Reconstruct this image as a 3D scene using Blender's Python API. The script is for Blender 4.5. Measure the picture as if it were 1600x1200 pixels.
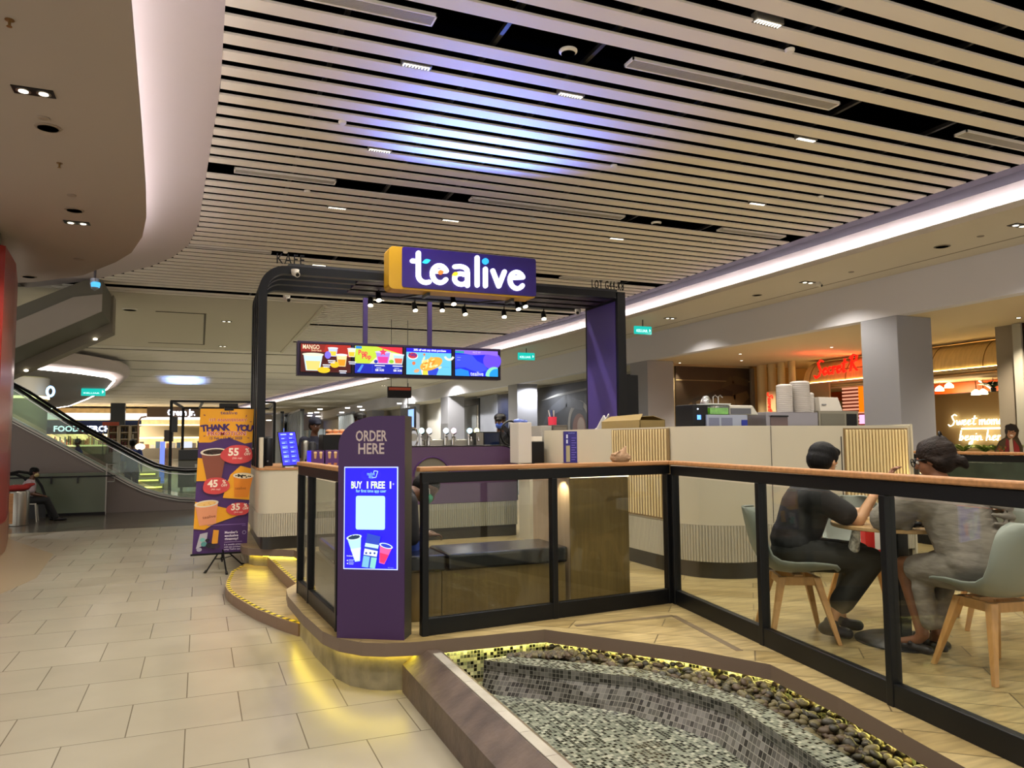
import bpy, bmesh, math, random
from mathutils import Vector, Matrix, Euler
for o in list(bpy.data.objects): bpy.data.objects.remove(o)
C = bpy.context.scene.collection
S = bpy.context.scene
PI = math.pi
R = math.radians
random.seed(7)

# ------------------------------------------------------------------ camera
# world axes: X across the mall (along the ceiling slats), Y down the mall, Z up
FPX, TH, RO, YA, EYE = 1172.4, .07308, -.00749, .39408, 1.6
FW = Vector((math.sin(YA) * math.cos(TH), math.cos(YA) * math.cos(TH), math.sin(TH)))
_r0 = Vector((math.cos(YA), -math.sin(YA), 0)); _u0 = _r0.cross(FW)
RT = _r0 * math.cos(RO) + _u0 * math.sin(RO); UP = -_r0 * math.sin(RO) + _u0 * math.cos(RO)
cam = bpy.data.objects.new('camera', bpy.data.cameras.new('camera')); C.objects.link(cam)
cam.data.sensor_width = 36; cam.data.lens = FPX / 1600 * 36; cam.data.clip_end = 300; cam.data.clip_start = .05
m_ = Matrix((RT, UP, -FW)).transposed().to_4x4(); m_.translation = (0, 0, EYE); cam.matrix_world = m_
S.camera = cam
EYEP = Vector((0, 0, EYE))
def ray(px, py): return RT * ((px - 800) / FPX) + UP * ((600 - py) / FPX) + FW
def Pz(px, py, z): d = ray(px, py); return EYEP + d * ((z - EYE) / d.z)     # where a sight line meets a level
def Px(px, py, x): d = ray(px, py); return EYEP + d * (x / d.x)            # ... a wall across X
def Py(px, py, y): d = ray(px, py); return EYEP + d * (y / d.y)            # ... a wall across Y

# ------------------------------------------------------------------ light and exposure
w = bpy.data.worlds.new('mall_ambient'); S.world = w; w.use_nodes = True
w.node_tree.nodes['Background'].inputs[0].default_value = (1.0, .93, .84, 1)
w.node_tree.nodes['Background'].inputs[1].default_value = 1.05
S.view_settings.view_transform = 'Standard'; S.view_settings.look = 'None'
S.view_settings.gamma = 1; S.view_settings.use_curve_mapping = False
S.view_settings.exposure = 0.22
S.cycles.max_bounces = 6; S.cycles.diffuse_bounces = 4; S.cycles.glossy_bounces = 3; S.cycles.transmission_bounces = 6
S.cycles.transparent_max_bounces = 12; S.cycles.caustics_reflective = False; S.cycles.caustics_refractive = False
S.cycles.sample_clamp_indirect = 4
def lamp(name, kind, loc, power, col=(1, .9, .74), aim=(0, 0, -1), **k):
    d = bpy.data.lights.new(name, kind); d.energy = power; d.color = col
    for a, b in k.items(): setattr(d, a, b)
    o = bpy.data.objects.new(name, d); C.objects.link(o); o.location = loc
    o.rotation_euler = Vector(aim).to_track_quat('-Z', 'Y').to_euler(); return o
def down(x, y, z, p, ang=110, col=(1, .93, .82), blend=.6, r=.05):
    return lamp('downlight_or_fill', 'SPOT', (x, y, z - .03), p, col, spot_size=R(ang), spot_blend=blend, shadow_soft_size=r)

# ------------------------------------------------------------------ materials
def lin(h):
    if isinstance(h, str):
        h = h.lstrip('#'); h = ''.join(x * 2 for x in h) if len(h) == 3 else h; c = [int(h[i:i + 2], 16) / 255 for i in (0, 2, 4)]
        return tuple((v / 12.92 if v <= .04045 else ((v + .055) / 1.055) ** 2.4) for v in c) + (1,)
    return tuple(h) + (1,)
_M = {}
def mat(name, col='#808080', rough=.5, metal=0, emit=None, es=1, noise=0, nscale=8, bump=0, bscale=40, spec=.5, trans=0, alpha=1, stretch=(1, 1, 1)):
    if name in _M: return _M[name]
    m = bpy.data.materials.new(name); m.use_nodes = True; nt = m.node_tree; b = nt.nodes['Principled BSDF']
    c = lin(col); b.inputs['Base Color'].default_value = c; b.inputs['Roughness'].default_value = rough; b.inputs['Metallic'].default_value = metal
    b.inputs['Specular IOR Level'].default_value = spec
    if trans: b.inputs['Transmission Weight'].default_value = trans
    if alpha < 1: b.inputs['Alpha'].default_value = alpha
    if emit: b.inputs['Emission Color'].default_value = lin(emit); b.inputs['Emission Strength'].default_value = es
    if noise or bump:
        tc = nt.nodes.new('ShaderNodeTexCoord'); mp = nt.nodes.new('ShaderNodeMapping'); mp.inputs['Scale'].default_value = stretch
        nt.links.new(tc.outputs['Object'], mp.inputs[0])
        if noise:
            n = nt.nodes.new('ShaderNodeTexNoise'); n.inputs['Scale'].default_value = nscale; n.inputs['Detail'].default_value = 5
            nt.links.new(mp.outputs[0], n.inputs[0])
            rp = nt.nodes.new('ShaderNodeValToRGB'); e = rp.color_ramp.elements
            e[0].position = .3; e[1].position = .7
            e[0].color = tuple(v * (1 - noise) for v in c[:3]) + (1,); e[1].color = tuple(min(1, v * (1 + noise)) for v in c[:3]) + (1,)
            nt.links.new(n.outputs[0], rp.inputs[0]); nt.links.new(rp.outputs[0], b.inputs['Base Color'])
        if bump:
            n2 = nt.nodes.new('ShaderNodeTexNoise'); n2.inputs['Scale'].default_value = bscale; nt.links.new(mp.outputs[0], n2.inputs[0])
            bp = nt.nodes.new('ShaderNodeBump'); bp.inputs['Strength'].default_value = bump; bp.inputs['Distance'].default_value = .01
            nt.links.new(n2.outputs[0], bp.inputs['Height']); nt.links.new(bp.outputs[0], b.inputs['Normal'])
    _M[name] = m; return m
def glow(name, col, s):
    return mat(name, '#101010', .5, emit=col, es=s)
def tiles(name, c1, c2, grout, bw, bh, off=(0, 0, 0), rot=(0, 0, 0), mortar=.004, rough=.3, offset=.5, noise=.06, bias=0, spec=.5, wood=0, vec='Object'):
    m = bpy.data.materials.new(name); m.use_nodes = True; nt = m.node_tree; b = nt.nodes['Principled BSDF']; L = nt.links.new
    tc = nt.nodes.new('ShaderNodeTexCoord'); mp = nt.nodes.new('ShaderNodeMapping')
    mp.inputs['Location'].default_value = off; mp.inputs['Rotation'].default_value = rot; L(tc.outputs[vec], mp.inputs[0])
    br = nt.nodes.new('ShaderNodeTexBrick'); L(mp.outputs[0], br.inputs[0]); br.offset = offset
    br.inputs['Scale'].default_value = 1; br.inputs['Brick Width'].default_value = bw; br.inputs['Row Height'].default_value = bh
    br.inputs['Mortar Size'].default_value = mortar; br.inputs['Mortar Smooth'].default_value = .1; br.inputs['Bias'].default_value = bias
    br.inputs['Color1'].default_value = lin(c1); br.inputs['Color2'].default_value = lin(c2); br.inputs['Mortar'].default_value = lin(grout)
    n = nt.nodes.new('ShaderNodeTexNoise'); n.inputs['Scale'].default_value = 3; n.inputs['Detail'].default_value = 6
    mp2 = nt.nodes.new('ShaderNodeMapping'); mp2.inputs['Rotation'].default_value = rot; mp2.inputs['Scale'].default_value = (1, 9, 1) if wood else (1, 1, 1)
    L(tc.outputs[vec], mp2.inputs[0]); L(mp2.outputs[0], n.inputs[0])
    mx = nt.nodes.new('ShaderNodeMix'); mx.data_type = 'RGBA'; mx.blend_type = 'MULTIPLY'; mx.inputs[0].default_value = 1
    rp = nt.nodes.new('ShaderNodeValToRGB'); rp.color_ramp.elements[0].color = (1 - noise * 2,) * 3 + (1,); rp.color_ramp.elements[1].color = (1, 1, 1, 1)
    rp.color_ramp.elements[0].position = .3; rp.color_ramp.elements[1].position = .7
    L(n.outputs[0], rp.inputs[0]); L(br.outputs['Color'], mx.inputs[6]); L(rp.outputs[0], mx.inputs[7]); L(mx.outputs[2], b.inputs['Base Color'])
    b.inputs['Roughness'].default_value = rough; b.inputs['Specular IOR Level'].default_value = spec
    _M[name] = m; return m
def mosaic(name, cols, size, grout='#8f8d80', rough=.15, rot=(0, 0, 0), gap=.12, vec='Object', wall=None):
    """small square tiles, each a random colour of a ramp, grout between"""
    m = bpy.data.materials.new(name); m.use_nodes = True; nt = m.node_tree; b = nt.nodes['Principled BSDF']; L = nt.links.new
    tc = nt.nodes.new('ShaderNodeTexCoord'); mp = nt.nodes.new('ShaderNodeMapping'); mp.inputs['Scale'].default_value = (1 / size,) * 3; mp.inputs['Rotation'].default_value = rot
    if wall:      # tiles on an upright face: along the wall, and up
        dt = nt.nodes.new('ShaderNodeVectorMath'); dt.operation = 'DOT_PRODUCT'; dt.inputs[1].default_value = wall; L(tc.outputs[vec], dt.inputs[0])
        s0 = nt.nodes.new('ShaderNodeSeparateXYZ'); L(tc.outputs[vec], s0.inputs[0]); cb = nt.nodes.new('ShaderNodeCombineXYZ'); L(dt.outputs['Value'], cb.inputs[0]); L(s0.outputs[2], cb.inputs[1]); L(cb.outputs[0], mp.inputs[0])
    else: L(tc.outputs[vec], mp.inputs[0])
    fl = nt.nodes.new('ShaderNodeVectorMath'); fl.operation = 'FLOOR'; L(mp.outputs[0], fl.inputs[0])
    wn = nt.nodes.new('ShaderNodeTexWhiteNoise'); L(fl.outputs[0], wn.inputs[0])
    rp = nt.nodes.new('ShaderNodeValToRGB'); rp.color_ramp.interpolation = 'CONSTANT'; e = rp.color_ramp.elements
    n = len(cols)
    while len(e) < n: e.new(.5)
    for i, c in enumerate(cols): e[i].position = i / n; e[i].color = lin(c)
    L(wn.outputs['Value'], rp.inputs[0])
    fr = nt.nodes.new('ShaderNodeVectorMath'); fr.operation = 'FRACTION'; L(mp.outputs[0], fr.inputs[0])
    sx = nt.nodes.new('ShaderNodeSeparateXYZ'); L(fr.outputs[0], sx.inputs[0])
    def gt(o):
        q = nt.nodes.new('ShaderNodeMath'); q.operation = 'GREATER_THAN'; L(o, q.inputs[0]); q.inputs[1].default_value = gap; return q.outputs[0]
    mu = nt.nodes.new('ShaderNodeMath'); mu.operation = 'MULTIPLY'; L(gt(sx.outputs[0]), mu.inputs[0]); L(gt(sx.outputs[1]), mu.inputs[1])
    mx = nt.nodes.new('ShaderNodeMix'); mx.data_type = 'RGBA'; L(mu.outputs[0], mx.inputs[0]); mx.inputs[6].default_value = lin(grout); L(rp.outputs[0], mx.inputs[7])
    L(mx.outputs[2], b.inputs['Base Color']); b.inputs['Roughness'].default_value = rough
    _M[name] = m; return m

# ------------------------------------------------------------------ mesh building
class MB:
    def __init__(s): s.v = []; s.f = []; s.mi = []; s.uv = None
    def add(s, vs, fs, m=0):
        n = len(s.v); s.v += [tuple(v) for v in vs]
        for f in fs: s.f.append(tuple(i + n for i in f)); s.mi.append(m)
        return s
    def box(s, x0, x1, y0, y1, z0, z1, m=0):
        vs = [(x, y, z) for z in (z0, z1) for y in (y0, y1) for x in (x0, x1)]
        return s.add(vs, [(0, 2, 3, 1), (4, 5, 7, 6), (0, 1, 5, 4), (2, 6, 7, 3), (0, 4, 6, 2), (1, 3, 7, 5)], m)
    def obox(s, c, ax, ay, az, m=0):
        """box from centre and three half-extent vectors"""
        c, ax, ay, az = map(Vector, (c, ax, ay, az))
        vs = [c + ax * i + ay * j + az * k for k in (-1, 1) for j in (-1, 1) for i in (-1, 1)]
        return s.add(vs, [(0, 2, 3, 1), (4, 5, 7, 6), (0, 1, 5, 4), (2, 6, 7, 3), (0, 4, 6, 2), (1, 3, 7, 5)], m)
    def bar(s, p, q, w, h, m=0, up=(0, 0, 1)):
        p, q = Vector(p), Vector(q); d = q - p
        a = d.normalized(); u = Vector(up)
        if abs(a.dot(u)) > .98: u = Vector((0, 1, 0))
        sd = a.cross(u).normalized(); u = sd.cross(a)
        return s.obox((p + q) / 2, d / 2, sd * w / 2, u * h / 2, m)
    def prism(s, pts, z0, z1, m=0, top=True, bot=True, mt=None):
        n = len(pts); vs = [(p[0], p[1], z0) for p in pts] + [(p[0], p[1], z1) for p in pts]
        fs = [(i, (i + 1) % n, (i + 1) % n + n, i + n) for i in range(n)]
        s.add(vs, fs, m); k = len(s.v) - 2 * n
        if top: s.f.append(tuple(range(k + n, k + 2 * n))); s.mi.append(m if mt is None else mt)
        if bot: s.f.append(tuple(range(k + n - 1, k - 1, -1))); s.mi.append(m)
        return s
    def tube(s, pts, r, n=8, m=0, cap=True):
        pts = [Vector(p) for p in pts]; rs = r if isinstance(r, (list, tuple)) else [r] * len(pts)
        k0 = len(s.v); prev = None
        for i, p in enumerate(pts):
            t = (pts[min(i + 1, len(pts) - 1)] - pts[max(i - 1, 0)]).normalized()
            if prev is None:
                a = Vector((0, 0, 1)) if abs(t.z) < .9 else Vector((1, 0, 0)); a = (a - t * a.dot(t)).normalized()
            else: a = (prev - t * prev.dot(t)).normalized()
            prev = a; b = t.cross(a)
            for j in range(n):
                an = 2 * PI * j / n; s.v.append(tuple(p + (a * math.cos(an) + b * math.sin(an)) * rs[i]))
        for i in range(len(pts) - 1):
            for j in range(n):
                s.f.append((k0 + i * n + j, k0 + i * n + (j + 1) % n, k0 + (i + 1) * n + (j + 1) % n, k0 + (i + 1) * n + j)); s.mi.append(m)
        if cap:
            s.f.append(tuple(k0 + j for j in range(n - 1, -1, -1))); s.mi.append(m)
            e = k0 + (len(pts) - 1) * n; s.f.append(tuple(e + j for j in range(n))); s.mi.append(m)
        return s
    def lathe(s, prof, c=(0, 0, 0), n=24, m=0, ax='z', sq=1):
        """profile of (radius, height) turned about an axis"""
        k0 = len(s.v); c = Vector(c)
        for r, h in prof:
            for j in range(n):
                a = 2 * PI * j / n; x, y = r * math.cos(a), r * math.sin(a) * sq
                v = (x, y, h) if ax == 'z' else ((x, h, y) if ax == 'y' else (h, x, y)); s.v.append(tuple(c + Vector(v)))
        for i in range(len(prof) - 1):
            for j in range(n):
                s.f.append((k0 + i * n + j, k0 + i * n + (j + 1) % n, k0 + (i + 1) * n + (j + 1) % n, k0 + (i + 1) * n + j)); s.mi.append(m)
        if prof[0][0] > 1e-4: s.f.append(tuple(k0 + j for j in range(n - 1, -1, -1))); s.mi.append(m)
        if prof[-1][0] > 1e-4: s.f.append(tuple(k0 + (len(prof) - 1) * n + j for j in range(n))); s.mi.append(m)
        return s
    def cyl(s, c, r, h, n=20, m=0, ax='z', r2=None): return s.lathe([(r, 0), (r if r2 is None else r2, h)], c, n, m, ax)
    def ball(s, c, r, n=12, m=0):
        if not isinstance(r, (tuple, list)): r = (r, r, r)
        k0 = len(s.v); h = n // 2
        for i in range(h + 1):
            t = PI * i / h
            for j in range(n):
                a = 2 * PI * j / n; s.v.append((c[0] + r[0] * math.sin(t) * math.cos(a), c[1] + r[1] * math.sin(t) * math.sin(a), c[2] + r[2] * math.cos(t)))
        for i in range(h):
            for j in range(n): s.f.append((k0 + i * n + j, k0 + (i + 1) * n + j, k0 + (i + 1) * n + (j + 1) % n, k0 + i * n + (j + 1) % n)); s.mi.append(m)
        return s
    def quad(s, *p, m=0): return s.add(p, [tuple(range(len(p)))], m)
    def grid(s, f, nu, nv, m=0, close=False):
        k0 = len(s.v)
        for i in range(nu + 1):
            for j in range(nv + 1): s.v.append(tuple(f(i / nu, j / nv)))
        for i in range(nu):
            for j in range(nv):
                a = k0 + i * (nv + 1) + j; s.f.append((a, a + 1, a + nv + 2, a + nv + 1)); s.mi.append(m)
        return s
    def build(s, name, mats, parent=None, smooth=False, bevel=0, merge=False, solid=0, angle=35, seg=2):
        me = bpy.data.meshes.new(name); me.from_pydata(s.v, [], s.f)
        if not isinstance(mats, (list, tuple)): mats = [mats]
        for m in mats: me.materials.append(m)
        me.polygons.foreach_set('material_index', s.mi)
        bm = bmesh.new(); bm.from_mesh(me)
        bmesh.ops.remove_doubles(bm, verts=bm.verts, dist=1e-5)
        bmesh.ops.recalc_face_normals(bm, faces=bm.faces); bm.to_mesh(me); bm.free()
        if smooth: me.shade_smooth(); me.set_sharp_from_angle(angle=R(angle))
        o = bpy.data.objects.new(name, me); C.objects.link(o)
        if solid:
            md = o.modifiers.new('thickness', 'SOLIDIFY'); md.thickness = solid; md.offset = 0
        if bevel:
            md = o.modifiers.new('edge', 'BEVEL'); md.width = bevel; md.segments = seg; md.limit_method = 'ANGLE'; md.angle_limit = R(40)
        attach(o, parent); return o
def attach(o, parent):
    if parent is not None:
        o.parent = parent
        if parent.get('_w'): o.location = -Vector(parent.location)
def tag(o, label, cat=None, group=None, kind=None):
    o['label'] = label
    if cat: o['category'] = cat
    if group: o['group'] = group
    if kind: o['kind'] = kind
    return o
def struct(o, label=None):
    o['kind'] = 'structure'
    if label: o['label'] = label
    return o
def thing(name, label, cat, loc=(0, 0, 0), group=None, local=False, rz=0):
    """Empty at the thing's base; parts are modelled in world coordinates unless local"""
    o = bpy.data.objects.new(name, None); C.objects.link(o); o.location = loc; o.rotation_euler = (0, 0, rz); o.empty_display_size = .1
    if not local: o['_w'] = 1
    return tag(o, label, cat, group)
def copy_tree(o, loc=None, rz=None, label=None, parent=None):
    c = o.copy(); C.objects.link(c)
    if parent: c.parent = parent
    if loc is not None: c.location = loc
    if rz is not None: c.rotation_euler = (0, 0, rz)
    if label: c['label'] = label
    for ch in list(o.children): copy_tree(ch, parent=c)
    return c
# ------------------------------------------------------------------ flat artwork: printed or lit shapes in layers on a real panel
_TX = {}
def textmesh(s, bold=0, shear=0, space=1):
    k = (s, bold, shear, space)
    if k not in _TX:
        cu = bpy.data.curves.new('t', 'FONT'); cu.body = s; cu.size = 1; cu.offset = bold; cu.shear = shear; cu.resolution_u = 2; cu.space_character = space
        cu.align_x = 'LEFT'; cu.fill_mode = 'FRONT'
        ob = bpy.data.objects.new('t', cu); me = bpy.data.meshes.new_from_object(ob)
        vs = [tuple(v.co[:2]) for v in me.vertices]; fs = [tuple(p.vertices) for p in me.polygons]
        bpy.data.objects.remove(ob); bpy.data.curves.remove(cu); bpy.data.meshes.remove(me); _TX[k] = (vs, fs)
    return _TX[k]
class Art:
    def __init__(s, o, u, v, emit=0, step=.0006, rough=.5):
        s.o = Vector(o); s.u = Vector(u).normalized(); s.vv = Vector(v).normalized(); s.n = s.u.cross(s.vv); s.emit = emit; s.step = step; s.rough = rough
        s.mb = MB(); s.cols = []; s.k = 1
    def _m(s, col):
        if col not in s.cols: s.cols.append(col)
        return s.cols.index(col)
    def pt(s, a, b): return s.o + s.u * a + s.vv * b + s.n * (s.k * s.step)
    def poly(s, pts, col, keep=False):
        s.mb.add([s.pt(*p) for p in pts], [tuple(range(len(pts)))], s._m(col))
        if not keep: s.k += 1
    def rect(s, a, b, c, d, col, keep=False): s.poly([(a, b), (c, b), (c, d), (a, d)], col, keep)
    def rrect(s, a, b, c, d, r, col):
        P = []
        for cx, cy, t0 in ((c - r, b + r, -90), (c - r, d - r, 0), (a + r, d - r, 90), (a + r, b + r, 180)):
            P += [(cx + r * math.cos(R(t0 + t)), cy + r * math.sin(R(t0 + t))) for t in (0, 30, 60, 90)]
        s.poly(P, col)
    def ell(s, cx, cy, rx, ry, col, n=18, rot=0, a0=0, a1=360, keep=False):
        c_, s_ = math.cos(R(rot)), math.sin(R(rot)); P = []
        for i in range(n + (a1 - a0 < 360)):
            t = R(a0 + (a1 - a0) * i / n); x, y = rx * math.cos(t), ry * math.sin(t); P.append((cx + x * c_ - y * s_, cy + x * s_ + y * c_))
        s.poly(P, col, keep)
    def ring(s, cx, cy, r0, r1, col, a0=0, a1=360, n=20, sy=1):
        for i in range(n):
            t0, t1 = R(a0 + (a1 - a0) * i / n), R(a0 + (a1 - a0) * (i + 1) / n)
            s.poly([(cx + r0 * math.cos(t0), cy + sy * r0 * math.sin(t0)), (cx + r1 * math.cos(t0), cy + sy * r1 * math.sin(t0)), (cx + r1 * math.cos(t1), cy + sy * r1 * math.sin(t1)), (cx + r0 * math.cos(t1), cy + sy * r0 * math.sin(t1))], col, True)
        s.k += 1
    def text(s, t, a, b, size, col, align='c', bold=0, shear=0, fit=None, rot=0, space=1):
        vs, fs = textmesh(t, bold, shear, space)
        if not vs: return
        x0 = min(v[0] for v in vs); x1 = max(v[0] for v in vs); sx = sy = size
        if fit: sx = fit / (x1 - x0)
        off = {'c': -(x0 + x1) / 2, 'l': -x0, 'r': -x1}[align]; c_, s_ = math.cos(R(rot)), math.sin(R(rot))
        P = []
        for x, y in vs:
            X, Y = (x + off) * sx, y * sy; P.append(s.pt(a + X * c_ - Y * s_, b + X * s_ + Y * c_))
        s.mb.add(P, fs, s._m(col)); s.k += 1
    def build(s, name, parent=None):
        ms = []
        for c in s.cols:
            ms.append(glow('lit_%s_%.2f' % (c, s.emit), c, s.emit) if s.emit else mat('print_' + c, c, s.rough))
        me = bpy.data.meshes.new(name); me.from_pydata(s.mb.v, [], s.mb.f)
        for m in ms: me.materials.append(m)
        me.polygons.foreach_set('material_index', s.mb.mi)
        o = bpy.data.objects.new(name, me); C.objects.link(o); attach(o, parent); return o
def strokes(mb, lines, w, f, depth=0, m=0, cap=True):
    """flat pen strokes of width w along 2-D polylines, mapped by f(a, b, h) to space, depth thick"""
    for L in lines:
        for i in range(len(L) - 1):
            (a, b), (c, d) = L[i], L[i + 1]; l = math.hypot(c - a, d - b) or 1; nx, ny = -(d - b) / l * w / 2, (c - a) / l * w / 2
            P = [(a + nx, b + ny), (a - nx, b - ny), (c - nx, d - ny), (c + nx, d + ny)]
            mb.add([f(x, y, depth) for x, y in P] + [f(x, y, 0) for x, y in P], [(0, 1, 2, 3), (7, 6, 5, 4), (0, 4, 5, 1), (1, 5, 6, 2), (2, 6, 7, 3), (3, 7, 4, 0)], m)
        for i, (a, b) in enumerate(L):
            if not cap and i in (0, len(L) - 1): continue
            P = [(a + w / 2 * math.cos(2 * PI * t / 10), b + w / 2 * math.sin(2 * PI * t / 10)) for t in range(10)]
            mb.add([f(x, y, depth) for x, y in P] + [f(x, y, 0) for x, y in P], [tuple(range(10))] + [(t, t + 10, (t + 1) % 10 + 10, (t + 1) % 10) for t in range(10)], m)
def arc(cx, cy, r, a0, a1, n=10, ry=None):
    ry = ry or r; return [(cx + r * math.cos(R(a0 + (a1 - a0) * i / n)), cy + ry * math.sin(R(a0 + (a1 - a0) * i / n))) for i in range(n + 1)]
# ------------------------------------------------------------------ one continuous soft surface from limbs and ellipsoids
def capsule(mb, p, r0, q, r1, n=14):
    p, q = Vector(p), Vector(q); d = (q - p)
    if d.length < 1e-5: mb.ball(p, r0, n); return
    t = d.normalized(); pts = []; rs = []
    for a in (-85, -60, -30, 0): pts.append(p + t * (math.sin(R(a)) * r0)); rs.append(math.cos(R(a)) * r0)
    for a in (0, 30, 60, 85): pts.append(q + t * (math.sin(R(a)) * r1)); rs.append(math.cos(R(a)) * r1)
    mb.tube(pts, rs, n)
def blob(name, prims, m, parent=None, voxel=.01, smooth=6, sub=None):
    mb = MB()
    for p in prims:
        if p[0] == 'c': capsule(mb, p[1], p[2], p[3], p[4])
        elif p[0] == 'e':
            k = len(mb.v); mb.ball((0, 0, 0), p[2], 16); rot = Euler(tuple(R(a) for a in p[3])).to_matrix() if len(p) > 3 else Matrix.Identity(3)
            for i in range(k, len(mb.v)): mb.v[i] = tuple(rot @ Vector(mb.v[i]) + Vector(p[1]))
        elif p[0] == 'x':
            k = len(mb.v)
            for q in p[2]:
                if q[0] == 'c': capsule(mb, q[1], q[2], q[3], q[4])
                else:
                    j = len(mb.v); mb.ball(q[1], q[2], 16)
            for i in range(k, len(mb.v)): mb.v[i] = tuple(p[1] @ Vector(mb.v[i]))
        elif p[0] == 'chain':
            for i in range(len(p[1]) - 1): capsule(mb, p[1][i], p[2][i], p[1][i + 1], p[2][i + 1])
    me = bpy.data.meshes.new(name); me.from_pydata(mb.v, [], mb.f)
    bm = bmesh.new(); bm.from_mesh(me); bmesh.ops.remove_doubles(bm, verts=bm.verts, dist=1e-5); bmesh.ops.recalc_face_normals(bm, faces=bm.faces); bm.to_mesh(me); bm.free()
    t = bpy.data.objects.new(name, me); C.objects.link(t)
    md = t.modifiers.new('r', 'REMESH'); md.mode = 'VOXEL'; md.voxel_size = voxel; md.use_smooth_shade = True
    md = t.modifiers.new('s', 'SMOOTH'); md.iterations = smooth; md.factor = .5
    dg = bpy.context.evaluated_depsgraph_get(); me2 = bpy.data.meshes.new_from_object(t.evaluated_get(dg))
    bpy.data.objects.remove(t); bpy.data.meshes.remove(me)
    me2.name = name; me2.materials.clear(); me2.materials.append(m); me2.shade_smooth()
    o = bpy.data.objects.new(name, me2); C.objects.link(o); attach(o, parent); return o

# common materials
M_black = mat('black_powder_coat', '#090a0c', .42, spec=.3)
M_dark = mat('dark_grey_metal', '#232427', .4)
M_white = mat('white_paint', '#cfc9bd', .7)
M_beige = mat('beige_soffit_paint', '#a0958c', .85)
M_soff = mat('white_soffit_paint', '#d0c8b6', .85)
M_ply = mat('plastered_wall', '#b5b0a8', .85)
M_purple = mat('purple_laminate', '#3a1a4d', .45)
M_cream = mat('cream_laminate', '#b8b19e', .5)
M_steel = mat('brushed_steel', '#9a9890', .32, 1)
M_chrome = mat('chrome', '#c8c8c8', .12, 1)
M_wood = mat('oiled_oak', '#a9794c', .45, noise=.22, nscale=5, stretch=(1, 8, 8))
M_beech = mat('pale_beech', '#b98a50', .45, noise=.15, nscale=6, stretch=(6, 6, 1))
M_brown = mat('walnut_veneer_brown', '#6f5b33', .4, noise=.16, nscale=4, stretch=(9, 9, .6))
M_glass = None
def glassmat(name, tint=(1, 1, 1), refl=1.0, op=0.03):
    m = bpy.data.materials.new(name); m.use_nodes = True; nt = m.node_tree; nt.nodes.clear(); L = nt.links.new
    out = nt.nodes.new('ShaderNodeOutputMaterial'); tr = nt.nodes.new('ShaderNodeBsdfTransparent'); gl = nt.nodes.new('ShaderNodeBsdfGlossy'); mx = nt.nodes.new('ShaderNodeMixShader')
    fr = nt.nodes.new('ShaderNodeLayerWeight'); fr.inputs['Blend'].default_value = .5; tr.inputs[0].default_value = tuple(tint) + (1,); gl.inputs['Roughness'].default_value = .01
    pw = nt.nodes.new('ShaderNodeMath'); pw.operation = 'POWER'; pw.inputs[1].default_value = 4.5; L(fr.outputs['Facing'], pw.inputs[0])
    ml = nt.nodes.new('ShaderNodeMath'); ml.operation = 'MULTIPLY_ADD'; ml.inputs[1].default_value = .8 * refl; ml.inputs[2].default_value = op; ml.use_clamp = True
    L(pw.outputs[0], ml.inputs[0]); L(ml.outputs[0], mx.inputs[0]); L(tr.outputs[0], mx.inputs[1]); L(gl.outputs[0], mx.inputs[2]); L(mx.outputs[0], out.inputs[0]); _M[name] = m; return m
M_glass = glassmat('clear_glass', (.93, .95, .93))
M_green = glassmat('greenish_glass', (.72, .80, .75), 1, .05)
M_clearpl = glassmat('clear_plastic', (.9, .92, .92), 1.4, .1)
# ================================================================== THE SETTING
V3 = Vector
ZS, ZL, ZR = 5.2, 4.5, 4.6           # slat ceiling, left soffit, right soffit
PZ = .32                             # cafe platform level
M_floor = tiles('mall_floor_tiles', '#a39b88', '#9d9582', '#6a6252', .6, .553, off=(.94 + .3, -4.687 + .553 * 12, 0), rough=.27, noise=.03, mortar=.0035, spec=.5)
MB().box(-7, 22, -6, 15.72, -.05, 0).build('floor', M_floor)
MB().box(-7, 22, 15.72, 21.5, -.05, 0).build('floor', tiles('dark_grey_floor_tiles', '#5b544a', '#575047', '#3c3833', 1.2, .6, rough=.2))
MB().box(-20, 22, 21.5, 95, -.05, 0).build('floor', tiles('far_floor_tiles', '#8d8a78', '#868371', '#67624f', .9, .9, rough=.12))
MB().prism([(-2.9, 14.9), (-1.9, 12.6), (-1.75, 10.5), (-2.1, 8.5), (-3.2, 6.5), (-6, 6), (-6, 16), (-3, 15.6)], .0005, .004).build('floor', mat('pale_floor_apron', '#a39377', .25))
def lerp_path(path, y):
    if y <= path[0][1]: return path[0][0]
    for (x0, y0), (x1, y1) in zip(path, path[1:]):
        if y <= y1: return x0 + (x1 - x0) * (y - y0) / (y1 - y0)
    return path[-1][0]
LIPR = [(9.9, -5), (9.9, 17), (9.82, 20), (9.55, 24), (9.3, 29.3), (8.87, 36.3), (7.88, 44.5), (5.82, 60.6), (4.6, 70), (2.4, 92)]
SLL = [(.12, -5), (.12, 8), (.03, 10.2), (-.09, 13.3), (-.26, 14.8), (-.56, 15.9), (-1.0, 16.9), (-1.48, 17.65), (-2.0, 18.4), (-2.5, 19.07), (-3.4, 20.2)]
LIPL = [(-.30, -5), (-.42, 2), (-.48, 5.3), (-.56, 7.56), (-.64, 9.53), (-.70, 10.64), (-.81, 11.67), (-1.03, 12.74), (-1.32, 13.52), (-1.93, 14.77), (-2.75, 15.64), (-3.8, 16.4)]
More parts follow.
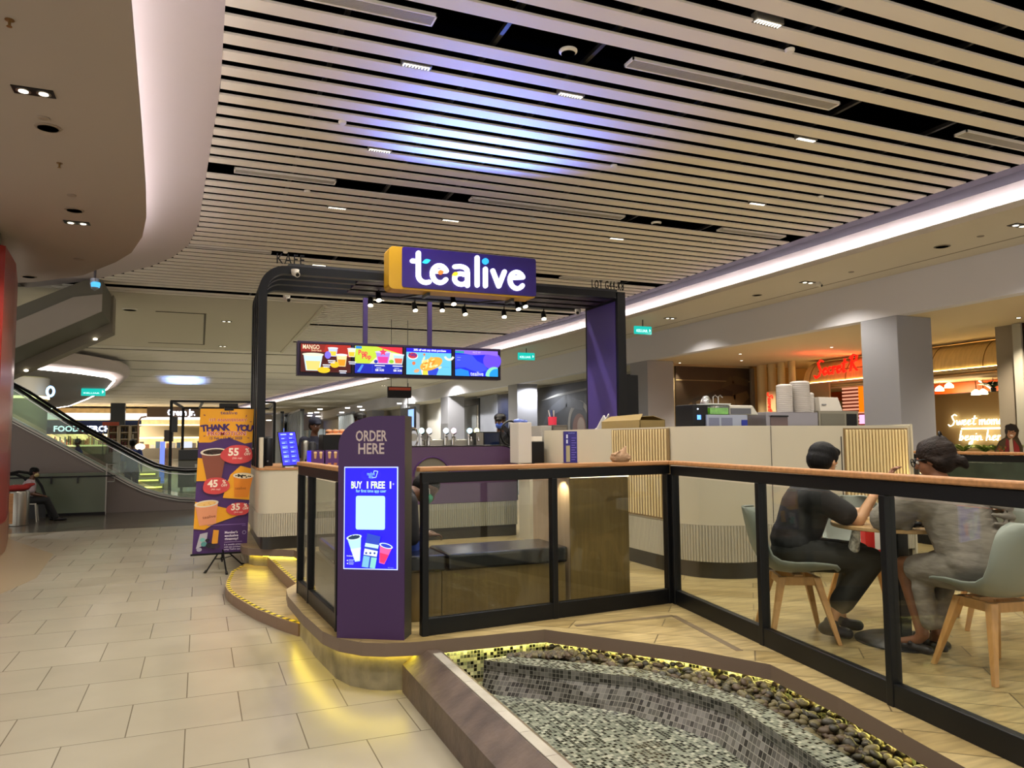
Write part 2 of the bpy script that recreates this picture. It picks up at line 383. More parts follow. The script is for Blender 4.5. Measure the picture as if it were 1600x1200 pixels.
# slatted ceiling: one run of panels with dark joints, some bays left out for the air grilles
M_slat = mat('slat_ceiling_paint', '#efe8da', .6)
sm = MB(); y = 6.01 - .318 * 26; k = -26
while y < 92:
    if k % 14 != 0:
        a = lerp_path(SLL, y) if y < 20.2 else (3.02 if y < 31.6 else -14)
        b = lerp_path(LIPR, y) + .15
        if y < 20.6: sm.box(a, b, y - .091, y + .091, ZS, ZS + .022)
        else: sm.box(a, b, y - .128 if y > 31.6 else y - .10, y + .128 if y > 31.6 else y + .10, ZS, ZS + .022)
    k += 1; y = 6.01 + .318 * k
sm.build('ceiling', M_slat)
M_void = mat('black_ceiling_void', '#020202', 1, spec=0)
MB().box(-14, 14, -5, 92, 5.75, 5.8).build('ceiling', M_void)
v = MB()
for i in range(-3, 40):
    v.box(.2, 10, 6.01 + .318 * 14 * i / 4 - .02, 6.01 + .318 * 14 * i / 4 + .02, 5.42, 5.46) if False else None
for x in (1.1, 2.45, 3.4, 5.0, 6.6, 8.1, 9.2): v.box(x - .02, x + .02, -3, 31, 5.255, 5.30)
v.build('ceiling', mat('black_carrier_rail', '#15130f', .5))
MB().box(-14, 3.0, 20.15, 31.5, ZS, ZS + .12).build('ceiling', M_soff)
r = MB()
for a, b, c, d in ((-1.2, .1, 22.73, 22.8), (.04, .1, 22.8, 30.1), (-1.8, .1, 30.05, 30.12)): r.box(a, b, c, d, ZS - .012, ZS + .004)
r.build('ceiling', mat('ceiling_recess_shadow_gap', '#6a6458', .9))
MB().box(2.96, 3.05, 20.15, 31.6, ZS - .04, ZS + .12).build('trim_1', M_soff)
# left soffit, curved edge with a light trough
ls = MB()
for (x0, y0), (x1, y1) in zip(LIPL, LIPL[1:]):
    ls.add([(x0, y0, ZL), (x1, y1, ZL), (-9, y1, ZL), (-9, y0, ZL)], [(0, 1, 2, 3)])
    ls.add([(x0, y0, ZL), (x1, y1, ZL), (x1, y1, ZL + .07), (x0, y0, ZL + .07)], [(0, 1, 2, 3)])
    ls.add([(x0, y0, ZL + .07), (x1, y1, ZL + .07), (x1 - .4, y1 + .1, ZL + .07), (x0 - .4, y0 + .1, ZL + .07)], [(0, 1, 2, 3)])
ls.add([(-3.8, 16.4, ZL), (-9, 16.4, ZL), (-9, 20.2, ZL + .7), (-3.8, 20.2, ZL + .7)], [(0, 1, 2, 3)])
ls.build('ceiling', M_beige)
PROF = [(0, 0), (.2, -.03), (.45, -.12), (.7, -.25), (.88, -.38), (.97, -.48), (1, -.62)]
def cove(path_out, path_in, prof, ztop, name, m):
    """surface swept between two plan curves: t = share of the way from the slat edge to the trough"""
    mb = MB(); n = 48; out = []; inn = []
    def walk(P):
        L = [0]
        for a, b in zip(P, P[1:]): L.append(L[-1] + math.dist(a, b))
        res = []
        for i in range(n + 1):
            t = L[-1] * i / n; j = max(k for k in range(len(P) - 1) if L[k] <= t + 1e-9); q = (t - L[j]) / (L[j + 1] - L[j])
            res.append((P[j][0] + (P[j + 1][0] - P[j][0]) * q, P[j][1] + (P[j + 1][1] - P[j][1]) * q))
        return res
    A, B = walk(path_out), walk(path_in)
    k0 = len(mb.v)
    for a, b in zip(A, B):
        for t, dz in prof: mb.v.append((a[0] + (b[0] - a[0]) * t, a[1] + (b[1] - a[1]) * t, ztop + dz))
    q = len(prof)
    for i in range(n):
        for j in range(q - 1): mb.f.append((k0 + i * q + j, k0 + i * q + j + 1, k0 + (i + 1) * q + j + 1, k0 + (i + 1) * q + j)); mb.mi.append(0)
    return mb.build(name, m, smooth=True, angle=60)
M_cove = mat('cove_white', '#c4b9b6', .8)
inner = [(x - .26, y + (.10 if i < 8 else .26)) for i, (x, y) in enumerate(LIPL)]
SLLc = [(.12, -5), (.12, 4), (.12, 8), (.03, 10.2), (-.09, 13.3), (-.26, 14.8), (-.56, 15.9), (-1.0, 16.9), (-1.48, 17.65), (-2.0, 18.4), (-2.5, 19.07), (-3.8, 20.3)]
cove(SLLc, inner, PROF, ZS, 'ceiling', M_cove)
def ribbon(path, dx0, dx1, z0, z1, name, m):
    mb = MB()
    for (x0, y0), (x1, y1) in zip(path, path[1:]):
        vs = [(x0 + dx0, y0, z0), (x0 + dx1, y0, z0), (x1 + dx1, y1, z0), (x1 + dx0, y1, z0)]
        vs += [(a, b, z1) for a, b, _ in vs]
        mb.add(vs, [(0, 1, 2, 3), (4, 7, 6, 5), (0, 4, 5, 1), (1, 5, 6, 2), (2, 6, 7, 3), (3, 7, 4, 0)])
    return mb.build(name, m)
def thin(path, y0, y1): return [(lerp_path(path, y), y) for y in [y0 + (y1 - y0) * i / 14 for i in range(15)]]
o = ribbon([(x, y) for x, y in LIPL], -.13, -.07, ZL + .075, ZL + .085, 'led_strip', glow('cove_led_white', '#fff6fc', 22)); tag(o, 'white light strip hidden behind the curved edge of the left ceiling', 'light strip')
# right soffit with its straight light trough
o = ribbon(LIPR, .09, .11, ZR + .03, ZR + .075, 'led_strip', glow('cove_led_white_long', '#fff8fc', 75)); tag(o, 'long white light strip running down the right edge of the slatted ceiling', 'light strip')
rs = MB()
for (x0, y0), (x1, y1) in zip(LIPR, LIPR[1:]):
    for (a, za), (b, zb) in (((2.0, None), (0, ZR)), ((0, ZR), (0, ZR + .09)), ((0, ZR + .09), (.13, ZR + .09)), ((0, ZR + .02), (.36, ZR + .02)), ((.36, ZR + .02), (.36, 5.06)), ((.36, 5.06), (.30, 5.17)), ((.30, 5.17), (.14, ZS))):
        if za is None: rs.add([(11.9, y0, ZR), (11.9, y1, ZR), (x1, y1, ZR), (x0, y0, ZR)], [(0, 1, 2, 3)])
        else: rs.add([(x0 + a, y0, za), (x1 + a, y1, za), (x1 + b, y1, zb), (x0 + b, y0, zb)], [(0, 1, 2, 3)], 2 if a > .29 and zb > 5.1 else (1 if a > .001 or b > .001 else 0))
rs.build('ceiling', [mat('right_soffit_paint', '#cbc4b6', .85), M_cove, mat('slot_flange_grey', '#44424c', .8)])
MB().box(11.40, 11.43, -5, 80, ZR - .003, ZR + .01).build('trim_2', mat('soffit_groove', '#7c7466', .9))
MB().box(11.9, 12.15, -5, 92, 3.84, ZR + .05).build('wall_right', mat('bulkhead_paint', '#d0cfd6', .8))
M_col = mat('column_paint', '#96969c', .75)
for y0, y1 in ((1.6, 2.5), (10.0, 10.83), (18.43, 19.37), (28.08, 29.05), (37.3, 38.6), (46, 47.4), (56, 58)):
    MB().box(11.9, 12.8, y0, y1, 0, 3.84).build('column', M_col, bevel=.01)
for y0, y1 in ((9.98, 10.42),): MB().box(15.2, 16.3, y0, y1, 0, 3.84).build('column', mat('warm_grey_column', '#8d8272', .8))
# recessed gallery in front of the shops
M_warmceil = mat('gallery_ceiling_paint', '#d6c4a2', .85)
MB().box(12.15, 22, -5, 19.4, 3.84, 3.9).build('ceiling', M_warmceil)
MB().box(12.15, 14, 19.4, 92, 3.84, 3.9).build('ceiling', M_soff)
MB().box(12.8, 16.2, 19.0, 19.15, 0, 3.84).build('wall_back', mat('gallery_end_wall', '#c3ad84', .85))
MB().box(13.4, 13.6, 19.15, 92, 0, 3.84).build('wall_right', mat('shopfront_wall', '#b8b3a8', .85))
MB().box(-20, 14, 90, 90.3, 0, 5.8).build('wall_back', mat('far_wall', '#b8a888', .85))
MB().box(21.5, 21.7, -5, 19.15, 0, 3.9).build('wall_right', mat('shop_rear_wall', '#b3925c', .85))
MB().box(16.05, 21.6, 19.0, 19.15, 0, 3.84).build('wall_back', mat('shop_side_wall', '#b3925c', .85))
MB().box(-15, -14.8, 16, 92, 0, 5.8).build('wall_left', mat('far_left_wall', '#a79a86', .85))

# ------------------------------------------------------------------ the raised cafe platform
def offset(P, d, closed=False):
    out = []
    for i, p in enumerate(P):
        a = P[i - 1] if i or closed else P[i]; b = P[(i + 1) % len(P)] if i < len(P) - 1 or closed else P[i]
        n1 = V3((-(p[1] - a[1]), p[0] - a[0])); n2 = V3((-(b[1] - p[1]), b[0] - p[0]))
        if n1.length < 1e-9: n1 = n2
        if n2.length < 1e-9: n2 = n1
        n1.normalize(); n2.normalize(); n = (n1 + n2); n.normalize(); s = d / max(.4, n.dot(n1)); out.append((p[0] + n.x * s, p[1] + n.y * s))
    return out
def xy(v): return (v.x, v.y)
# outer edge of the slab, from the left counter, along the rail, round the totem, past the pool
EDGE = [(.50, 16), (.50, 9.78), (.56, 9.64), (.70, 9.50), (1.05, 9.22), (1.12, 8.6), (.86, 7.15), (.72, 6.85), (.70, 6.54), (.735, 5.82), (.79, 5.25), (.86, 5.02), (.98, 4.86), (1.11, 4.78), (1.3, 4.73), (2.17, 4.68), (2.75, 3.93), (3.0, 3.45), (2.93, 2.9), (2.80, 2.3), (2.55, 1.1), (2.4, 0)]
POLY = EDGE + [(8.15, 0), (8.15, 16)]
M_plat = tiles('platform_timber_look_tiles', '#c2ac7a', '#a68f5e', '#6a5a3e', 1.2, .22, rot=(0, 0, R(40)), rough=.28, noise=.24, mortar=.004, offset=.5, wood=1)
M_edge = mat('brown_edge_trim', '#6b5a4c', .5)
MB().prism(POLY, PZ - .085, PZ, 0, mt=1).build('floor', [M_edge, M_plat])
INN = offset(EDGE, .09)
mb = MB(); mb.prism(INN + [(8.1, 0), (8.1, 16)], 0, PZ - .085, top=False, bot=False)
M_curb = mat('stained_concrete', '#8f866c', .6, noise=.6, nscale=3.2, bump=.4, bscale=14)
mb.build('kerb', M_curb)
e2 = offset(EDGE, .07)
led = MB()
led.tube([(p[0], p[1], PZ - .092) for p in e2[7:15]], .006, 6)
led2 = MB(); led2.tube([(p[0], p[1], PZ - .092) for p in e2[1:5]], .006, 6)
o = led.build('led_strip', glow('warm_led', '#ffe23c', 22)); tag(o, 'yellow light strip under the platform edge below the order totem', 'light strip')
tag(led2.build('led_strip', glow('warm_led', '#ffe23c', 22)), 'yellow light strip under the platform edge below the white service counter', 'light strip')
led = MB(); led.tube([(p[0], p[1], PZ - .092) for p in e2[14:]], .006, 6)
o = led.build('led_strip', glow('warm_led_pool', '#fff08a', 34)); tag(o, 'yellow light strip under the platform edge above the pool pebbles', 'light strip')
# lower curved step, and the riser behind it
st = [xy(Pz(x, y, .10)) for x, y in [(385, 880), (376, 884), (361, 893), (353.5, 908), (352, 916), (356, 923), (364, 930), (382, 941), (400, 951), (432, 964), (466, 975)]]
st = [(st[0][0] + .35, st[0][1] + .3)] + st + [(1.0, st[-1][1] + .02), (1.0, 9.5)]
MB().prism(st, 0, .10, 0, mt=1).build('floor', [mat('step_riser_brown', '#7b6350', .5), M_plat])
lv = [xy(Pz(x, y, .22)) for x, y in [(424, 875.5), (439, 890.5), (464, 913)]]
MB().prism([(lv[0][0] - .04, lv[0][1] + .8)] + lv + [(1.3, lv[-1][1] - .1), (1.3, lv[0][1] + .8)], .05, .22, 0, mt=1).build('floor', [_M['step_riser_brown'], M_plat])
def hazard(pts, z, wd, label, n):
    """black and yellow tape laid along an edge"""
    y_, k_ = mat('tape_yellow', '#e0c92e', .5), mat('tape_black', '#14130f', .5); mb = MB(); L = [0]
    for a, b in zip(pts, pts[1:]): L.append(L[-1] + math.dist(a, b))
    def at(t):
        t = max(0, min(L[-1] - 1e-6, t)); j = max(k for k in range(len(pts) - 1) if L[k] <= t); q = (t - L[j]) / (L[j + 1] - L[j])
        a, b = V3(pts[j]), V3(pts[j + 1]); p = a + (b - a) * q; d = (b - a).normalized(); return p, V3((-d.y, d.x))
    for i in range(n):
        p, nn = at(L[-1] * i / n); q, nm = at(L[-1] * (i + 1) / n); h = wd * .5
        P0, P1 = at(L[-1] * i / n + h * .5)[0], at(L[-1] * (i + 1) / n + h * .5)[0]
        f = [(p.x, p.y, z), (q.x, q.y, z), (P1.x + nm.x * wd, P1.y + nm.y * wd, z), (P0.x + nn.x * wd, P0.y + nn.y * wd, z)]
        lo = [(a, b, c - .0025) for a, b, c in f]
        mb.add(f + lo, [(0, 1, 2, 3), (0, 4, 5, 1), (1, 5, 6, 2), (2, 6, 7, 3), (3, 7, 4, 0)], i % 2)
    o = mb.build('hazard_tape', [k_, y_]); return tag(o, label, 'tape', 'hazard tape on the step edges')
hazard(offset(st[2:12], .012), .1035, .03, 'black and yellow hazard tape round the edge of the lowest curved step', 58)
hazard(offset(lv, .01), .2235, .03, 'black and yellow hazard tape on the short upper step edge by the white counter', 26)

for i, (a_, b_) in enumerate((((899, 978), (1052, 962)), ((1052, 962), (1156, 1017)))):
    p_, q_ = Pz(*a_, PZ), Pz(*b_, PZ); struct(MB().bar((p_.x, p_.y, PZ), (q_.x, q_.y, PZ), .045, .003).build('trim_%d' % (i + 3), mat('floor_inlay_brown', '#6a5a44', .4)))
# ------------------------------------------------------------------ pool
B = thing('fountain_pool', 'dry mosaic-lined pool with a brown stone rim beside the cafe railing', 'pool', (1.9, 3.2, 0))
M_stone = mat('brown_rim_stone', '#54463c', .5, noise=.35, nscale=7, bump=.35, bscale=25)
rim = MB()
pr = [(1.225, 0), (1.225, .17), (1.365, .262), (1.435, .262), (1.46, .25), (1.47, .0)]
ys = [4.80, 4.7, 4.2, 3.7, 3.0, 2.4, 1.5, 0]
for a, b in zip(ys, ys[1:]):
    for i in range(len(pr) - 1): rim.add([(pr[i][0], a, pr[i][1]), (pr[i + 1][0], a, pr[i + 1][1]), (pr[i + 1][0], b, pr[i + 1][1]), (pr[i][0], b, pr[i][1])], [(0, 1, 2, 3)], 0)
rim.build('rim', M_stone, B)
cp = MB(); t = 4.62; random.seed(3)
while t > 0:
    l = random.choice((.28, .3, .16, .34)); cp.box(1.372, 1.43, max(0, t - l) + .004, t, .262, .268, 0); t -= l
cp.build('rim_tile', mat('pale_rim_tile', '#a59f94', .25, noise=.1), B, bevel=.002)
GR = ['#4c5148', '#6f7467', '#23271f', '#888c7c', '#5d6356', '#2f332b', '#7b8072', '#a0a291', '#15170f', '#666b5f']
M_mosf = mosaic('pool_floor_mosaic', GR, .021, '#8d8d80')
M_mosw = mosaic('pool_wall_mosaic', ['#4c5148', '#6f7467', '#12160f', '#c3c9a6', '#8f9c7c', '#2f332b', '#7b8072', '#b9c09e', '#15170f', '#dfe3c4'], .023, '#b0ad94', wall=(.55, -.83, 0))
WC = ['#4c5148', '#6f7467', '#12160f', '#c3c9a6', '#8f9c7c', '#2f332b', '#7b8072', '#b9c09e', '#15170f', '#dfe3c4']
M_mosw0 = mosaic('pool_back_wall_mosaic', WC, .023, '#b0ad94', wall=(1, 0, 0))
M_mosd = mosaic('pool_slope_mosaic', ['#4a4944', '#5c5b56', '#33322e', '#6b6964', '#53514c', '#2a2926'], .024, '#7b7970', wall=(.55, -.83, 0))
capo = [(1.73, 4.60), (1.86, 4.61), (2.15, 4.36), (2.5, 4.03), (2.67, 3.62), (2.76, 3.3), (2.72, 2.95), (2.66, 2.6), (2.5, 1.9), (2.3, 1.0), (2.1, 0)]
capi = [(1.70, 4.59), (1.78, 4.50), (2.06, 4.22), (2.41, 3.89), (2.56, 3.49), (2.62, 3.29), (2.57, 2.98), (2.51, 2.62), (2.35, 1.95), (2.15, 1.05), (1.95, 0)]
flo = [(1.66, 4.52), (1.72, 4.42), (1.99, 4.2), (2.28, 3.85), (2.44, 3.5), (2.50, 3.3), (2.46, 3.02), (2.40, 2.65), (2.25, 2.0), (2.05, 1.1), (1.85, 0)]
cap = MB()
for i in range(len(capo) - 1):
    cap.add([(*capo[i], .2), (*capo[i + 1], .2), (*capi[i + 1], .2), (*capi[i], .2)], [(0, 1, 2, 3)], 0)
    cap.add([(*capi[i], .2), (*capi[i + 1], .2), (*capi[i + 1], .135), (*capi[i], .135)], [(0, 1, 2, 3)], 1)
    cap.add([(*capi[i], .135), (*capi[i + 1], .135), (*flo[i + 1], .03), (*flo[i], .03)], [(0, 1, 2, 3)], 1)
    cap.add([(*capo[i], .2), (*capo[i + 1], .2), (*capo[i + 1], .1), (*capo[i], .1)], [(0, 1, 2, 3)], 1)
cap.build('inner_wall', [M_mosf, M_mosd], B)
MB().box(1.46, 3.2, 0, 4.7, .0, .03).build('basin_floor', M_mosf, B)
wl = MB(); WI = offset(EDGE, .083); W = WI[14:]; INW = WI
for a, b in zip([(1.36, WI[14][1])] + W[1:], W[1:]): wl.add([(*a, 0.02), (*b, .02), (*b, PZ - .085), (*a, PZ - .085)], [(0, 1, 2, 3)], 0 if a[0] < 2.1 and b[0] > a[0] else 1)
o = wl.build('mosaic_wall', [M_mosw0, M_mosw], B)
MB().prism([(p[0], p[1]) for p in capo[1:]] + [(p[0] + .01, p[1] + .01) for p in reversed(INN[15:])], .05, .125).build('pebble_bed', mat('pebble_bed_dark', '#1e1b13', .9), B)
# river pebbles, uncountable: one object
pb = MB(); random.seed(11); Wp = offset(EDGE, .10)[15:]
base = []
def plen(P):
    L = [0]
    for a, b in zip(P, P[1:]): L.append(L[-1] + math.dist(a, b))
    return L
def pat(P, L, f):
    t = L[-1] * f; j = max(k for k in range(len(P) - 1) if L[k] <= t + 1e-9); q = (t - L[j]) / (L[j + 1] - L[j]); return V3(P[j]).lerp(V3(P[j + 1]), q)
Ci = capo[2:]; La, Lb = plen(Wp), plen(Ci)
ico = bmesh.new(); bmesh.ops.create_icosphere(ico, subdivisions=2, radius=1); iv = [v.co.copy() for v in ico.verts]; iff = [tuple(v.index for v in f.verts) for f in ico.faces]; ico.free()
for i in range(1500):
    f = random.random() * .86; a, b = pat(Wp, La, f), pat(Ci, Lb, f); q = random.random(); p = a.lerp(b, .04 + q * .92)
    s = random.uniform(.014, .030); r_ = Euler((random.uniform(-.5, .5), random.uniform(-.5, .5), random.random() * 6)).to_matrix()
    z = .128 + random.random() * .062 + .03 * (1 - q)
    sc = V3((s * random.uniform(1, 1.45), s, s * random.uniform(.55, .8)))
    pb.add([r_ @ V3((v.x * sc.x, v.y * sc.y, v.z * sc.z)) + V3((p.x, p.y, z)) for v in iv], iff, random.randrange(3))
# far wedge between the near wall and the inner wall
for i in range(130):
    f = random.random(); a = V3((1.9, 4.6)).lerp(V3((2.18, 4.56)), f); p = a + V3((random.uniform(0, .12) - .03, -random.random() * .12 * f))
    s = random.uniform(.012, .026); pb.add([V3((v.x * s * 1.2, v.y * s, v.z * s * .7)) + V3((p.x, p.y, .18 + random.random() * .03)) for v in iv], iff, random.randrange(3))
o = pb.build('pebbles', [mat('pebble_olive', '#5f5636', .55), mat('pebble_brown', '#4a3b28', .55), mat('pebble_dark', '#2f2b1d', .5)], None, smooth=True, angle=180)
tag(o, 'smooth olive-brown river pebbles filling the channel behind the pool wall', 'pebbles', kind='stuff')
# ================================================================== LAMPS
M_lampglow = glow('downlight_glow', '#fff6e0', 3.5)
def slat_light(x, y, label):
    t = thing('slat_downlight', label, 'ceiling light', (x, y, ZS), 'linear downlights set in the slat joints')
    MB().box(x - .145, x + .145, y - .042, y + .042, ZS - .002, ZS + .07).build('housing', mat('lamp_housing_grey', '#6b675c', .5), t)
    g = MB(); P_ = [(x - .128, y - .024), (x + .128, y - .024)]
    for i in range(9):
        a = x + .124 - i * .031; P_ += [(a + .005, y - .018), (a + .003, y + .024), (a - .007, y + .024), (a - .005, y - .018)]
    g.prism(P_ + [(x - .128, y - .018)], ZS - .008, ZS - .004)
    g.build('diffuser', M_lampglow, t)
    down(x, y, ZS, 235, 138, blend=.7)
    return t
SLY = lambda k: 6.01 + .318 * (k + .5)
for x, y, lb in ((1.86, 6.82, 'small ribbed ceiling downlight above the middle of the blue glow, nearest the left cove'), (3.53, 6.82, 'small ribbed ceiling downlight right of the blue-lit slats, above the lit shop sign'),
                 (6.73, 6.82, 'small ribbed ceiling downlight between the long air grille and the right cove light'), (4.50, 4.95, 'small ribbed ceiling downlight near the top edge, beyond the round speaker'),
                 (2.00, 9.05, 'small ribbed ceiling downlight on the left of the blue glow above the arch'), (7.9, 9.05, 'small ribbed ceiling downlight close to the right cove, past the blue glow'),
                 (3.75, 11.6, 'small ribbed ceiling downlight just above the lit shop sign'), (1.9, 11.6, 'small ribbed ceiling downlight between the two far air grilles'), (6.9, 11.6, 'small ribbed ceiling downlight above the purple end of the arch'),
                 (2.3, 3.0, 'small ribbed ceiling downlight over the pool'), (6.2, 3.0, 'small ribbed ceiling downlight over the dining table'), (1.0, 4.95, 'small ribbed ceiling downlight over the walkway'), (8.3, 4.95, 'small ribbed ceiling downlight over the far railing'),
                 (4.0, .8, 'small ribbed ceiling downlight behind the viewer'), (1.2, .6, 'small ribbed ceiling downlight behind the viewer, above the walkway'),
                 (2.2, 15.6, 'small ribbed ceiling downlight beyond the arch, left'), (5.8, 15.6, 'small ribbed ceiling downlight beyond the arch, right'), (4.2, 19.0, 'small ribbed ceiling downlight far behind the menu screens')):
    slat_light(x, y, lb)
def twin(x, y, z, label, p=200, on=True, col=(1, .93, .82)):
    t = thing('twin_downlight', label, 'ceiling light', (x, y, z), 'twin recessed downlights')
    MB().box(x - .15, x + .15, y - .075, y + .075, z - .008, z + .05).build('housing', M_black, t)
    for d in (-.072, .072):
        MB().cyl((x + d, y, z - .013), .055, .004, 20).build('reflector', mat('lamp_reflector', '#b9b5a8', .3, 1), t)
        MB().cyl((x + d, y, z - .016), .036, .004, 16).build('bulb', M_lampglow, t)
    if p: down(x, y, z, p, 135, col)
    return t
twin(-1.33, 7.07, ZL, 'bright twin downlight nearest the camera on the beige curved ceiling')
twin(-1.56, 11.21, ZL, 'smaller-looking twin downlight further along the beige curved ceiling')
twin(-1.3, 2.6, ZL, 'twin downlight on the beige curved ceiling, out of view above the viewer'); twin(-3.4, 13.4, ZL, 'twin downlight on the beige curved ceiling beside the hoarding')
a = Pz(1262, 441, ZR); twin(a.x, a.y, ZR, 'twin downlight on the right soffit, below the middle of the bright cove')
a = Pz(1592, 352, ZR); twin(a.x, a.y, ZR, 'twin downlight on the right soffit, cut by the right edge of the view')
a = Pz(1047, 497, ZR); twin(a.x, a.y, ZR, 'twin downlight on the right soffit, beside the purple end of the arch')
for y, q_ in ((24, 'third'), (32, 'fourth'), (41, 'last')): twin(10.6 - (y - 20) * .06, y, ZR, 'twin downlight far along the right soffit beyond the menu screens, %s of the row' % q_, 300)
for px, py in ((354, 502), (348, 541)):
    a = Pz(px, py, ZS); twin(a.x, a.y, ZS, 'twin downlight on the flat white ceiling, %s' % ('nearer the slats' if py < 520 else 'further from the slats'), 420)
for x, y, z, p in ((-4, 24, ZS, 700), (5.5, 25, ZS, 600), (1, 34, ZS, 900), (-7, 38, ZS, 900), (6, 42, ZS, 900), (0, 48, ZS, 1200), (-7, 56, ZS, 1500), (2, 62, ZS, 1500), (-6, 74, ZS, 2500), (-11, 68, ZS, 2200), (1, 80, ZS, 2500), (-10, 84, ZS, 2500), (-10, 30, ZS, 700), (-10, 46, ZS, 1000)):
    down(x, y, z, p, 140)  # bare spots without fittings, added to light the far mall
# gallery spots in front of the shops, warm
def small_spot(x, y, z, label, p=120, col=(1, .78, .48), ang=80, aim=(0, 0, -1)):
    t = thing('recessed_spotlight', label, 'ceiling light', (x, y, z), 'small recessed spotlights')
    MB().lathe([(.05, -.006), (.055, 0), (.055, .02)], (x, y, z), 18).build('trim_ring', M_dark, t)
    MB().cyl((x, y, z - .009), .036, .003, 16).build('bulb', M_lampglow, t)
    lamp('spot_bulb', 'SPOT', (x, y, z - .04), p, col, aim, spot_size=R(ang), spot_blend=.7, shadow_soft_size=.04); return t
small_spot(12.35 + .9, 18.75, 3.84, 'small spotlight washing the narrow lit wall beside the dark mural', 170, (1, .85, .6), 50, (0, .12, -1))
for i, (x, y) in enumerate(((13.4, 16.2), (14.6, 14.2), (13.6, 12.2), (14.4, 9.4), (13.6, 6.6), (14.6, 17.6))):
    small_spot(x, y, 3.84, 'small recessed spotlight in the warm gallery ceiling, %s from the far end' % ('first second third fourth fifth sixth'.split()[i]), 420, (1, .86, .66), 120)
for x, y in ((18.5, 8), (18.5, 12), (18.5, 16), (17.2, 10.5)): down(x, y, 3.8, 620, 150, (1, .80, .52))  # bare spots without fittings inside the cake cafe
for x, y, p in ((8.2, 24, 500), (8.5, 31, 700), (8, 39, 800), (7, 48, 900), (5, 58, 1200), (11, 36, 600), (11, 45, 600)): down(x, y, 4.5, p, 165, (1, .96, .9))  # fill spots without fittings, added to brighten the dark far right side
for y in (23, 27.6, 33, 43, 52): down(12.5, y, 3.8, 260, 160, (.95, .97, 1))  # fill spots without fittings, added in front of the far shopfront wall
# ================================================================== THE CAFE: RAILINGS, TOTEM, BENCH, BIN CABINET
RZ = 1.42
def railing(pts, posts, label, z0=PZ, joint=None, end=(1, 1)):
    """posts, bottom rail, top rail with a timber handrail and one pane of glass per bay; pts in order along the rail"""
    t = thing('glass_railing', label, 'railing', (pts[0][0], pts[0][1], z0), 'black framed glass railings round the cafe')
    for a, b in zip(pts, pts[1:]):
        a3, b3 = V3((*a, 0)), V3((*b, 0)); d = (b3 - a3).normalized()
        MB().bar(a3 + V3((0, 0, z0 + .055)), b3 + V3((0, 0, z0 + .055)), .05, .11).build('bottom_rail', M_black, t, bevel=.004)
        MB().bar(a3 + V3((0, 0, RZ - .075)), b3 + V3((0, 0, RZ - .068)), .05, .070).build('top_rail', M_black, t, bevel=.004)
        MB().bar(a3 - d * .02 + V3((0, 0, RZ - .016)), b3 + d * .02 + V3((0, 0, RZ - .016)), .075, .032).build('handrail', M_wood, t, bevel=.008)
    P = [V3((*p, 0)) for p in posts]
    for i, p in enumerate(P):
        q = P[min(i + 1, len(P) - 1)] - P[max(i - 1, 0)] if len(P) > 1 else V3((1, 0, 0)); q.normalize(); nn = V3((-q.y, q.x, 0))
        MB().obox(p + V3((0, 0, (z0 + RZ - .11) / 2)), q * .022, nn * .03, V3((0, 0, (RZ - .10 - z0) / 2))).build('post', M_black, t, bevel=.004)
    for a, b in zip(P, P[1:]):
        d = (b - a).normalized(); nn = V3((-d.y, d.x, 0))
        MB().obox((a + b) / 2 + V3((0, 0, (z0 + .11 + RZ - .12) / 2)), (b - a) / 2 - d * .022, nn * .004, V3((0, 0, (RZ - .12 - z0 - .11) / 2))).build('glass_pane', M_glass, t)
    return t
railing([(.81, 6.67), (.90, 5.17)], [(.812, 6.64), (.838, 6.2), (.895, 5.22)], 'black framed glass railing to the left of the order totem, above the curved step')
railing([(1.36, 4.86), (3.42, 5.03)], [(1.385, 4.862), (2.37, 4.945), (3.405, 5.03)], 'black framed glass railing between the order totem and the inner corner, before the bench')
A_, B_ = V3((3.44, 5.0)), V3((2.86, 1.2))
def along(y): t = (y - A_.y) / (B_.y - A_.y); return (A_.x + (B_.x - A_.x) * t, y)
pr_ = [along(4.97), along(3.78), along(2.70), along(1.45), along(1.25)][:4]
railing([along(4.99), along(1.2)], pr_, 'long black framed glass railing running beside the pool to the right edge')
railing([(8.0, 8.1), (8.0, 1.0)], [(8.0, 8.05), (8.0, 6.6), (8.0, 5.2), (8.0, 3.8), (8.0, 2.4), (8.0, 1.05)], 'far black framed glass railing behind the diners, in front of the green plants')

# order totem
TD = V3((1.235 - .85, 4.80 - 5.04, 0)); TW = TD.length; TU = TD.normalized(); TN = V3((TU.y, -TU.x, 0))      # width direction, towards the viewer
TO = V3((.85, 5.04, PZ)); tt = thing('order_totem', 'dark purple order totem with a lit blue promotion screen', 'order sign', tuple(TO))
TH_ = Py(590, 650, 4.9).z - PZ
prof = [(0, 0), (TW, 0), (TW, TH_)] + [(.27 + .27 * math.cos(R(a)), TH_ - .19 + .19 * math.sin(R(a))) for a in range(90, 181, 10)]
def tp(a, b, h): return TO + TU * a + V3((0, 0, b)) + TN * h
mb = MB(); n = len(prof); mb.add([tp(a, b, 0) for a, b in prof] + [tp(a, b, -.012) for a, b in prof], [tuple(range(n))] + [(i, i + n, (i + 1) % n + n, (i + 1) % n) for i in range(n)])
mb.build('front_panel', mat('totem_purple', '#34134a', .4), tt)
mb = MB(); mb.add([tp(a, b, -.0125) for a, b in prof] + [tp(a, b, -.16) for a, b in prof], [tuple(range(n)), tuple(range(2 * n - 1, n - 1, -1))] + [(i, i + n, (i + 1) % n + n, (i + 1) % n) for i in range(n)])
mb.build('body', mat('totem_side_grey', '#34352f', .45), tt)
sx0, sx1 = .043, TW - .043 + .012; sz0, sz1 = 1.0, 1.0
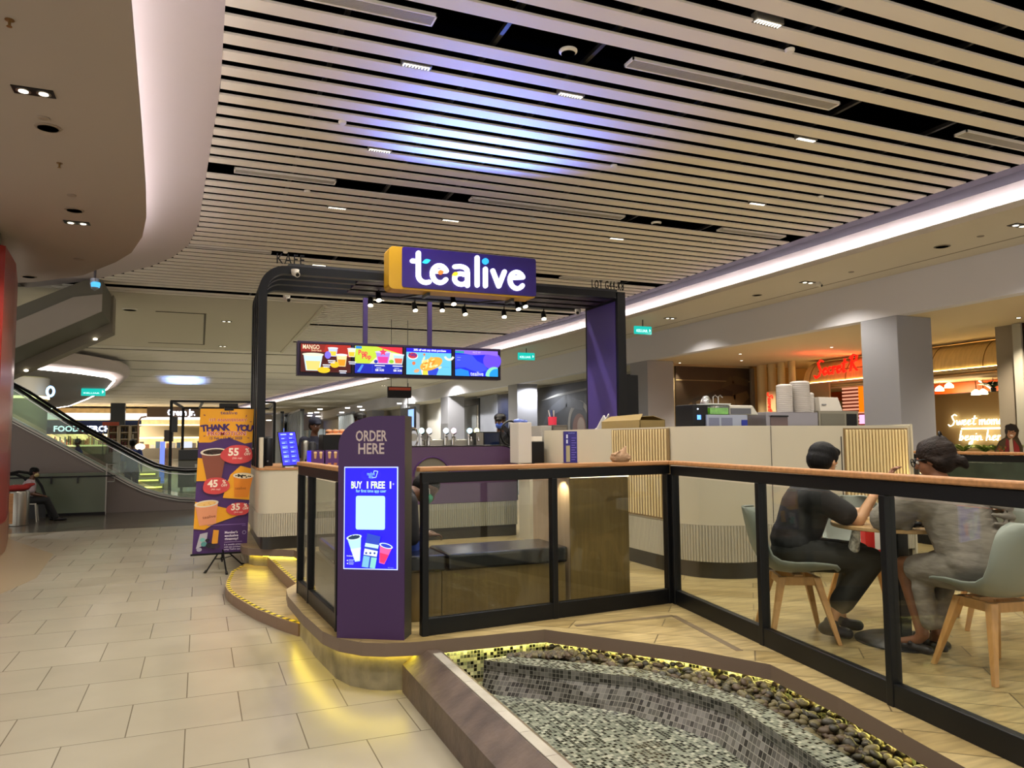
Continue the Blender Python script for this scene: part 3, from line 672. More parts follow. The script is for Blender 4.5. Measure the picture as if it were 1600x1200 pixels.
c0 = Py(537, 888, 5.0).z - PZ; c1 = Py(539, 731, 5.0).z - PZ; sx0 = .05; sx1 = .405
mb = MB(); mb.add([tp(a, b, .001) for a, b in ((sx0 - .006, c0 - .006), (sx1 + .006, c0 - .006), (sx1 + .006, c1 + .006), (sx0 - .006, c1 + .006))] + [tp(a, b, .007) for a, b in ((sx0 - .006, c0 - .006), (sx1 + .006, c0 - .006), (sx1 + .006, c1 + .006), (sx0 - .006, c1 + .006))],
       [(4, 5, 6, 7), (0, 1, 5, 4), (1, 2, 6, 5), (2, 3, 7, 6), (3, 0, 4, 7)])
scr = mb.build('screen', glow('screen_edge_white', '#aebcff', 1.6), tt)
a = Art(tp(sx0, c0, .0075), TU, (0, 0, 1), 1.0, .0003); W_, H_ = sx1 - sx0, c1 - c0
def blk(x, y): return (x * W_, y * H_)
a.rect(0, 0, W_, H_, '#1a00ff'); a.ell(W_ * .5, H_ * .93, W_ * .2, W_ * .12, '#2410ff'); a.ell(W_ * .5, H_ * .94, W_ * .13, W_ * .08, '#1a00ff')
a.text('tealive', W_ * .5, H_ * .925, .030, '#9fe8ff', fit=W_ * .15); a.text('app', W_ * .5, H_ * .9, .03, '#9fe8ff', fit=W_ * .08)
for p in ([(.53, .9), (.60, .905)], [(.60, .905), (.635, .965)], [(.635, .965), (.565, .97)], [(.565, .97), (.555, .945)]):
    (x0, y0), (x1, y1) = blk(*p[0]), blk(*p[1]); l = math.hypot(x1 - x0, y1 - y0); nx, ny = -(y1 - y0) / l * .0022, (x1 - x0) / l * .0022
    a.poly([(x0 - nx, y0 - ny), (x1 - nx, y1 - ny), (x1 + nx, y1 + ny), (x0 + nx, y0 + ny)], '#bfeaff')
for t_, cx, sc in (('BUY', .23, .21), ('1', .44, None), ('FREE', .64, .27), ('1', .88, None)):
    a.text(t_, W_ * cx, H_ * .796, .062, '#f4ffe0', bold=.035, fit=W_ * sc if sc else None)
a.text('*', W_ * .935, H_ * .815, .03, '#f4ffe0')
for cx in (.14, .6): a.ell(W_ * cx, H_ * .815, .004, .008, '#9be83a')
a.text('for first time app user', W_ * .51, H_ * .755, .028, '#a8f6ff', bold=.012, fit=W_ * .58)
a.rrect(W_ * .22, H_ * .385, W_ * .78, H_ * .72, .012, '#c6fff2')
def tcup(cx, cy, rot, w0, w1, h, colr, fillc, top):
    c_, s_ = math.cos(R(rot)), math.sin(R(rot)); T = lambda x, y: (cx + x * c_ - y * s_, cy + x * s_ + y * c_)
    a.poly([T(-w0, 0), T(w0, 0), T(w1, h), T(-w1, h)], colr); a.poly([T(-w0 * .8, .006), T(w0 * .8, .006), T(w1 * .75, h * .55), T(-w1 * .75, h * .55)], fillc)
    a.ell(*T(0, h), w1 * 1.1, w1 * .38, '#dff6ff', rot=rot); a.ell(*T(0, h), w1 * .85, w1 * .26, top, rot=rot)
tcup(W_ * .26, H_ * .07, 9, W_ * .05, W_ * .135, H_ * .24, '#bff0f4', '#e8fff6', '#123a5a')
for i in range(9): a.ell(W_ * (.11 + .022 * i), H_ * (.30 + .013 * (i % 3)), .003, .003, '#0c1240')
a.poly([blk(.33, .02), blk(.60, .0), blk(.70, .32), blk(.45, .35)], '#2447c8'); a.poly([blk(.40, .22), blk(.655, .2), blk(.67, .235), blk(.415, .255)], '#cffaff')
a.poly([blk(.38, .14), blk(.63, .12), blk(.65, .175), blk(.40, .2)], '#f2ffff')
for q in (.43, .51, .59): a.ell(W_ * q, H_ * .155, .007, .007, '#203aa8')
a.poly([blk(.35, .02), blk(.47, .012), blk(.50, .12), blk(.38, .13)], '#7fc7e8'); a.poly([blk(.50, .012), blk(.60, .004), blk(.635, .11), blk(.53, .115)], '#8fe0d8')
tcup(W_ * .73, H_ * .055, -14, W_ * .05, W_ * .12, H_ * .18, '#ff5fa8', '#ff2f6a', '#1e38d8')
a.text('Free with purchase', W_ * .06, H_ * .12, .011, '#ffffff', 'l', bold=.02, fit=W_ * .15)
for q in (.05, .08): a.ell(W_ * .075, H_ * q, .004, .004, '#ffffff'); a.rect(W_ * .1, H_ * (q + .005), W_ * .2, H_ * (q + .009), '#c9e8ff'); a.rect(W_ * .1, H_ * (q - .008), W_ * .19, H_ * (q - .004), '#c9e8ff')
a.text('T&C apply', W_ * .9, H_ * .012, .009, '#9fb8ff')
a.build('screen_artwork', scr)
a = Art(tp(0, 0, .0006), TU, (0, 0, 1), 0, .0006)
a.text('ORDER', TW * .5, Py(579, 689, 4.9).z - PZ, .098, '#b8a9a6', bold=.02, fit=.215); a.text('HERE', TW * .5, Py(579, 709, 4.9).z - PZ, .098, '#b8a9a6', bold=.02, fit=.178)
a.build('lettering', tt)

# cushioned bench behind the railing, and the timber-veneer bin cabinet
be = thing('corner_bench', 'L-shaped brown bench with black cushions behind the railing', 'bench', (1.9, 5.45, PZ))
MB().box(1.62, 2.60, 5.22, 5.68, PZ, .66).build('base', M_brown, be); MB().prism([(1.0, 5.3), (1.615, 5.22), (1.615, 5.70), (1.35, 6.6), (.93, 6.6), (.93, 5.5)], PZ, .66).build('base', M_brown, be)
M_vinyl = mat('black_vinyl', '#0d0f14', .22, spec=.7)
MB().box(1.66, 2.615, 5.19, 5.71, .662, .78).build('cushion', M_vinyl, be, bevel=.02)
MB().prism([(1.02, 5.26), (1.645, 5.19), (1.645, 5.71), (1.38, 6.58), (.95, 6.58), (.95, 5.45)], .662, .78).build('cushion', M_vinyl, be, bevel=.02)
bc = thing('bin_cabinet', 'tall brown veneer bin cabinet with a lit strip under its top, behind the railing', 'cabinet', (2.9, 5.55, PZ))
MB().box(2.64, 3.16, 5.205, 5.215, PZ + .02, 1.285).build('front_panel', M_brown, bc, bevel=.002)
MB().box(2.64, 3.16, 5.218, 5.90, PZ, 1.29).build('body', mat('pale_veneer_side', '#a5917a', .45, noise=.1, nscale=4, stretch=(9, 9, .6)), bc)
MB().box(2.63, 3.17, 5.20, 5.91, 1.292, 1.312).build('top_panel', mat('cabinet_top_pale', '#c9b58c', .4), bc, bevel=.003)
MB().box(2.64, 3.16, 5.195, 5.205, 1.296, 1.306).build('lamp', glow('warm_strip', '#fff0c0', 3), bc); lamp('cabinet_bulb', 'SPOT', (2.56, 5.3, 1.28), 5, (1, .8, .5), (.5, .1, -1), spot_size=R(110), spot_blend=.6, shadow_soft_size=.01)

# white bar counter with slatted insets
bar = thing('bar_counter', 'long white curved bar counter with ribbed panels and a black kick band', 'counter', (5.4, 6.4, PZ))
def rcorner(x0, y0, r, n=8, inset=0):
    """plan of the counter front: left side, rounded near corner, front, right end"""
    X0, Y0, r2 = x0 + inset, y0 + inset, r - inset * .0
    return [(X0, 8.9)] + [(X0 + r2 - r2 * math.cos(R(a)), Y0 + r2 - r2 * math.sin(R(a))) for a in [90 * i / n for i in range(n + 1)]] + [(6.70 - inset, Y0)]
def wallrun(P, th, z0, z1, name, m, parent, bevel=0):
    Q = offset(P, th); mb = MB(); n = len(P)
    for a0, a1, b0, b1 in zip(P, P[1:], Q, Q[1:]):
        mb.add([(*a0, z0), (*a1, z0), (*a1, z1), (*a0, z1), (*b0, z0), (*b1, z0), (*b1, z1), (*b0, z1)], [(0, 1, 2, 3), (5, 4, 7, 6), (3, 2, 6, 7), (1, 0, 4, 5)])
    for i in (0, n - 1): mb.add([(*P[i], z0), (*P[i], z1), (*Q[i], z1), (*Q[i], z0)], [(0, 1, 2, 3)])
    return mb.build(name, m, parent, smooth=True, angle=30)
Fp = rcorner(4.15, 5.54, .55)
wallrun(Fp, .18, .80, 1.705, 'body', M_cream, bar)
wallrun(offset(Fp, .006), .17, .47, .798, 'fluted_band', mat('fluted_grey_band', '#a8a292', .6), bar)
fl = MB(); L = plen(offset(Fp, .004)); PP = offset(Fp, .004); nfl = int(L[-1] / .028)
for i in range(nfl):
    p = pat(PP, L, (i + .5) / nfl); fl.cyl((p.x, p.y, .47), .0125, .328, 8)
fl.build('fluting', _M['fluted_grey_band'], bar, smooth=True)
wallrun(offset(Fp, .03), .14, PZ, .468, 'kickboard', mat('black_kick_laminate', '#191613', .3), bar)
MB().box(6.70, 6.72, 5.52, 6.5, PZ, 1.72).build('end_panel', M_cream, bar)
rb = MB()
for i in range(21): rb.box(4.128, 4.148, 6.10 + .05 * i, 6.122 + .05 * i, .835, 1.685)
rb.build('slatted_panel', mat('slat_panel_beige', '#d6c291', .5), bar, bevel=.003)
MB().box(4.136, 4.149, 6.06, 7.14, .82, 1.69).build('slatted_panel_backing', mat('slat_backing_brown', '#7a6440', .7), bar)
rb = MB()
for i in range(19): rb.box(5.82 + .044 * i, 5.843 + .044 * i, 5.516, 5.536, .86, 1.665)
rb.build('slatted_panel', _M['slat_panel_beige'], bar, bevel=.003)
MB().box(5.80, 6.66, 5.530, 5.539, .84, 1.68).build('slatted_panel_backing', _M['slat_backing_brown'], bar)
MB().box(4.905, 4.909, 5.535, 5.539, .81, 1.70).build('panel_joint', M_dark, bar); MB().box(5.765, 5.772, 5.533, 5.539, .9, 1.6).build('panel_joint', M_dark, bar)
MB().box(4.34, 6.68, 5.73, 6.5, 1.25, 1.28).build('worktop', M_steel, bar, bevel=.004)
MB().box(4.34, 4.95, 6.5, 8.85, 1.25, 1.28).build('worktop', M_steel, bar, bevel=.004)
MB().box(4.36, 6.68, 6.32, 6.48, PZ, 1.25).build('rear_panel', M_cream, bar)
wl_ = lamp('wall_wash_bulb', 'SPOT', (6.9, 5.3, .9), 25, (1, .75, .35), (-.35, .5, 1), spot_size=R(100), spot_blend=1, shadow_soft_size=.08)
t = thing('bracket_light', 'small glowing light at the right end of the white counter', 'light', (6.8, 5.42, 1.28)); MB().box(6.735, 6.86, 5.47, 5.54, 1.22, 1.34).build('shade', glow('bracket_glow', '#ffd58a', 3), t); MB().box(6.715, 6.735, 5.47, 5.54, 1.2, 1.36).build('bracket', M_dark, t)

# purple order counter with a hatch and rounded corner
oc = thing('order_counter', 'purple fronted order counter with a rounded top corner and grey fluted base', 'counter', (3.0, 9.5, PZ))
pts = [(2.1, .78), (3.93, .78), (3.93, 1.30)] + [(3.71 + .22 * math.cos(R(a)), 1.30 + .21 * math.sin(R(a))) for a in range(15, 91, 15)] + [(2.1, 1.51)]
hole = [(2.75 + .24 * math.cos(R(a)), 1.135 + .24 * math.sin(R(a))) for a in range(0, 181, 15)]
bm_ = MB(); n = len(pts)
bm_.add([(a_, 9.3, b_) for a_, b_ in pts] + [(a_, 9.36, b_) for a_, b_ in pts], [tuple(range(n)), tuple(range(2 * n - 1, n - 1, -1))] + [(i, i + n, (i + 1) % n + n, (i + 1) % n) for i in range(n)])
bm_.build('front_panel', mat('counter_aubergine', '#46304e', .4), oc, bevel=.003)
h = MB(); n = len(hole); h.add([(a_, 9.297, b_) for a_, b_ in hole], [tuple(range(n))]); h.build('hatch', mat('hatch_dark', '#5c574c', .5), oc)
rim_ = MB(); rim_.tube([(a_, 9.292, b_) for a_, b_ in hole], .012, 6); rim_.build('hatch_rim', M_purple, oc)
tr_ = MB(); tr_.tube([(2.1, 9.3, 1.515), (3.71, 9.3, 1.515)] + [(3.71 + .225 * math.cos(R(a)), 9.3, 1.30 + .215 * math.sin(R(a))) for a in range(75, -1, -15)] + [(3.935, 9.3, .79)], .008, 6); tr_.build('edge_trim', M_black, oc)
MB().box(2.1, 3.93, 9.31, 9.37, .47, .778).build('fluted_band', mat('grey_band_plain', '#8a8878', .6), oc)
fl = MB()
for i in range(60): fl.cyl((2.12 + .0305 * i, 9.31, .47), .013, .306, 8)
fl.build('fluting', _M['grey_band_plain'], oc, smooth=True)
MB().box(2.1, 3.93, 9.34, 9.38, PZ, .468).build('kickboard', _M['black_kick_laminate'], oc)
MB().box(2.1, 3.95, 9.38, 10.2, 1.46, 1.5).build('worktop', M_steel, oc)
rt = thing('return_counter', 'white panelled side counter turning forward from the purple counter', 'counter', (4.0, 8.9, PZ))
MB().box(3.96, 4.12, 7.6, 9.28, .78, 1.27).build('body', M_cream, rt); MB().box(3.97, 4.11, 7.61, 9.27, .47, .778).build('fluted_band', _M['grey_band_plain'], rt); MB().box(3.99, 4.1, 7.63, 9.25, PZ, .468).build('kickboard', _M['black_kick_laminate'], rt)
MB().box(3.94, 4.13, 7.58, 9.29, 1.272, 1.29).build('worktop', M_wood, rt)

# left service counter on the corner, in front of the arch
lc = thing('service_counter', 'white rounded service counter with a thin oak top, beside the promotion banner', 'counter', (.9, 9.6, PZ))
def lplan(i):
    x0, y0, r = .66 + i, 9.36 + i, .12; return [(x0, 11.4)] + [(x0 + r - r * math.cos(R(a)), y0 + r - r * math.sin(R(a))) for a in range(0, 91, 15)] + [(1.9, y0)]
wallrun(lplan(0), .5, .74, 1.25, 'body', M_cream, lc)
wallrun(lplan(.006), .48, .47, .738, 'fluted_band', _M['fluted_grey_band'], lc)
P2 = lplan(.004); L = plen(P2); fl = MB()
for i in range(120): p = pat(P2, L, (i + .5) / 120); fl.cyl((p.x, p.y, .47), .012, .268, 8)
fl.build('fluting', _M['fluted_grey_band'], lc, smooth=True)
wallrun(lplan(.03), .44, PZ, .468, 'kickboard', _M['black_kick_laminate'], lc)
MB().prism(lplan(-.012) + [(1.9, 9.9), (1.2, 9.9), (1.2, 11.4)], 1.252, 1.275).build('worktop', M_wood, lc)
t = thing('counter_divider', 'narrow white upright panel standing at the left end of the service counter', 'panel', (.69, 9.7, 1.275)); MB().box(.67, .71, 9.5, 10.4, 1.276, 1.64).build('panel_board', M_cream, t, bevel=.004)
# ================================================================== ENTRANCE ARCH, SIGN AND MENU SCREENS
ar = thing('entrance_arch', 'tall black entrance arch with curved ribs on the left and purple lining on the right', 'arch', (3.3, 10.0, PZ))
def hoop(y0, y1, zt, name, r0=.33, wide=.10):
    """an inverted L of flat section: up the left side, round the corner, along the top"""
    x0 = .64; o_ = [(x0, 1.28)] + [(x0 + r0 - r0 * math.cos(R(a)), zt - r0 + r0 * math.sin(R(a))) for a in range(0, 91, 10)] + [(5.74, zt)]
    ri = r0 - wide; i_ = [(x0 + wide, 1.28)] + [(x0 + r0 - ri * math.cos(R(a)), zt - r0 + ri * math.sin(R(a))) for a in range(0, 91, 10)] + [(5.74, zt - wide)]
    mb = MB()
    for a, b, c, d in zip(o_, o_[1:], i_[1:], i_):
        mb.add([(p[0], y, p[1]) for y in (y0, y1) for p in (a, b, c, d)], [(0, 1, 2, 3), (7, 6, 5, 4), (0, 4, 5, 1), (3, 2, 6, 7)])
    return mb.build(name, M_black, ar, smooth=True, angle=30)
for y0, y1 in ((9.70, 9.82), (10.02, 10.12), (10.38, 10.48), (10.85, 10.97)): hoop(y0, y1, 3.80, 'rib')
M_lining = mat('purple_lining', '#4a3a86', .5); M_plum = mat('dark_purple_steel', '#2a1a42', .5)
MB().box(5.76, 5.90, 9.70, 10.72, PZ, 3.80).build('right_leg', M_black, ar, bevel=.004)
MB().box(5.752, 5.759, 9.76, 10.66, PZ, 3.66).build('lining', M_lining, ar)
MB().box(.99, 5.759, 9.70, 9.80, 3.801, 3.83).build('top_edge', M_dark, ar)
MB().box(1.9, 5.759, 9.84, 10.70, 3.70, 3.79).build('top_lining', M_plum, ar)
MB().box(5.92, 6.12, 9.74, 10.2, PZ, 2.55).build('side_box', M_black, ar)
for tx, px, py, w, lb in (('KAFE', 454, 417, .34, 0), ('LOT G44-K8', 950, 466, .55, 0)):
    c = Py(px, py, 9.76); mb = MB(); vs, fs = textmesh(tx, 0, 0, 1.2); x0, x1 = min(v[0] for v in vs), max(v[0] for v in vs); s_ = w / (x1 - x0)
    P = [(c.x - w / 2 + (x - x0) * s_, 9.75, 3.835 + y * .19) for x, y in vs]; mb.add(P, fs); mb.add([(a_, b_ + .012, z) for a_, b_, z in P], fs)
    o = mb.build('lettering', M_black, ar)
# shop sign
sg = thing('shop_sign', 'lit purple shop sign with large white letters and a yellow left side', 'sign', (3.3, 9.45, 3.56))
SX0, SX1, SZ0, SZ1, SY0, SY1 = 2.37, 4.27, 3.565, 4.085, 9.37, 9.66
def rr(x0, x1, z0, z1, r, k=5):
    P = []
    for cx, cz, t0 in ((x1 - r, z0 + r, -90), (x1 - r, z1 - r, 0), (x0 + r, z1 - r, 90), (x0 + r, z0 + r, 180)): P += [(cx + r * math.cos(R(t0 + 90 * i / k)), cz + r * math.sin(R(t0 + 90 * i / k))) for i in range(k + 1)]
    return P
P = rr(SX0 - .17, SX1 + .0, SZ0 - .025, SZ1 + .01, .06); n = len(P)
mb = MB(); mb.add([(x, SY0 + .012, z) for x, z in P] + [(x, SY1, z) for x, z in P], [tuple(range(n)), tuple(range(2 * n - 1, n - 1, -1))] + [(i, i + n, (i + 1) % n + n, (i + 1) % n) for i in range(n)])
mb.build('casing', mat('sign_yellow', '#b88c00', .5), sg)
P = rr(SX0, SX1, SZ0, SZ1 + .012, .035); n = len(P)
mb = MB(); mb.add([(x, SY0, z) for x, z in P] + [(x, SY0 + .012, z) for x, z in P], [tuple(range(n))] + [(i, i + n, (i + 1) % n + n, (i + 1) % n) for i in range(n)])
mb.build('face', mat('sign_face_purple', '#2b1470', .35), sg)
lw = .060
def sp(a, b, h): return (SX0 + .09 + a * 1.07, SY0 - .001 - h, SZ0 + .045 + b)
LT = []
LT += [[(.115, .43), (.115, .13)] + arc(.205, .125, .09, 180, 300, 8)]                                        # t
LT += [[(.04, .315), (.115, .315)]]
LT += [[(.30, .195), (.47, .215)] + arc(.385, .165, .095, 32, 325, 16, .118)]                                   # e
LT += [[(.58, .285)] + arc(.655, .235, .09, 110, 20, 5, .06) + [(.745, .215), (.745, .035)], arc(.66, .12, .083, 60, 330, 14, .075)]      # a
LT += [[(.875, .44), (.875, .05)], [(.985, .29), (.985, .05)]]                                                  # l i
LT += [[(1.085, .275), (1.165, .06), (1.245, .275)]]                                                            # v
LT += [[(1.33, .195), (1.50, .215)] + arc(1.415, .165, .095, 32, 325, 16, .118)]                                # e
mb = MB(); strokes(mb, LT, lw, lambda x, y, h: sp(x, y * .97, h), .025); mb.build('lettering', glow('sign_letter_white', '#eef2ff', 2.6), sg)
def leaf(cx, cy, w, h, rot):
    P = [(w * math.sin(PI * t / 8), 0) for t in range(0)]; up_ = [(-w + 2 * w * t / 8, h * math.sin(PI * t / 8)) for t in range(9)]; dn = [(w - 2 * w * t / 8, -h * math.sin(PI * t / 8)) for t in range(1, 8)]
    c_, s_ = math.cos(R(rot)), math.sin(R(rot)); return [(cx + x * c_ - y * s_, cy + x * s_ + y * c_) for x, y in up_ + dn]
for nm, c_, P in (('leaf_dot', '#23c8f0', leaf(.215, .315, .055, .028, 20)), ('leaf_dot', '#ff7a2a', leaf(.395, .185, .045, .03, 10)), ('leaf_dot', '#ffd21f', leaf(.585, .175, .045, .028, 30)), ('round_dot', '#2aa4f0', arc(.985, .385, .042, 0, 345, 20))):
    mb = MB(); n = len(P); mb.add([sp(x, y, .028) for x, y in P] + [sp(x, y, 0) for x, y in P], [tuple(range(n))] + [(i, i + n, (i + 1) % n + n, (i + 1) % n) for i in range(n)]); mb.build(nm, glow('leaf_' + c_[1:], c_, 1.5), sg)
# the halo-lit letters throw blue light on the slats above: a box light in the top of the sign
MB().box(2.7, 4.0, 9.44, 9.60, SZ1 + .012, SZ1 + .03).build('top_lamp', glow('blue_lamp', '#3a5cff', 2), sg)
lamp('blue_uplight_bulb', 'AREA', (3.25, 9.2, SZ1 + .10), 62, (.10, .22, 1), (-.06, -.95, 1.0), shape='RECTANGLE', size=1.5, size_y=.1, spread=R(105))
for x in (2.75, 3.95):
    MB().bar((x, 9.66, SZ0 - .01), (x - .1, 10.6, 3.66), .03, .03).build('bracket', M_dark, sg)
    MB().box(x - .02, x + .02, 9.45, 9.7, SZ0 - .07, SZ0 - .03).build('bracket', M_dark, sg)

# menu screens hung on two purple posts
MY = 12.2
mn = thing('menu_board', 'row of four lit menu screens hanging on two purple posts', 'menu board', (3.1, MY, 2.63))
X0, X1, Z0, Z1 = 1.42, 4.84, 2.645, 3.165
MB().box(X0 - .02, X1 + .02, MY, MY + .16, Z0 - .015, Z1 + .015).build('casing', mat('menu_case_purple', '#2c1c40', .5), mn, bevel=.004)
for px in (572, 673):
    x = Py(px, 520, MY).x; MB().box(x - .035, x + .035, MY + .04, MY + .11, Z1 + .015, 4.1).build('post', mat('post_purple', '#35255a', .5), mn)
MB().box(2.2, 3.9, MY + .02, MY + .13, 4.1, 4.16).build('hanging_bar', M_plum, mn)
sw = (X1 - X0) / 4; E_ = 1.05
def screen(i):
    x0 = X0 + i * sw + .03; o = MB().box(x0 - .012, x0 + sw - .045, MY - .012, MY - .001, Z0 + .03, Z1 - .02).build('screen', M_black, mn)
    return o, Art((x0, MY - .0125, Z0 + .042), (1, 0, 0), (0, 0, 1), E_, .0008), sw - .069, Z1 - Z0 - .074
def cup(a, cx, cy, w, h, c, f, lid='#e8f4ff'):
    a.poly([(cx - w * .36, cy), (cx + w * .36, cy), (cx + w * .5, cy + h), (cx - w * .5, cy + h)], c); a.poly([(cx - w * .3, cy + .01), (cx + w * .3, cy + .01), (cx + w * .38, cy + h * .6), (cx - w * .38, cy + h * .6)], f)
    a.ell(cx, cy + h, w * .56, h * .1, lid)
o, a, w, h = screen(0)
a.rect(0, 0, w, h, '#4a0c0a'); a.poly([(0, h * .75), (0, h), (w, h), (w, h * .55), (w * .6, h * .72)], '#b01808'); a.poly([(0, h * .72), (w * .45, h * .74), (w * .5, h), (0, h)], '#8f1206')
a.text('MANGO', .03, h * .82, .1, '#ffe9c0', 'l', bold=.01, fit=.26); a.text('Series', .16, h * .74, .05, '#f8d8a8', 'l', fit=.16)
cup(a, .19, .02, .30, h * .58, '#cfe8ee', '#f4d878', '#f4f8d0'); a.ell(.36, .035, .1, .05, '#f0c820')
cup(a, .50, h * .58, .15, h * .3, '#c8d4ff', '#ffd23a'); cup(a, .80, h * .58, .13, h * .3, '#f4e8d0', '#ffc82a'); cup(a, .64, h * .22, .17, h * .42, '#ffe0a0', '#ff9a1a'); a.ell(.53, h * .28, .07, .05, '#ffc820'); a.ell(.42, h * .62, .05, .06, '#7d6cff')
for x, y in ((.42, .40), (.75, .38), (.34, .24), (.60, .04)): a.rect(x, h * y, x + .12, h * y + .015, '#fff'); a.rect(x + .01, h * y - .03, x + .11, h * y - .015, '#d8e0ff')
a.build('screen_artwork', o)
o, a, w, h = screen(1)
a.rect(0, 0, w, h, '#0a1fb0'); a.rect(0, h * .36, w, h, '#c8e03a'); a.poly([(w * .45, h), (w, h), (w, h * .74), (w * .75, h * .86)], '#e8203a'); a.poly([(w * .3, h * .36), (w, h * .36), (w, h * .72), (w * .8, h * .8), (w * .55, h * .78)], '#f6f0c0')
a.text('Pop', .13, h * .68, .11, '#f0204a', bold=.03, fit=.15); a.text('Pop', .19, h * .54, .11, '#f0204a', bold=.03, fit=.15); a.rrect(.01, h * .9, .11, h * .99, .01, '#1a8ae8')
cup(a, .46, h * .38, .24, h * .42, '#a88cff', '#ff3a9a', '#d8c8ff'); a.poly([(.46 + .07 * math.cos(R(90 + 36 * i)) * (1 if i % 2 == 0 else .45), h * .8 + .07 * math.sin(R(90 + 36 * i)) * (1 if i % 2 == 0 else .45)) for i in range(10)], '#ff3a6a')
cup(a, .72, h * .38, .18, h * .34, '#b8e0e8', '#f06a4a'); a.ell(.34, h * .44, .03, .03, '#1a2ab0'); a.ell(.6, h * .46, .04, .03, '#8fd030')
for x in (.32, .62): a.rect(x, h * .28, x + .17, h * .31, '#fff'); a.rect(x + .03, h * .2, x + .11, h * .22, '#c8d8ff'); a.text('RM 14.90', x + .085, h * .09, .05, '#fff', bold=.03, fit=.14)
a.rect(.28, .02, .284, h * .33, '#3a5aff'); a.poly([(.03, .02), (.08, .02), (.14, h * .3), (.11, h * .32)], '#4a90ff'); a.build('screen_artwork', o)
o, a, w, h = screen(2)
a.rect(0, 0, w, h, '#6ccaf0'); a.rect(0, h * .85, w, h, '#1c10e0'); a.text('30% off with any drink purchase', w * .52, h * .90, .05, '#fff', bold=.03, fit=w * .72)
a.ell(.11, h * .70, .09, .06, '#fff'); a.ell(.11, h * .72, .08, .05, '#d02a3a'); a.text('Fully', .11, h * .70, .07, '#1a2a9a', bold=.03, fit=.14)
a.poly([(.27, 0), (.52, 0), (.56, h * .22), (.24, h * .28)], '#e8e0ff'); a.poly([(.38, 0), (.52, 0), (.57, h * .28), (.36, h * .2)], '#2a48d8'); a.rect(.28, 0, .37, h * .16, '#f4e048')
a.ell(.43, h * .42, .21, .10, '#f0b040', rot=22); random.seed(4)
for i in range(26): a.ell(.27 + random.random() * .32, h * (.28 + .35 * random.random()), .035, .016, random.choice(['#ffdf80', '#e8932a', '#fff0b0', '#f4c050']), rot=random.random() * 90)
a.ring(.74, h * .78, .06, .1, '#e8ecd8', 200, 340); a.ell(.12, h * .42, .03, .03, '#e87a4a'); a.ell(.17, h * .14, .05, .03, '#e8a878', rot=20); a.ell(.30, h * .76, .02, .02, '#e87a4a'); a.rect(.6, h * .3, .74, h * .31, '#3a9ad8'); a.build('screen_artwork', o)
o, a, w, h = screen(3)
a.rect(0, 0, w, h, '#1222ff'); a.poly([(0, h * .3), (0, h * .82), (.3, h * .84), (.4, h * .6), (.55, h * .45), (.6, h * .25), (.45, h * .14), (.3, h * .22), (.18, h * .33)], '#3a4eff'); a.ell(.68, h * .62, .17, .15, '#6a48f0'); a.rect(w * .8, h * .45, w, h * .78, '#6a48f0')
a.poly([(0, 0), (.26, 0), (.24, h * .2), (.1, h * .28), (0, h * .24)], '#1a8cff'); a.poly([(0, h), (0, h * .9), (.35, h * .82), (.6, h * .86), (w, h * .8), (w, h)], '#9068e8'); a.rect(0, h * .88, .16, h * .96, '#1aa0a8')
a.poly([(.58, 0)] + [(.72 + .17 * math.cos(R(t)), .0 + .17 * math.sin(R(t))) for t in range(175, 60, -15)] + [(w, .12), (w, 0)], '#8fe8c0'); a.poly([(.63, 0)] + [(.76 + .14 * math.cos(R(t)), .0 + .14 * math.sin(R(t))) for t in range(170, 70, -15)] + [(w, .1), (w, 0)], '#1a9cf0')
a.text('Kacang Ceriality', w * .5, h * .88, .05, '#d8c8ff', fit=.3) if False else a.text('NEW', w * .5, h * .885, .05, '#d8c8ff', fit=.14, space=1.4); a.rect(.03, h * .70, .1, h * .72, '#8fa0ff'); a.rect(.03, h * .60, .09, h * .62, '#8fa0ff'); a.text('tealive', w * .5, h * .02, .1, '#e8eeff', bold=.01, fit=.24); a.build('screen_artwork', o)

# track spotlights under the arch roof
def rod(px, py, y, label, aim=(0, -.3, -1), p=30):
    c = Py(px, py, y); t = thing('track_spotlight', label, 'spotlight', (c.x, y, c.z + .18), 'track spotlights under the arch')
    d = V3(aim).normalized(); mb = MB(); mb.tube([c - d * .13, c - d * .02, c], [.035, .042, .042], 14); mb.build('head', M_black, t, smooth=True)
    mb = MB(); mb.tube([c + d * .002, c + d * .006], .036, 14); mb.build('bulb', glow('spot_glow', '#fff0cc', 14), t)
    MB().bar(c - d * .08, (c.x, y, c.z + .2), .014, .014).build('bracket', M_black, t)
    lamp('track_bulb', 'SPOT', tuple(c + d * .03), p, (1, .88, .68), tuple(d), spot_size=R(95), spot_blend=.5, shadow_soft_size=.03); return t
wd = 'first second third fourth fifth sixth seventh eighth ninth tenth'.split()
SP = [(579, 477, 10.9), (592, 469, 10.3), (649, 485, 10.9), (691, 485, 10.9), (709, 475, 10.3), (727, 491, 10.9), (788, 495, 10.9), (810, 483, 10.3), (821, 479, 10.0), (850, 498, 10.9)]
for i, (a_, b_, y) in enumerate(SP): rod(a_, b_, y, '%s small lit track spotlight from the left under the arch roof' % wd[i], (.1 * ((i % 3) - 1), -.5, -1))
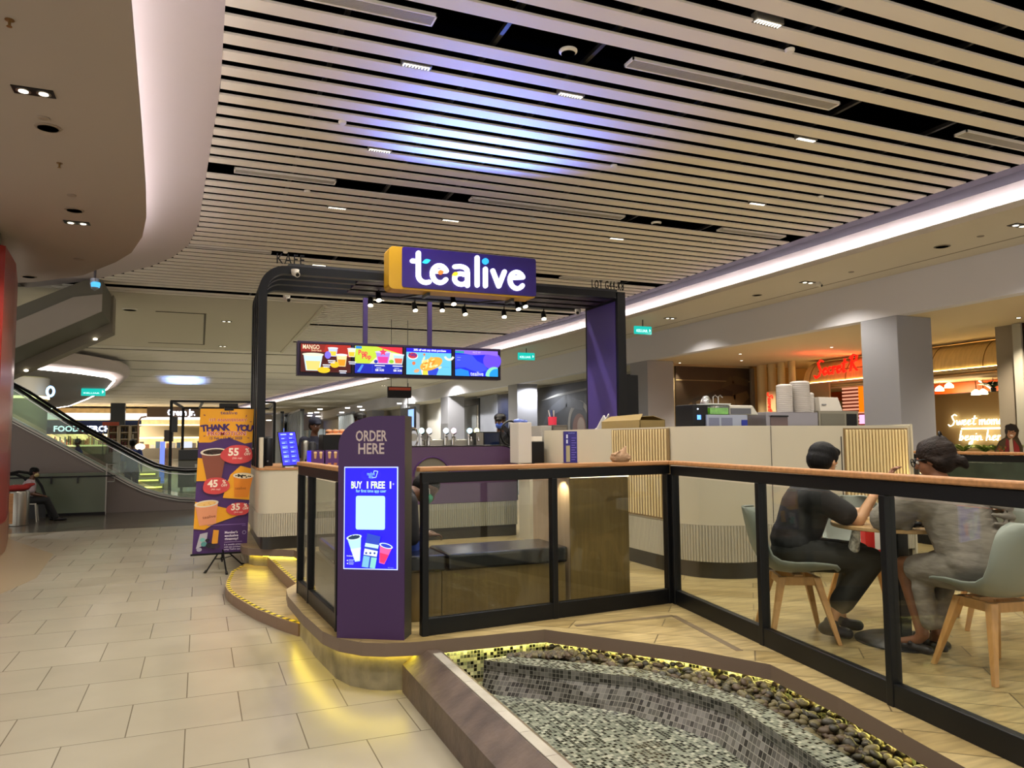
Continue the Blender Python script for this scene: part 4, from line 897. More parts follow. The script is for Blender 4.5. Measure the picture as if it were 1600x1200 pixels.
for i, (y, a_, b_, lb) in enumerate(((10.9, 565, 870, 'longer black lighting track carrying most spotlights, behind the arch roof'), (10.3, 585, 830, 'black lighting track carrying the spotlights just behind the shop sign'))):
    z = Py(691, 478, y).z + .09 if y > 10.5 else Py(709, 468, y).z + .09
    x0, x1 = Py(a_, 480, y).x, Py(b_, 480, y).x; t = thing('lighting_track', lb, 'lighting track', ((x0 + x1) / 2, y, z)); MB().box(x0, x1, y - .018, y + .018, z, z + .035).build('rail', M_black, t)
    for q in (.15, .85): MB().box(x0 + (x1 - x0) * q - .006, x0 + (x1 - x0) * q + .006, y - .006, y + .006, z + .035, 3.70 if y < 10.72 else 3.84).build('hanger', M_black, t)
# cameras on and above the arch
def bullet(c, label, aim=(.3, -1, -.4), drop=.08):
    t = thing('security_camera', label, 'camera', (c.x, c.y, c.z + drop), 'small white security cameras'); MB().lathe([(.001, -.0), (.045, -.0), (.05, .03), (.05, .045)], (c.x, c.y, c.z + drop - .045), 16).build('mount', M_white, t, smooth=True)
    d = V3(aim).normalized(); p = V3((c.x, c.y, c.z + drop - .05)); mb = MB(); mb.tube([p - d * .03, p + d * .08], .035, 14); mb.build('body', M_white, t, smooth=True); mb = MB(); mb.tube([p + d * .081, p + d * .086], .024, 12); mb.build('lens', M_black, t); return t
bullet(Py(461, 431, 9.66), 'small white security camera fixed under the top left of the arch')
a_ = Py(448, 452, 11.2); bullet(V3((a_.x, 11.2, 3.62)), 'small pale security camera behind the top left of the arch')
bullet(Py(903, 491, 10.75), 'small security camera hanging at the back right of the arch', (-.6, -1, -.3))
a_ = Pz(1278, 441, ZR); bullet(V3((a_.x, a_.y, ZR - .08)), 'small dark security camera on the right soffit beside a twin downlight')
# ================================================================== SEATING AND PEOPLE
M_shell = mat('grey_green_shell', '#7f857c', .42); M_pad = mat('grey_seat_pad', '#8f9389', .5)
def make_chair(label):
    t = thing('dining_chair', label, 'chair', (0, 0, 0), 'grey shell chairs with beech legs', local=True)
    PR = [(.23, .425, .20), (.20, .435, .225), (.10, .425, .235), (-.02, .415, .24), (-.13, .425, .24), (-.20, .475, .235), (-.245, .56, .225), (-.27, .65, .21), (-.292, .74, .185), (-.305, .80, .145), (-.312, .825, .09)]
    def f(u, v):
        s = u * (len(PR) - 1); i = min(int(s), len(PR) - 2); q = s - i; y, z, w = [PR[i][k] * (1 - q) + PR[i + 1][k] * q for k in range(3)]
        a = v * 2 - 1; e = abs(a) ** 3; front = max(0, 1 - u * 2.2); back = min(1, max(0, (u - .42) * 2.2))
        return (a * w, y + e * .09 * back, z + e * (.085 * (1 - back) * min(1, .35 + u * 2.6)))
    MB().grid(f, 22, 14).build('shell', M_shell, t, smooth=True, solid=.011, angle=180)
    def g(u, v):
        p = f(.04 + u * .36, .12 + v * .76); b = math.sin(PI * min(1, max(0, u))) ** .3 * math.sin(PI * v) ** .3 if 0 < u < 1 and 0 < v < 1 else 0
        return (p[0], p[1], p[2] + .006 + .022 * b)
    MB().grid(g, 10, 10).build('seat_pad', M_pad, t, smooth=True, angle=180)
    for sx in (-1, 1):
        for sy in (-1, 1):
            mb = MB(); T_, B_ = V3((sx * .115, sy * .105, .395)), V3((sx * .215, sy * .205, 0)); s0, s1 = .023, .013
            vs = [T_ + V3((a * s0, b * s0, 0)) for a, b in ((-1, -1), (1, -1), (1, 1), (-1, 1))] + [B_ + V3((a * s1, b * s1, 0)) for a, b in ((-1, -1), (1, -1), (1, 1), (-1, 1))]
            mb.add(vs, [(0, 1, 2, 3), (7, 6, 5, 4), (0, 4, 5, 1), (1, 5, 6, 2), (2, 6, 7, 3), (3, 7, 4, 0)]); mb.build('leg', M_beech, t, bevel=.004)
    mb = MB()
    for a in (-1, 1): mb.bar((-.12, a * .11, .37), (.12, a * .11, .37), .022, .05); mb.bar((a * .12, -.11, .37), (a * .12, .11, .37), .022, .05)
    mb.bar((-.11, 0, .40), (.11, 0, .40), .05, .015); mb.build('under_frame', M_beech, t)
    return t
ch = make_chair('grey shell chair with the black shirted diner on it'); ch.location = (3.58, 3.87, PZ); ch.rotation_euler.z = R(-118)
copy_tree(ch, (4.02, 2.85, PZ), R(-10), 'grey shell chair with the woman in the grey cardigan on it, nearest the viewer')
ec = copy_tree(ch, (4.50, 4.16, PZ), R(147), 'empty grey shell chair across the table, with a red bag on its seat')
copy_tree(ch, (4.98, 3.50, PZ), R(-45), 'empty grey shell chair just behind the woman, its back turned to her')
copy_tree(ch, (5.98, 4.42, PZ), R(140), 'empty grey shell chair furthest back, seen from its front side')
def round_table(x, y, r, label):
    t = thing('round_table', label, 'table', (x, y, PZ))
    MB().lathe([(r - .004, .708), (r, .712), (r, .728), (r - .004, .732)], (x, y, PZ), 48).build('tabletop', mat('table_oak_edge', '#b3905f', .4, noise=.12, nscale=5, stretch=(2, 9, 9)), t, smooth=True, angle=30)
    MB().box(x - .045, x + .045, y - .045, y + .045, PZ + .02, PZ + .707).build('pedestal', M_black, t, bevel=.004)
    MB().lathe([(.27, 0), (.27, .008), (.25, .016), (.06, .02)], (x, y, PZ), 40).build('base', M_black, t, smooth=True, angle=30); return t
round_table(4.08, 3.50, .385, 'round oak topped pedestal table between the two diners'); round_table(6.15, 3.75, .36, 'second round pedestal table behind the woman at the right edge')
TZ = PZ + .732
def hand(M, curl=.5, right=True, spread=1.0, s=1.0):
    """palm with four bent fingers and a thumb; M places it: +Y along the fingers, +Z the back of the hand"""
    p = []; k = 1 if right else -1
    for i in range(4): p.append(('c', (.032 * s * (i - 1.5) / 1.5 * .75, .0, 0), .013 * s, (.030 * s * (i - 1.5) / 1.5, .075 * s, 0), .0115 * s))
    for i, (l, x) in enumerate(((.068, -.030), (.078, -.010), (.073, .010), (.056, .029))):
        x *= s; l *= s; a = curl * (.7 + .1 * i); p0 = V3((x, .078 * s, 0)); d0 = V3((x * .15 * spread / .03 * .03, math.cos(a * .5), -math.sin(a * .5))).normalized()
        p1 = p0 + d0 * l * .45; d1 = V3((0, math.cos(a * 1.3), -math.sin(a * 1.3))); p2 = p1 + d1 * l * .33; d2 = V3((0, math.cos(a * 2), -math.sin(a * 2))); p3 = p2 + d2 * l * .24
        p += [('c', p0, .0092 * s, p1, .0086 * s), ('c', p1, .0086 * s, p2, .008 * s), ('c', p2, .008 * s, p3, .0068 * s)]
    q0 = V3((-k * .028 * s, .018 * s, -.004)); q1 = V3((-k * .055 * s, .045 * s, -.014 * s)); q2 = V3((-k * .062 * s, .075 * s, -.022 * s)); p += [('c', q0, .013 * s, q1, .0105 * s), ('c', q1, .0105 * s, q2, .0085 * s)]
    return ('x', M, p)
def frame(o, y, z):
    y = V3(y).normalized(); z = V3(z); z = (z - y * z.dot(y)).normalized(); x = y.cross(z)
    m = Matrix((x, y, z)).transposed().to_4x4(); m.translation = V3(o); return m
def headm(c, look, up=(0, 0, 1)): return frame(c, look, up)
HEADP = [('e', (0, -.012, .028), (.076, .094, .083)), ('e', (0, .018, -.03), (.062, .07, .082)), ('c', (0, .05, -.082), .022, (0, .06, -.088), .018), ('c', (0, .088, .004), .008, (0, .100, -.024), .0125),
         ('e', (.077, -.004, -.004), (.011, .02, .031)), ('e', (-.077, -.004, -.004), (.011, .02, .031)), ('c', (-.02, .078, -.052), .008, (.02, .078, -.052), .008), ('c', (-.04, .068, .022), .012, (.04, .068, .022), .012)]
def body(t, J, skin, voxel=.009, th=1.0, hands=(None, None), headscale=1.0, feet=True):
    P = []
    P.append(('e', J['pelvis'], (.155 * th, .11 * th, .10)))
    P.append(('chain', [J['pelvis'], J['waist'], J['chest']], [.115 * th, .11 * th, .125 * th])); P.append(('chain', [J['chest'], J['neck0']], [.12 * th, .07]))
    P.append(('chain', [J['neck0'], J['neck1']], [.056, .054])); P.append(('x', headm(J['head'], J['look'], J.get('up', (0, 0, 1))) @ Matrix.Scale(headscale, 4), HEADP))
    for s in 'LR':
        P.append(('chain', [J['chest'], J['sh' + s]], [.10 * th, .062])); P.append(('chain', [J['sh' + s], J['el' + s], J['wr' + s]], [.05, .038, .026]))
        P.append(('chain', [J['hi' + s], J['kn' + s], J['an' + s]], [.088 * th, .056, .036]))
        if feet: P.append(('chain', [J['an' + s], J['ft' + s]], [.036, .03])); P.append(('c', J['ft' + s], .03, J['to' + s], .022))
        M = J.get('hand' + s)
        if M: P.append(hand(M[0], M[1], s == 'R'))
    return blob('body', P, skin, t, voxel, 5)
def eyes(t, J, k=1.0):
    M = headm(J['head'], J['look'], J.get('up', (0, 0, 1)))
    for s in (-1, 1):
        mb = MB(); mb.ball((0, 0, 0), .0115, 12); mb.v = [tuple(M @ (V3(v) + V3((s * .031, .076, .004)))) for v in mb.v]; mb.build('eye', mat('eye_white', '#cfc8c0', .2), t, smooth=True, angle=180)
        mb = MB(); mb.ball((0, 0, 0), .0062, 10); mb.v = [tuple(M @ (V3(v) + V3((s * .031, .0835, .003)))) for v in mb.v]; mb.build('iris', mat('eye_dark', '#150d08', .1), t, smooth=True, angle=180)
M_skin1 = mat('skin_light_tan', '#b98a63', .5); M_skin2 = mat('skin_brown', '#80543a', .5); M_skin3 = mat('skin_dark_brown', '#5a3a28', .5)
M_hair = mat('black_hair', '#070606', .6, spec=.2, bump=.4, bscale=90, stretch=(1, 1, .15)); M_hairb = mat('dark_brown_hair', '#1c110a', .6, spec=.2, bump=.5, bscale=80, noise=.5, nscale=30, stretch=(.3, 1, 1))
M_tee = mat('black_tshirt', '#0c0c0d', .8, bump=.3, bscale=18); M_trou = mat('dark_olive_trousers', '#171610', .8, bump=.3, bscale=14)
def V_(*a): return V3(a)
# --- man in black, seated, facing the table, right side towards the viewer (local +Y is where he faces)
mn_ = thing('person', 'person with short black hair in a black t-shirt sitting hunched at the table', 'person', (3.58, 3.87, PZ), local=True, rz=R(-118))
J = dict(pelvis=V_(0, .0, .555), waist=V_(0, .04, .68), chest=V_(0, .09, .83), neck0=V_(0, .13, .955), neck1=V_(0, .175, 1.02), head=V_(0, .215, 1.115), look=V_(-.55, .75, -.38),
         shR=V_(.185, .11, .90), elR=V_(.22, .34, .755), wrR=V_(.10, .50, .93), shL=V_(-.185, .11, .90), elL=V_(-.23, .36, .77), wrL=V_(-.10, .55, .78),
         hiR=V_(.09, .02, .53), knR=V_(.11, .44, .50), anR=V_(.10, .20, .15), ftR=V_(.10, .20, .09), toR=V_(.10, .29, .035), hiL=V_(-.09, .02, .53), knL=V_(-.13, .45, .50), anL=V_(-.12, .32, .12), ftL=V_(-.12, .33, .07), toL=V_(-.12, .43, .035))
J['handR'] = (frame(J['wrR'], (-.5, .5, .55), (.6, -.3, .6)), .9); J['handL'] = (frame(J['wrL'], (.5, .8, -.15), (0, 0, 1)), .5)
body(mn_, J, M_skin1, .008, 1.05); eyes(mn_, J)
HM = headm(J['head'], J['look'])
blob('hair', [('x', HM, [('e', (0, -.022, .045), (.092, .103, .083)), ('e', (0, -.045, .0), (.088, .080, .085)), ('e', (0, .035, .085), (.075, .055, .035)), ('c', (-.078, .01, .03), .016, (-.08, .0, .0), .01), ('c', (.078, .01, .03), .016, (.08, .0, .0), .01)])], M_hair, mn_, .008, 4)
sh = [('e', V_(0, .0, .60), (.175, .135, .11)), ('chain', [V_(0, 0, .62), J['waist'], J['chest'], V_(0, .115, .93)], [.145, .148, .155, .085])]
for s, k in (('R', 1), ('L', -1)): sh += [('chain', [J['chest'], J['sh' + s]], [.13, .083]), ('chain', [J['sh' + s], J['sh' + s].lerp(J['el' + s], .68)], [.08, .075])]
blob('shirt', sh, M_tee, mn_, .010, 6)
blob('trousers', [('e', J['pelvis'] + V_(0, 0, -.01), (.178, .14, .115)), ('chain', [J['hiR'], J['knR'], J['knR'].lerp(J['anR'], .75)], [.108, .085, .074]), ('chain', [J['hiL'], J['knL'], J['knL'].lerp(J['anL'], .75)], [.108, .085, .07])], M_trou, mn_, .010, 6)
for s, d in (('R', V_(0, .03, 0)), ('L', V_(0, 0, 0))):
    blob('shoe', [('c', J['ft' + s] + V_(0, -.05, -.015), .040, J['to' + s] + V_(0, .0, .008), .036), ('c', J['an' + s] + V_(0, -.01, -.04), .044, J['ft' + s], .040)], mat('navy_shoe', '#14141c', .5), mn_, .008, 3)
# --- woman in a loose grey cardigan, back and left side... right shoulder towards the viewer
wm = thing('person', 'person in glasses and a loose grey cardigan, brown hair tied back, leaning on the table', 'person', (4.02, 2.85, PZ), local=True, rz=R(-10))
J = dict(pelvis=V_(-.02, .07, .56), waist=V_(-.03, .13, .68), chest=V_(-.05, .20, .84), neck0=V_(-.06, .235, .965), neck1=V_(-.065, .27, 1.03), head=V_(-.07, .30, 1.135), look=V_(-.55, .80, -.22),
         shR=V_(.12, .15, .92), elR=V_(.17, .42, .75), wrR=V_(.02, .52, .86), shL=V_(-.23, .25, .92), elL=V_(-.31, .43, .79), wrL=V_(-.22, .48, .98),
         hiR=V_(.07, .10, .53), knR=V_(.07, .50, .50), anR=V_(.03, .44, .10), ftR=V_(.03, .47, .065), toR=V_(-.01, .58, .035), hiL=V_(-.11, .10, .53), knL=V_(-.15, .48, .50), anL=V_(-.11, .40, .11), ftL=V_(-.12, .43, .07), toL=V_(-.17, .54, .035))
J['handL'] = (frame(J['wrL'], (.25, .2, .9), (-.6, .7, 0)), 1.0); J['handR'] = (frame(J['wrR'], (-.8, .5, .1), (0, .2, 1)), .7)
body(wm, J, M_skin2, .008, 1.0); eyes(wm, J)
HM = headm(J['head'], J['look'])
blob('hair', [('x', HM, [('e', (0, -.026, .040), (.094, .112, .090)), ('e', (0, -.05, .0), (.088, .085, .09)), ('c', (0, .02, .08), .05, (0, -.06, .09), .05), ('c', (0, -.10, -.02), .045, (.0, -.14, -.035), .034), ('c', (0, -.14, -.035), .036, (.01, -.155, -.065), .020), ('c', (.078, .01, .02), .018, (.075, -.05, -.02), .03), ('c', (-.078, .01, .02), .018, (-.075, -.05, -.02), .03)])], M_hairb, wm, .008, 4)
gl = MB(); 
for s in (-1, 1):
    gl.tube([tuple(HM @ V3((s * .036 + .031 * math.cos(R(a)), .103, .004 + .024 * math.sin(R(a)) * (1.1 if math.sin(R(a)) > 0 else .9)))) for a in range(0, 361, 24)], .0035, 6)
    gl.tube([tuple(HM @ V3(q)) for q in ((s * .067, .102, .012), (s * .084, .06, .014), (s * .088, -.01, .01))], .0035, 6)
gl.tube([tuple(HM @ V3(q)) for q in ((-.006, .106, .008), (.006, .106, .008))], .003, 6)
gl.build('glasses', M_black, wm, smooth=True, angle=60)
bw = MB(); bw.tube([tuple(HM @ V3((.02 * math.cos(R(a)) + .0, -.075 + .0, .135 + .02 * math.sin(R(a))))) for a in range(0, 361, 30)], .006, 6); bw.build('hair_clip', M_black, wm, smooth=True, angle=60)
M_card = mat('grey_marl_cardigan', '#7b746a', .95, noise=.16, nscale=14, bump=.9, bscale=9, stretch=(1, 1, 3))
cd = [('e', J['pelvis'] + V_(0, -.03, .02), (.205, .165, .13)), ('chain', [J['pelvis'] + V_(.0, -.01, .05), J['waist'] + V_(.0, -.02, 0), J['chest'] + V_(0, -.015, 0), V_(-.055, .215, .93)], [.185, .182, .178, .10]),
      ('chain', [J['chest'], J['shR']], [.15, .105]), ('chain', [J['shR'], J['elR'], J['elR'].lerp(J['wrR'], .75)], [.105, .098, .052]), ('chain', [J['chest'], J['shL']], [.14, .10]), ('chain', [J['shL'], J['elL'], J['elL'].lerp(J['wrL'], .30)], [.10, .088, .06]),
      ('chain', [J['hiR'] + V_(.03, .0, .01), J['knR'] + V_(.01, -.05, .0)], [.12, .095]), ('chain', [J['hiL'], V_(-.15, .36, .50)], [.115, .088]),
      ('chain', [V_(-.10, .34, .52), V_(-.16, .33, .40), V_(-.13, .32, .20)], [.075, .06, .05]), ('chain', [V_(.04, .36, .48), V_(-.02, .33, .34), V_(-.09, .31, .20)], [.07, .05, .045])]
# folds: thin ridges wrapping the body
for i in range(9):
    a = i / 8; cd.append(('chain', [V_(.20 - .02 * a, .02 + .10 * a, .60 + .05 * i), V_(.12, -.08 + .07 * a, .58 + .05 * i), V_(-.02, -.10 + .08 * a, .61 + .048 * i)], [.016, .020, .012]))
for i in range(4): cd.append(('chain', [V_(-.30 + .01 * i, .35 + .04 * i, .79 + .025 * i), V_(-.24, .34 + .04 * i, .74 + .03 * i), V_(-.16, .38, .78 + .03 * i)], [.02, .028, .018]))
blob('cardigan', cd, M_card, wm, .010, 3)
for s in 'RL': blob('sandal', [('c', J['an' + s] + V_(0, -.04, -.085), .026, J['to' + s] + V_(0, .01, -.018), .030), ('c', J['ft' + s] + V_(-.04, .02, -.02), .014, J['ft' + s] + V_(.04, .02, -.02), .014), ('c', J['ft' + s] + V_(0, .02, .03), .014, J['ft' + s] + V_(.035, .03, -.02), .012)], mat('dark_sandal', '#1c1512', .5), wm, .007, 2)

# things on and by the table
def tumbler(x, y, z, r0, r1, h, m, name, label, cat, lid=None, group=None):
    t = thing(name, label, cat, (x, y, z), group); MB().lathe([(r0, 0), (r1, h), (r1 - .003, h), (r0 - .003, .004)], (x, y, z), 20).build('body', m, t, smooth=True, angle=30)
    if lid: MB().lathe([(r1 + .003, h), (r1 + .003, h + .008), (r1 * .5, h + .012)], (x, y, z), 20).build('lid', lid, t, smooth=True)
    return t
c_ = tumbler(4.02, 3.42, TZ, .032, .045, .13, M_clearpl, 'drink_cup', 'clear plastic drink cup with a purple sleeve on the table', 'cup', M_clearpl)
MB().lathe([(.034, .03), (.0415, .095)], (4.02, 3.42, TZ), 20).build('sleeve', mat('cup_purple', '#4a3a9a', .4), c_, smooth=True); MB().tube([(4.02, 3.42, TZ + .01), (4.03, 3.425, TZ + .19)], .004, 8).build('straw', M_white, c_)
t = thing('phone', 'black phone lying flat on the table in front of the woman', 'phone', (4.10, 3.27, TZ)); MB().obox((4.10, 3.27, TZ + .005), (.075, .02, 0), (-.01, .036, 0), (0, 0, .005)).build('body', M_black, t, bevel=.003)
t = thing('pouch', 'black leather pouch lying on the table beside the phone', 'pouch', (4.0, 3.30, TZ)); blob('body', [('e', (3.99, 3.31, TZ + .018), (.075, .045, .018))], M_black, t, .006, 2)
t = thing('tissue', 'crumpled white tissue paper on the table', 'tissue', (4.17, 3.36, TZ)); mb = MB(); random.seed(5)
mb.grid(lambda u, v: (4.12 + .1 * u, 3.33 + .08 * v, TZ + .004 + .035 * random.random()), 6, 6).build('paper', mat('tissue_white', '#cdc6b4', .9), t, smooth=True, angle=180)
t = thing('shopping_bag', 'red paper bag standing on the seat of the empty chair', 'bag', (4.50, 4.02, PZ + .45)); MB().obox((4.50, 4.02, PZ + .57), (.09, -.05, 0), (.025, .045, 0), (0, 0, .115)).build('body', mat('red_bag', '#c81f14', .5), t, bevel=.004)
MB().tube([(4.45, 4.05, PZ + .68), (4.47, 4.04, PZ + .76), (4.53, 4.0, PZ + .76), (4.55, 3.99, PZ + .68)], .004, 6).build('handle', M_white, t); a = Art((4.41, 4.02, PZ + .455), (.09, -.05, 0), (0, 0, 1)); a.o -= V3((.02, .045, 0)); a.rect(.02, .03, .06, .2, '#e8e0d8'); a.build('print', t)
t = thing('tote_bag', 'black and white patterned bag on the lap of the person in black', 'bag', (3.87, 3.63, PZ + .55)); blob('body', [('c', (3.80, 3.58, PZ + .58), .035, (3.82, 3.57, PZ + .72), .022)], mat('black_white_pattern', '#b8b4a8', .5, noise=.95, nscale=34), t, .006, 1)
MB().tube([(3.80, 3.58, PZ + .72), (3.79, 3.60, PZ + .80), (3.83, 3.59, PZ + .80), (3.83, 3.57, PZ + .72)], .004, 6).build('handle', M_black, t)

# --- person bent over on the bench behind the totem
pb_ = thing('person', 'person in dark clothes and green face mask bent forward on the bench behind the totem', 'person', (1.16, 5.62, PZ), local=True, rz=R(-84))
J = dict(pelvis=V_(0, -.02, .56), waist=V_(0, .05, .68), chest=V_(0, .22, .80), neck0=V_(0, .34, .86), neck1=V_(0, .40, .88), head=V_(0, .475, .90), look=V_(.3, .55, -.75),
         shR=V_(.18, .25, .82), elR=V_(.2, .28, .56), wrR=V_(.09, .46, .56), shL=V_(-.18, .25, .82), elL=V_(-.2, .3, .58), wrL=V_(-.06, .46, .57),
         hiR=V_(.09, 0, .54), knR=V_(.12, .30, .52), anR=V_(.12, .26, .10), ftR=V_(.12, .3, .06), toR=V_(.12, .4, .03), hiL=V_(-.09, 0, .54), knL=V_(-.12, .30, .52), anL=V_(-.12, .28, .10), ftL=V_(-.12, .4, .06), toL=V_(-.12, .5, .03))
J['handR'] = (frame(J['wrR'], (-.3, .9, -.1), (0, .1, 1)), .8); J['handL'] = (frame(J['wrL'], (.3, .9, -.1), (0, .1, 1)), .8)
body(pb_, J, M_skin3, .010, 1.0)
HM = headm(J['head'], J['look'], (0, .6, .8)); J['up'] = (0, .6, .8)
blob('hair', [('x', HM, [('e', (0, -.025, .045), (.09, .103, .083)), ('e', (0, -.045, 0), (.086, .08, .085))])], M_hair, pb_, .010, 4)
blob('face_mask', [('x', HM, [('e', (0, .045, -.045), (.066, .062, .055))])], mat('mask_green', '#2f8f68', .7), pb_, .008, 3)
ms = MB(); ms.tube([tuple(HM @ V3(q)) for q in ((.066, .05, -.02), (.085, .02, .0), (.086, -.01, -.01), (.07, .03, -.07))], .004, 6); ms.tube([tuple(HM @ V3(q)) for q in ((-.066, .05, -.02), (-.085, .02, .0), (-.086, -.01, -.01), (-.07, .03, -.07))], .004, 6); ms.build('mask_strap', M_white, pb_)
blob('shirt', [('chain', [V_(0, 0, .60), J['waist'], J['chest'], V_(0, .32, .85)], [.145, .145, .145, .08]), ('chain', [J['chest'], J['shR'], J['elR']], [.12, .08, .06]), ('chain', [J['chest'], J['shL'], J['elL']], [.12, .08, .06])], mat('dark_shirt', '#15151c', .8), pb_, .012, 5)
blob('jeans', [('e', J['pelvis'], (.165, .13, .11)), ('chain', [J['hiR'], J['knR'], J['anR']], [.1, .075, .055]), ('chain', [J['hiL'], J['knL'], J['anL']], [.1, .075, .055])], mat('blue_jeans', '#28418f', .8), pb_, .012, 5)
# ================================================================== LEFT SIDE: HOARDING, BANNER, ESCALATORS, GUARD, FAR SHOPS
hd = thing('hoarding', 'tall red hoarding board with a brown base at the left edge of the walkway', 'hoarding', (-2.6, 12.8, 0))
HP = [(-3.9, 10.6), (-2.52, 12.05), (-2.62, 13.2), (-2.90, 14.8), (-2.93, 14.93)]; HQ = [(x - .12, y + .03) for x, y in HP]
def hface(z0, z1, name, m, d=0):
    mb = MB()
    for a, b, c, e in zip(HP, HP[1:], HQ, HQ[1:]):
        a, b = (a[0] + d, a[1]), (b[0] + d, b[1]); mb.add([(*a, z0), (*b, z0), (*b, z1), (*a, z1), (*c, z0), (*e, z0), (*e, z1), (*c, z1)], [(0, 1, 2, 3), (5, 4, 7, 6), (3, 2, 6, 7), (0, 4, 5, 1)])
    a, c = (HP[-1][0] + d, HP[-1][1]), HQ[-1]; mb.add([(*a, z0), (*c, z0), (*c, z1), (*a, z1)], [(0, 1, 2, 3)]); return mb.build(name, m, hd)
hface(.45, 4.30, 'red_board', mat('hoarding_red', '#8f2a22', .28)); hface(0, .448, 'base_board', mat('hoarding_base_brown', '#84593e', .4), .01)
mk = MB(); random.seed(8)
for i in range(9):
    z = 2.0 + i * .2; y = 13.45 - .02 * i; mk.box(-2.67 - (y - 13.2) * .17 + .012, -2.67 - (y - 13.2) * .17 + .016, y - .05 - .03 * (i % 3), y + .05, z, z + .05 + .03 * (i % 2))
mk.build('faded_lettering', mat('faded_pink_print', '#c08a84', .6), hd)
cr = MB(); cr.lathe([(1.5, 0), (1.5, -.28), (1.42, -.34), (.01, -.36)], (-4.1, 12.0, ZL), 48); o = cr.build('ceiling', mat('grey_green_ceiling_drum', '#6d6a5c', .8), smooth=True)

# banner stand
bn = thing('banner_stand', 'yellow and purple promotion banner on a black tripod stand', 'banner', (.29, 10.05, 0))
BO = V3((-.055, 10.10, .215)); BU = V3((1, 0, 0)); BV = V3((.032, 0, 1)).normalized(); BW, BH = .63, 1.79
o = MB().obox(BO + BU * BW / 2 + BV * BH / 2 + V3((0, .004, 0)), BU * BW / 2, V3((0, .0025, 0)), BV * BH / 2).build('banner_sheet', mat('banner_purple', '#4a2668', .45), bn)
a = Art(BO + V3((0, .0012, 0)), BU, BV, 0, .0007)
def yb(v): return BH * (1 - v)     # v measured from the top, 0..1
Wb = BW
YE, PU, RD = '#f0a81c', '#4a2668', '#d8484a'
a.poly([(0, yb(.235)), (0, yb(0)), (Wb, yb(0)), (Wb, yb(.235)), (Wb * .86, yb(.245)), (Wb * .72, yb(.225)), (Wb * .56, yb(.205)), (Wb * .4, yb(.21)), (Wb * .22, yb(.235))], YE)
a.text('tealive', Wb * .53, yb(.038), .06, PU, bold=.01, fit=.2)
a.text('1ST ANNIVERSARY', Wb * .53, yb(.088), .05, '#ffd9c8', bold=.03, fit=.45); a.text('1ST ANNIVERSARY', Wb * .53, yb(.088), .05, '#c0404a', bold=.005, fit=.44)
for i, c in enumerate('THANK YOU'):
    if c != ' ': x = Wb * (.09 + .105 * i); a.text(c, x, yb(.150 + .000 * i) - .012 * abs(i - 4) / 4, .11, '#3a1a66', bold=.05, rot=(4 - i) * 2.2)
a.text('PROMOTION', Wb * .51, yb(.186), .07, '#ffd9c8', bold=.05, fit=.46); a.text('PROMOTION', Wb * .51, yb(.186), .07, '#b8303c', bold=.01, fit=.445)
a.text('15 Feb - 15 Mar 2023', Wb * .5, yb(.214), .045, PU, bold=.02, fit=.38)
for x, v, r_ in ((.08, .045, -20), (.86, .05, 70), (.95, .09, 0), (.1, .19, 15), (.92, .205, -15)): a.ell(Wb * x, yb(v), .014, .005, '#7a2a5a', rot=r_)
a.poly([(0, yb(.34)), (Wb * .1, yb(.345)), (Wb * .2, yb(.50)), (0, yb(.50))], YE); a.poly([(Wb * .62, yb(.46)), (Wb * .56, yb(.52)), (Wb * .5, yb(.62)), (Wb * .62, yb(.625)), (Wb, yb(.64)), (Wb, yb(.42)), (Wb * .8, yb(.40))], YE)
a.poly([(0, yb(.64)), (Wb * .25, yb(.66)), (Wb * .95, yb(.73)), (Wb * .55, yb(.775)), (Wb * .35, yb(.80)), (Wb * .2, yb(.835)), (0, yb(.825))], YE)
def bcup(cx, v0, v1, w0, w1, body_, top, dots, n=14, rot=0):
    y0, y1 = yb(v1), yb(v0); c_, s_ = math.cos(R(rot)), math.sin(R(rot)); T = lambda x, y: (cx + x * c_ - (y - y0) * s_, y0 + x * s_ + (y - y0) * c_)
    a.poly([T(-w0, y0), T(w0, y0), T(w1, y1), T(-w1, y1)], body_); a.ell(*T(0, y1), w1 * 1.06, w1 * .32, '#e8dcc8', rot=rot); a.ell(*T(0, y1), w1 * .86, w1 * .22, top, rot=rot)
    random.seed(2)
    for i in range(n):
        t, q = random.random() * 6.28, random.random() ** .5; a.ell(*T(w1 * .75 * q * math.cos(t), y1 + w1 * .18 * q * math.sin(t)), .011, .008, dots, keep=True)
    a.k += 1
bcup(Wb * .32, .30, .50, Wb * .13, Wb * .235, '#8a4a38', '#3a2218', '#1a100c', 16, 3)
bcup(Wb * .84, .47, .62, Wb * .13, Wb * .185, '#e88a1c', '#fff0c8', '#1c120c', 18, -3)
bcup(Wb * .25, .655, .80, Wb * .15, Wb * .21, '#e89a70', '#f4c878', '#e8b060', 4, 6); a.text('tealive', Wb * .27, yb(.755), .05, '#8a4428', fit=.15, rot=6); a.text('tealive', Wb * .82, yb(.565), .05, '#a85a10', fit=.13)
def blobby(cx, v, rx, ry, tx, off, cup_, sc):
    P = [(cx + rx * (1 + .07 * math.sin(3 * R(t) + cx * 9)) * math.cos(R(t)), yb(v) + ry * (1 + .06 * math.cos(2 * R(t))) * math.sin(R(t))) for t in range(0, 360, 12)]; a.poly(P, RD)
    a.text(tx, cx - rx * .25, yb(v) - .012 * sc, .13 * sc, '#fff0dc', bold=.035); a.text('%', cx + rx * .6, yb(v) + .028 * sc, .07 * sc, '#fff0dc', bold=.02); a.text('*', cx + rx * .93, yb(v) + .045 * sc, .05 * sc, '#fff0dc'); a.text('OFF', cx + rx * .62, yb(v) - .012 * sc, .045 * sc, '#fff0dc', bold=.02); a.text(cup_, cx, yb(v) - .055 * sc, .032 * sc, '#ffd0c0', bold=.02)
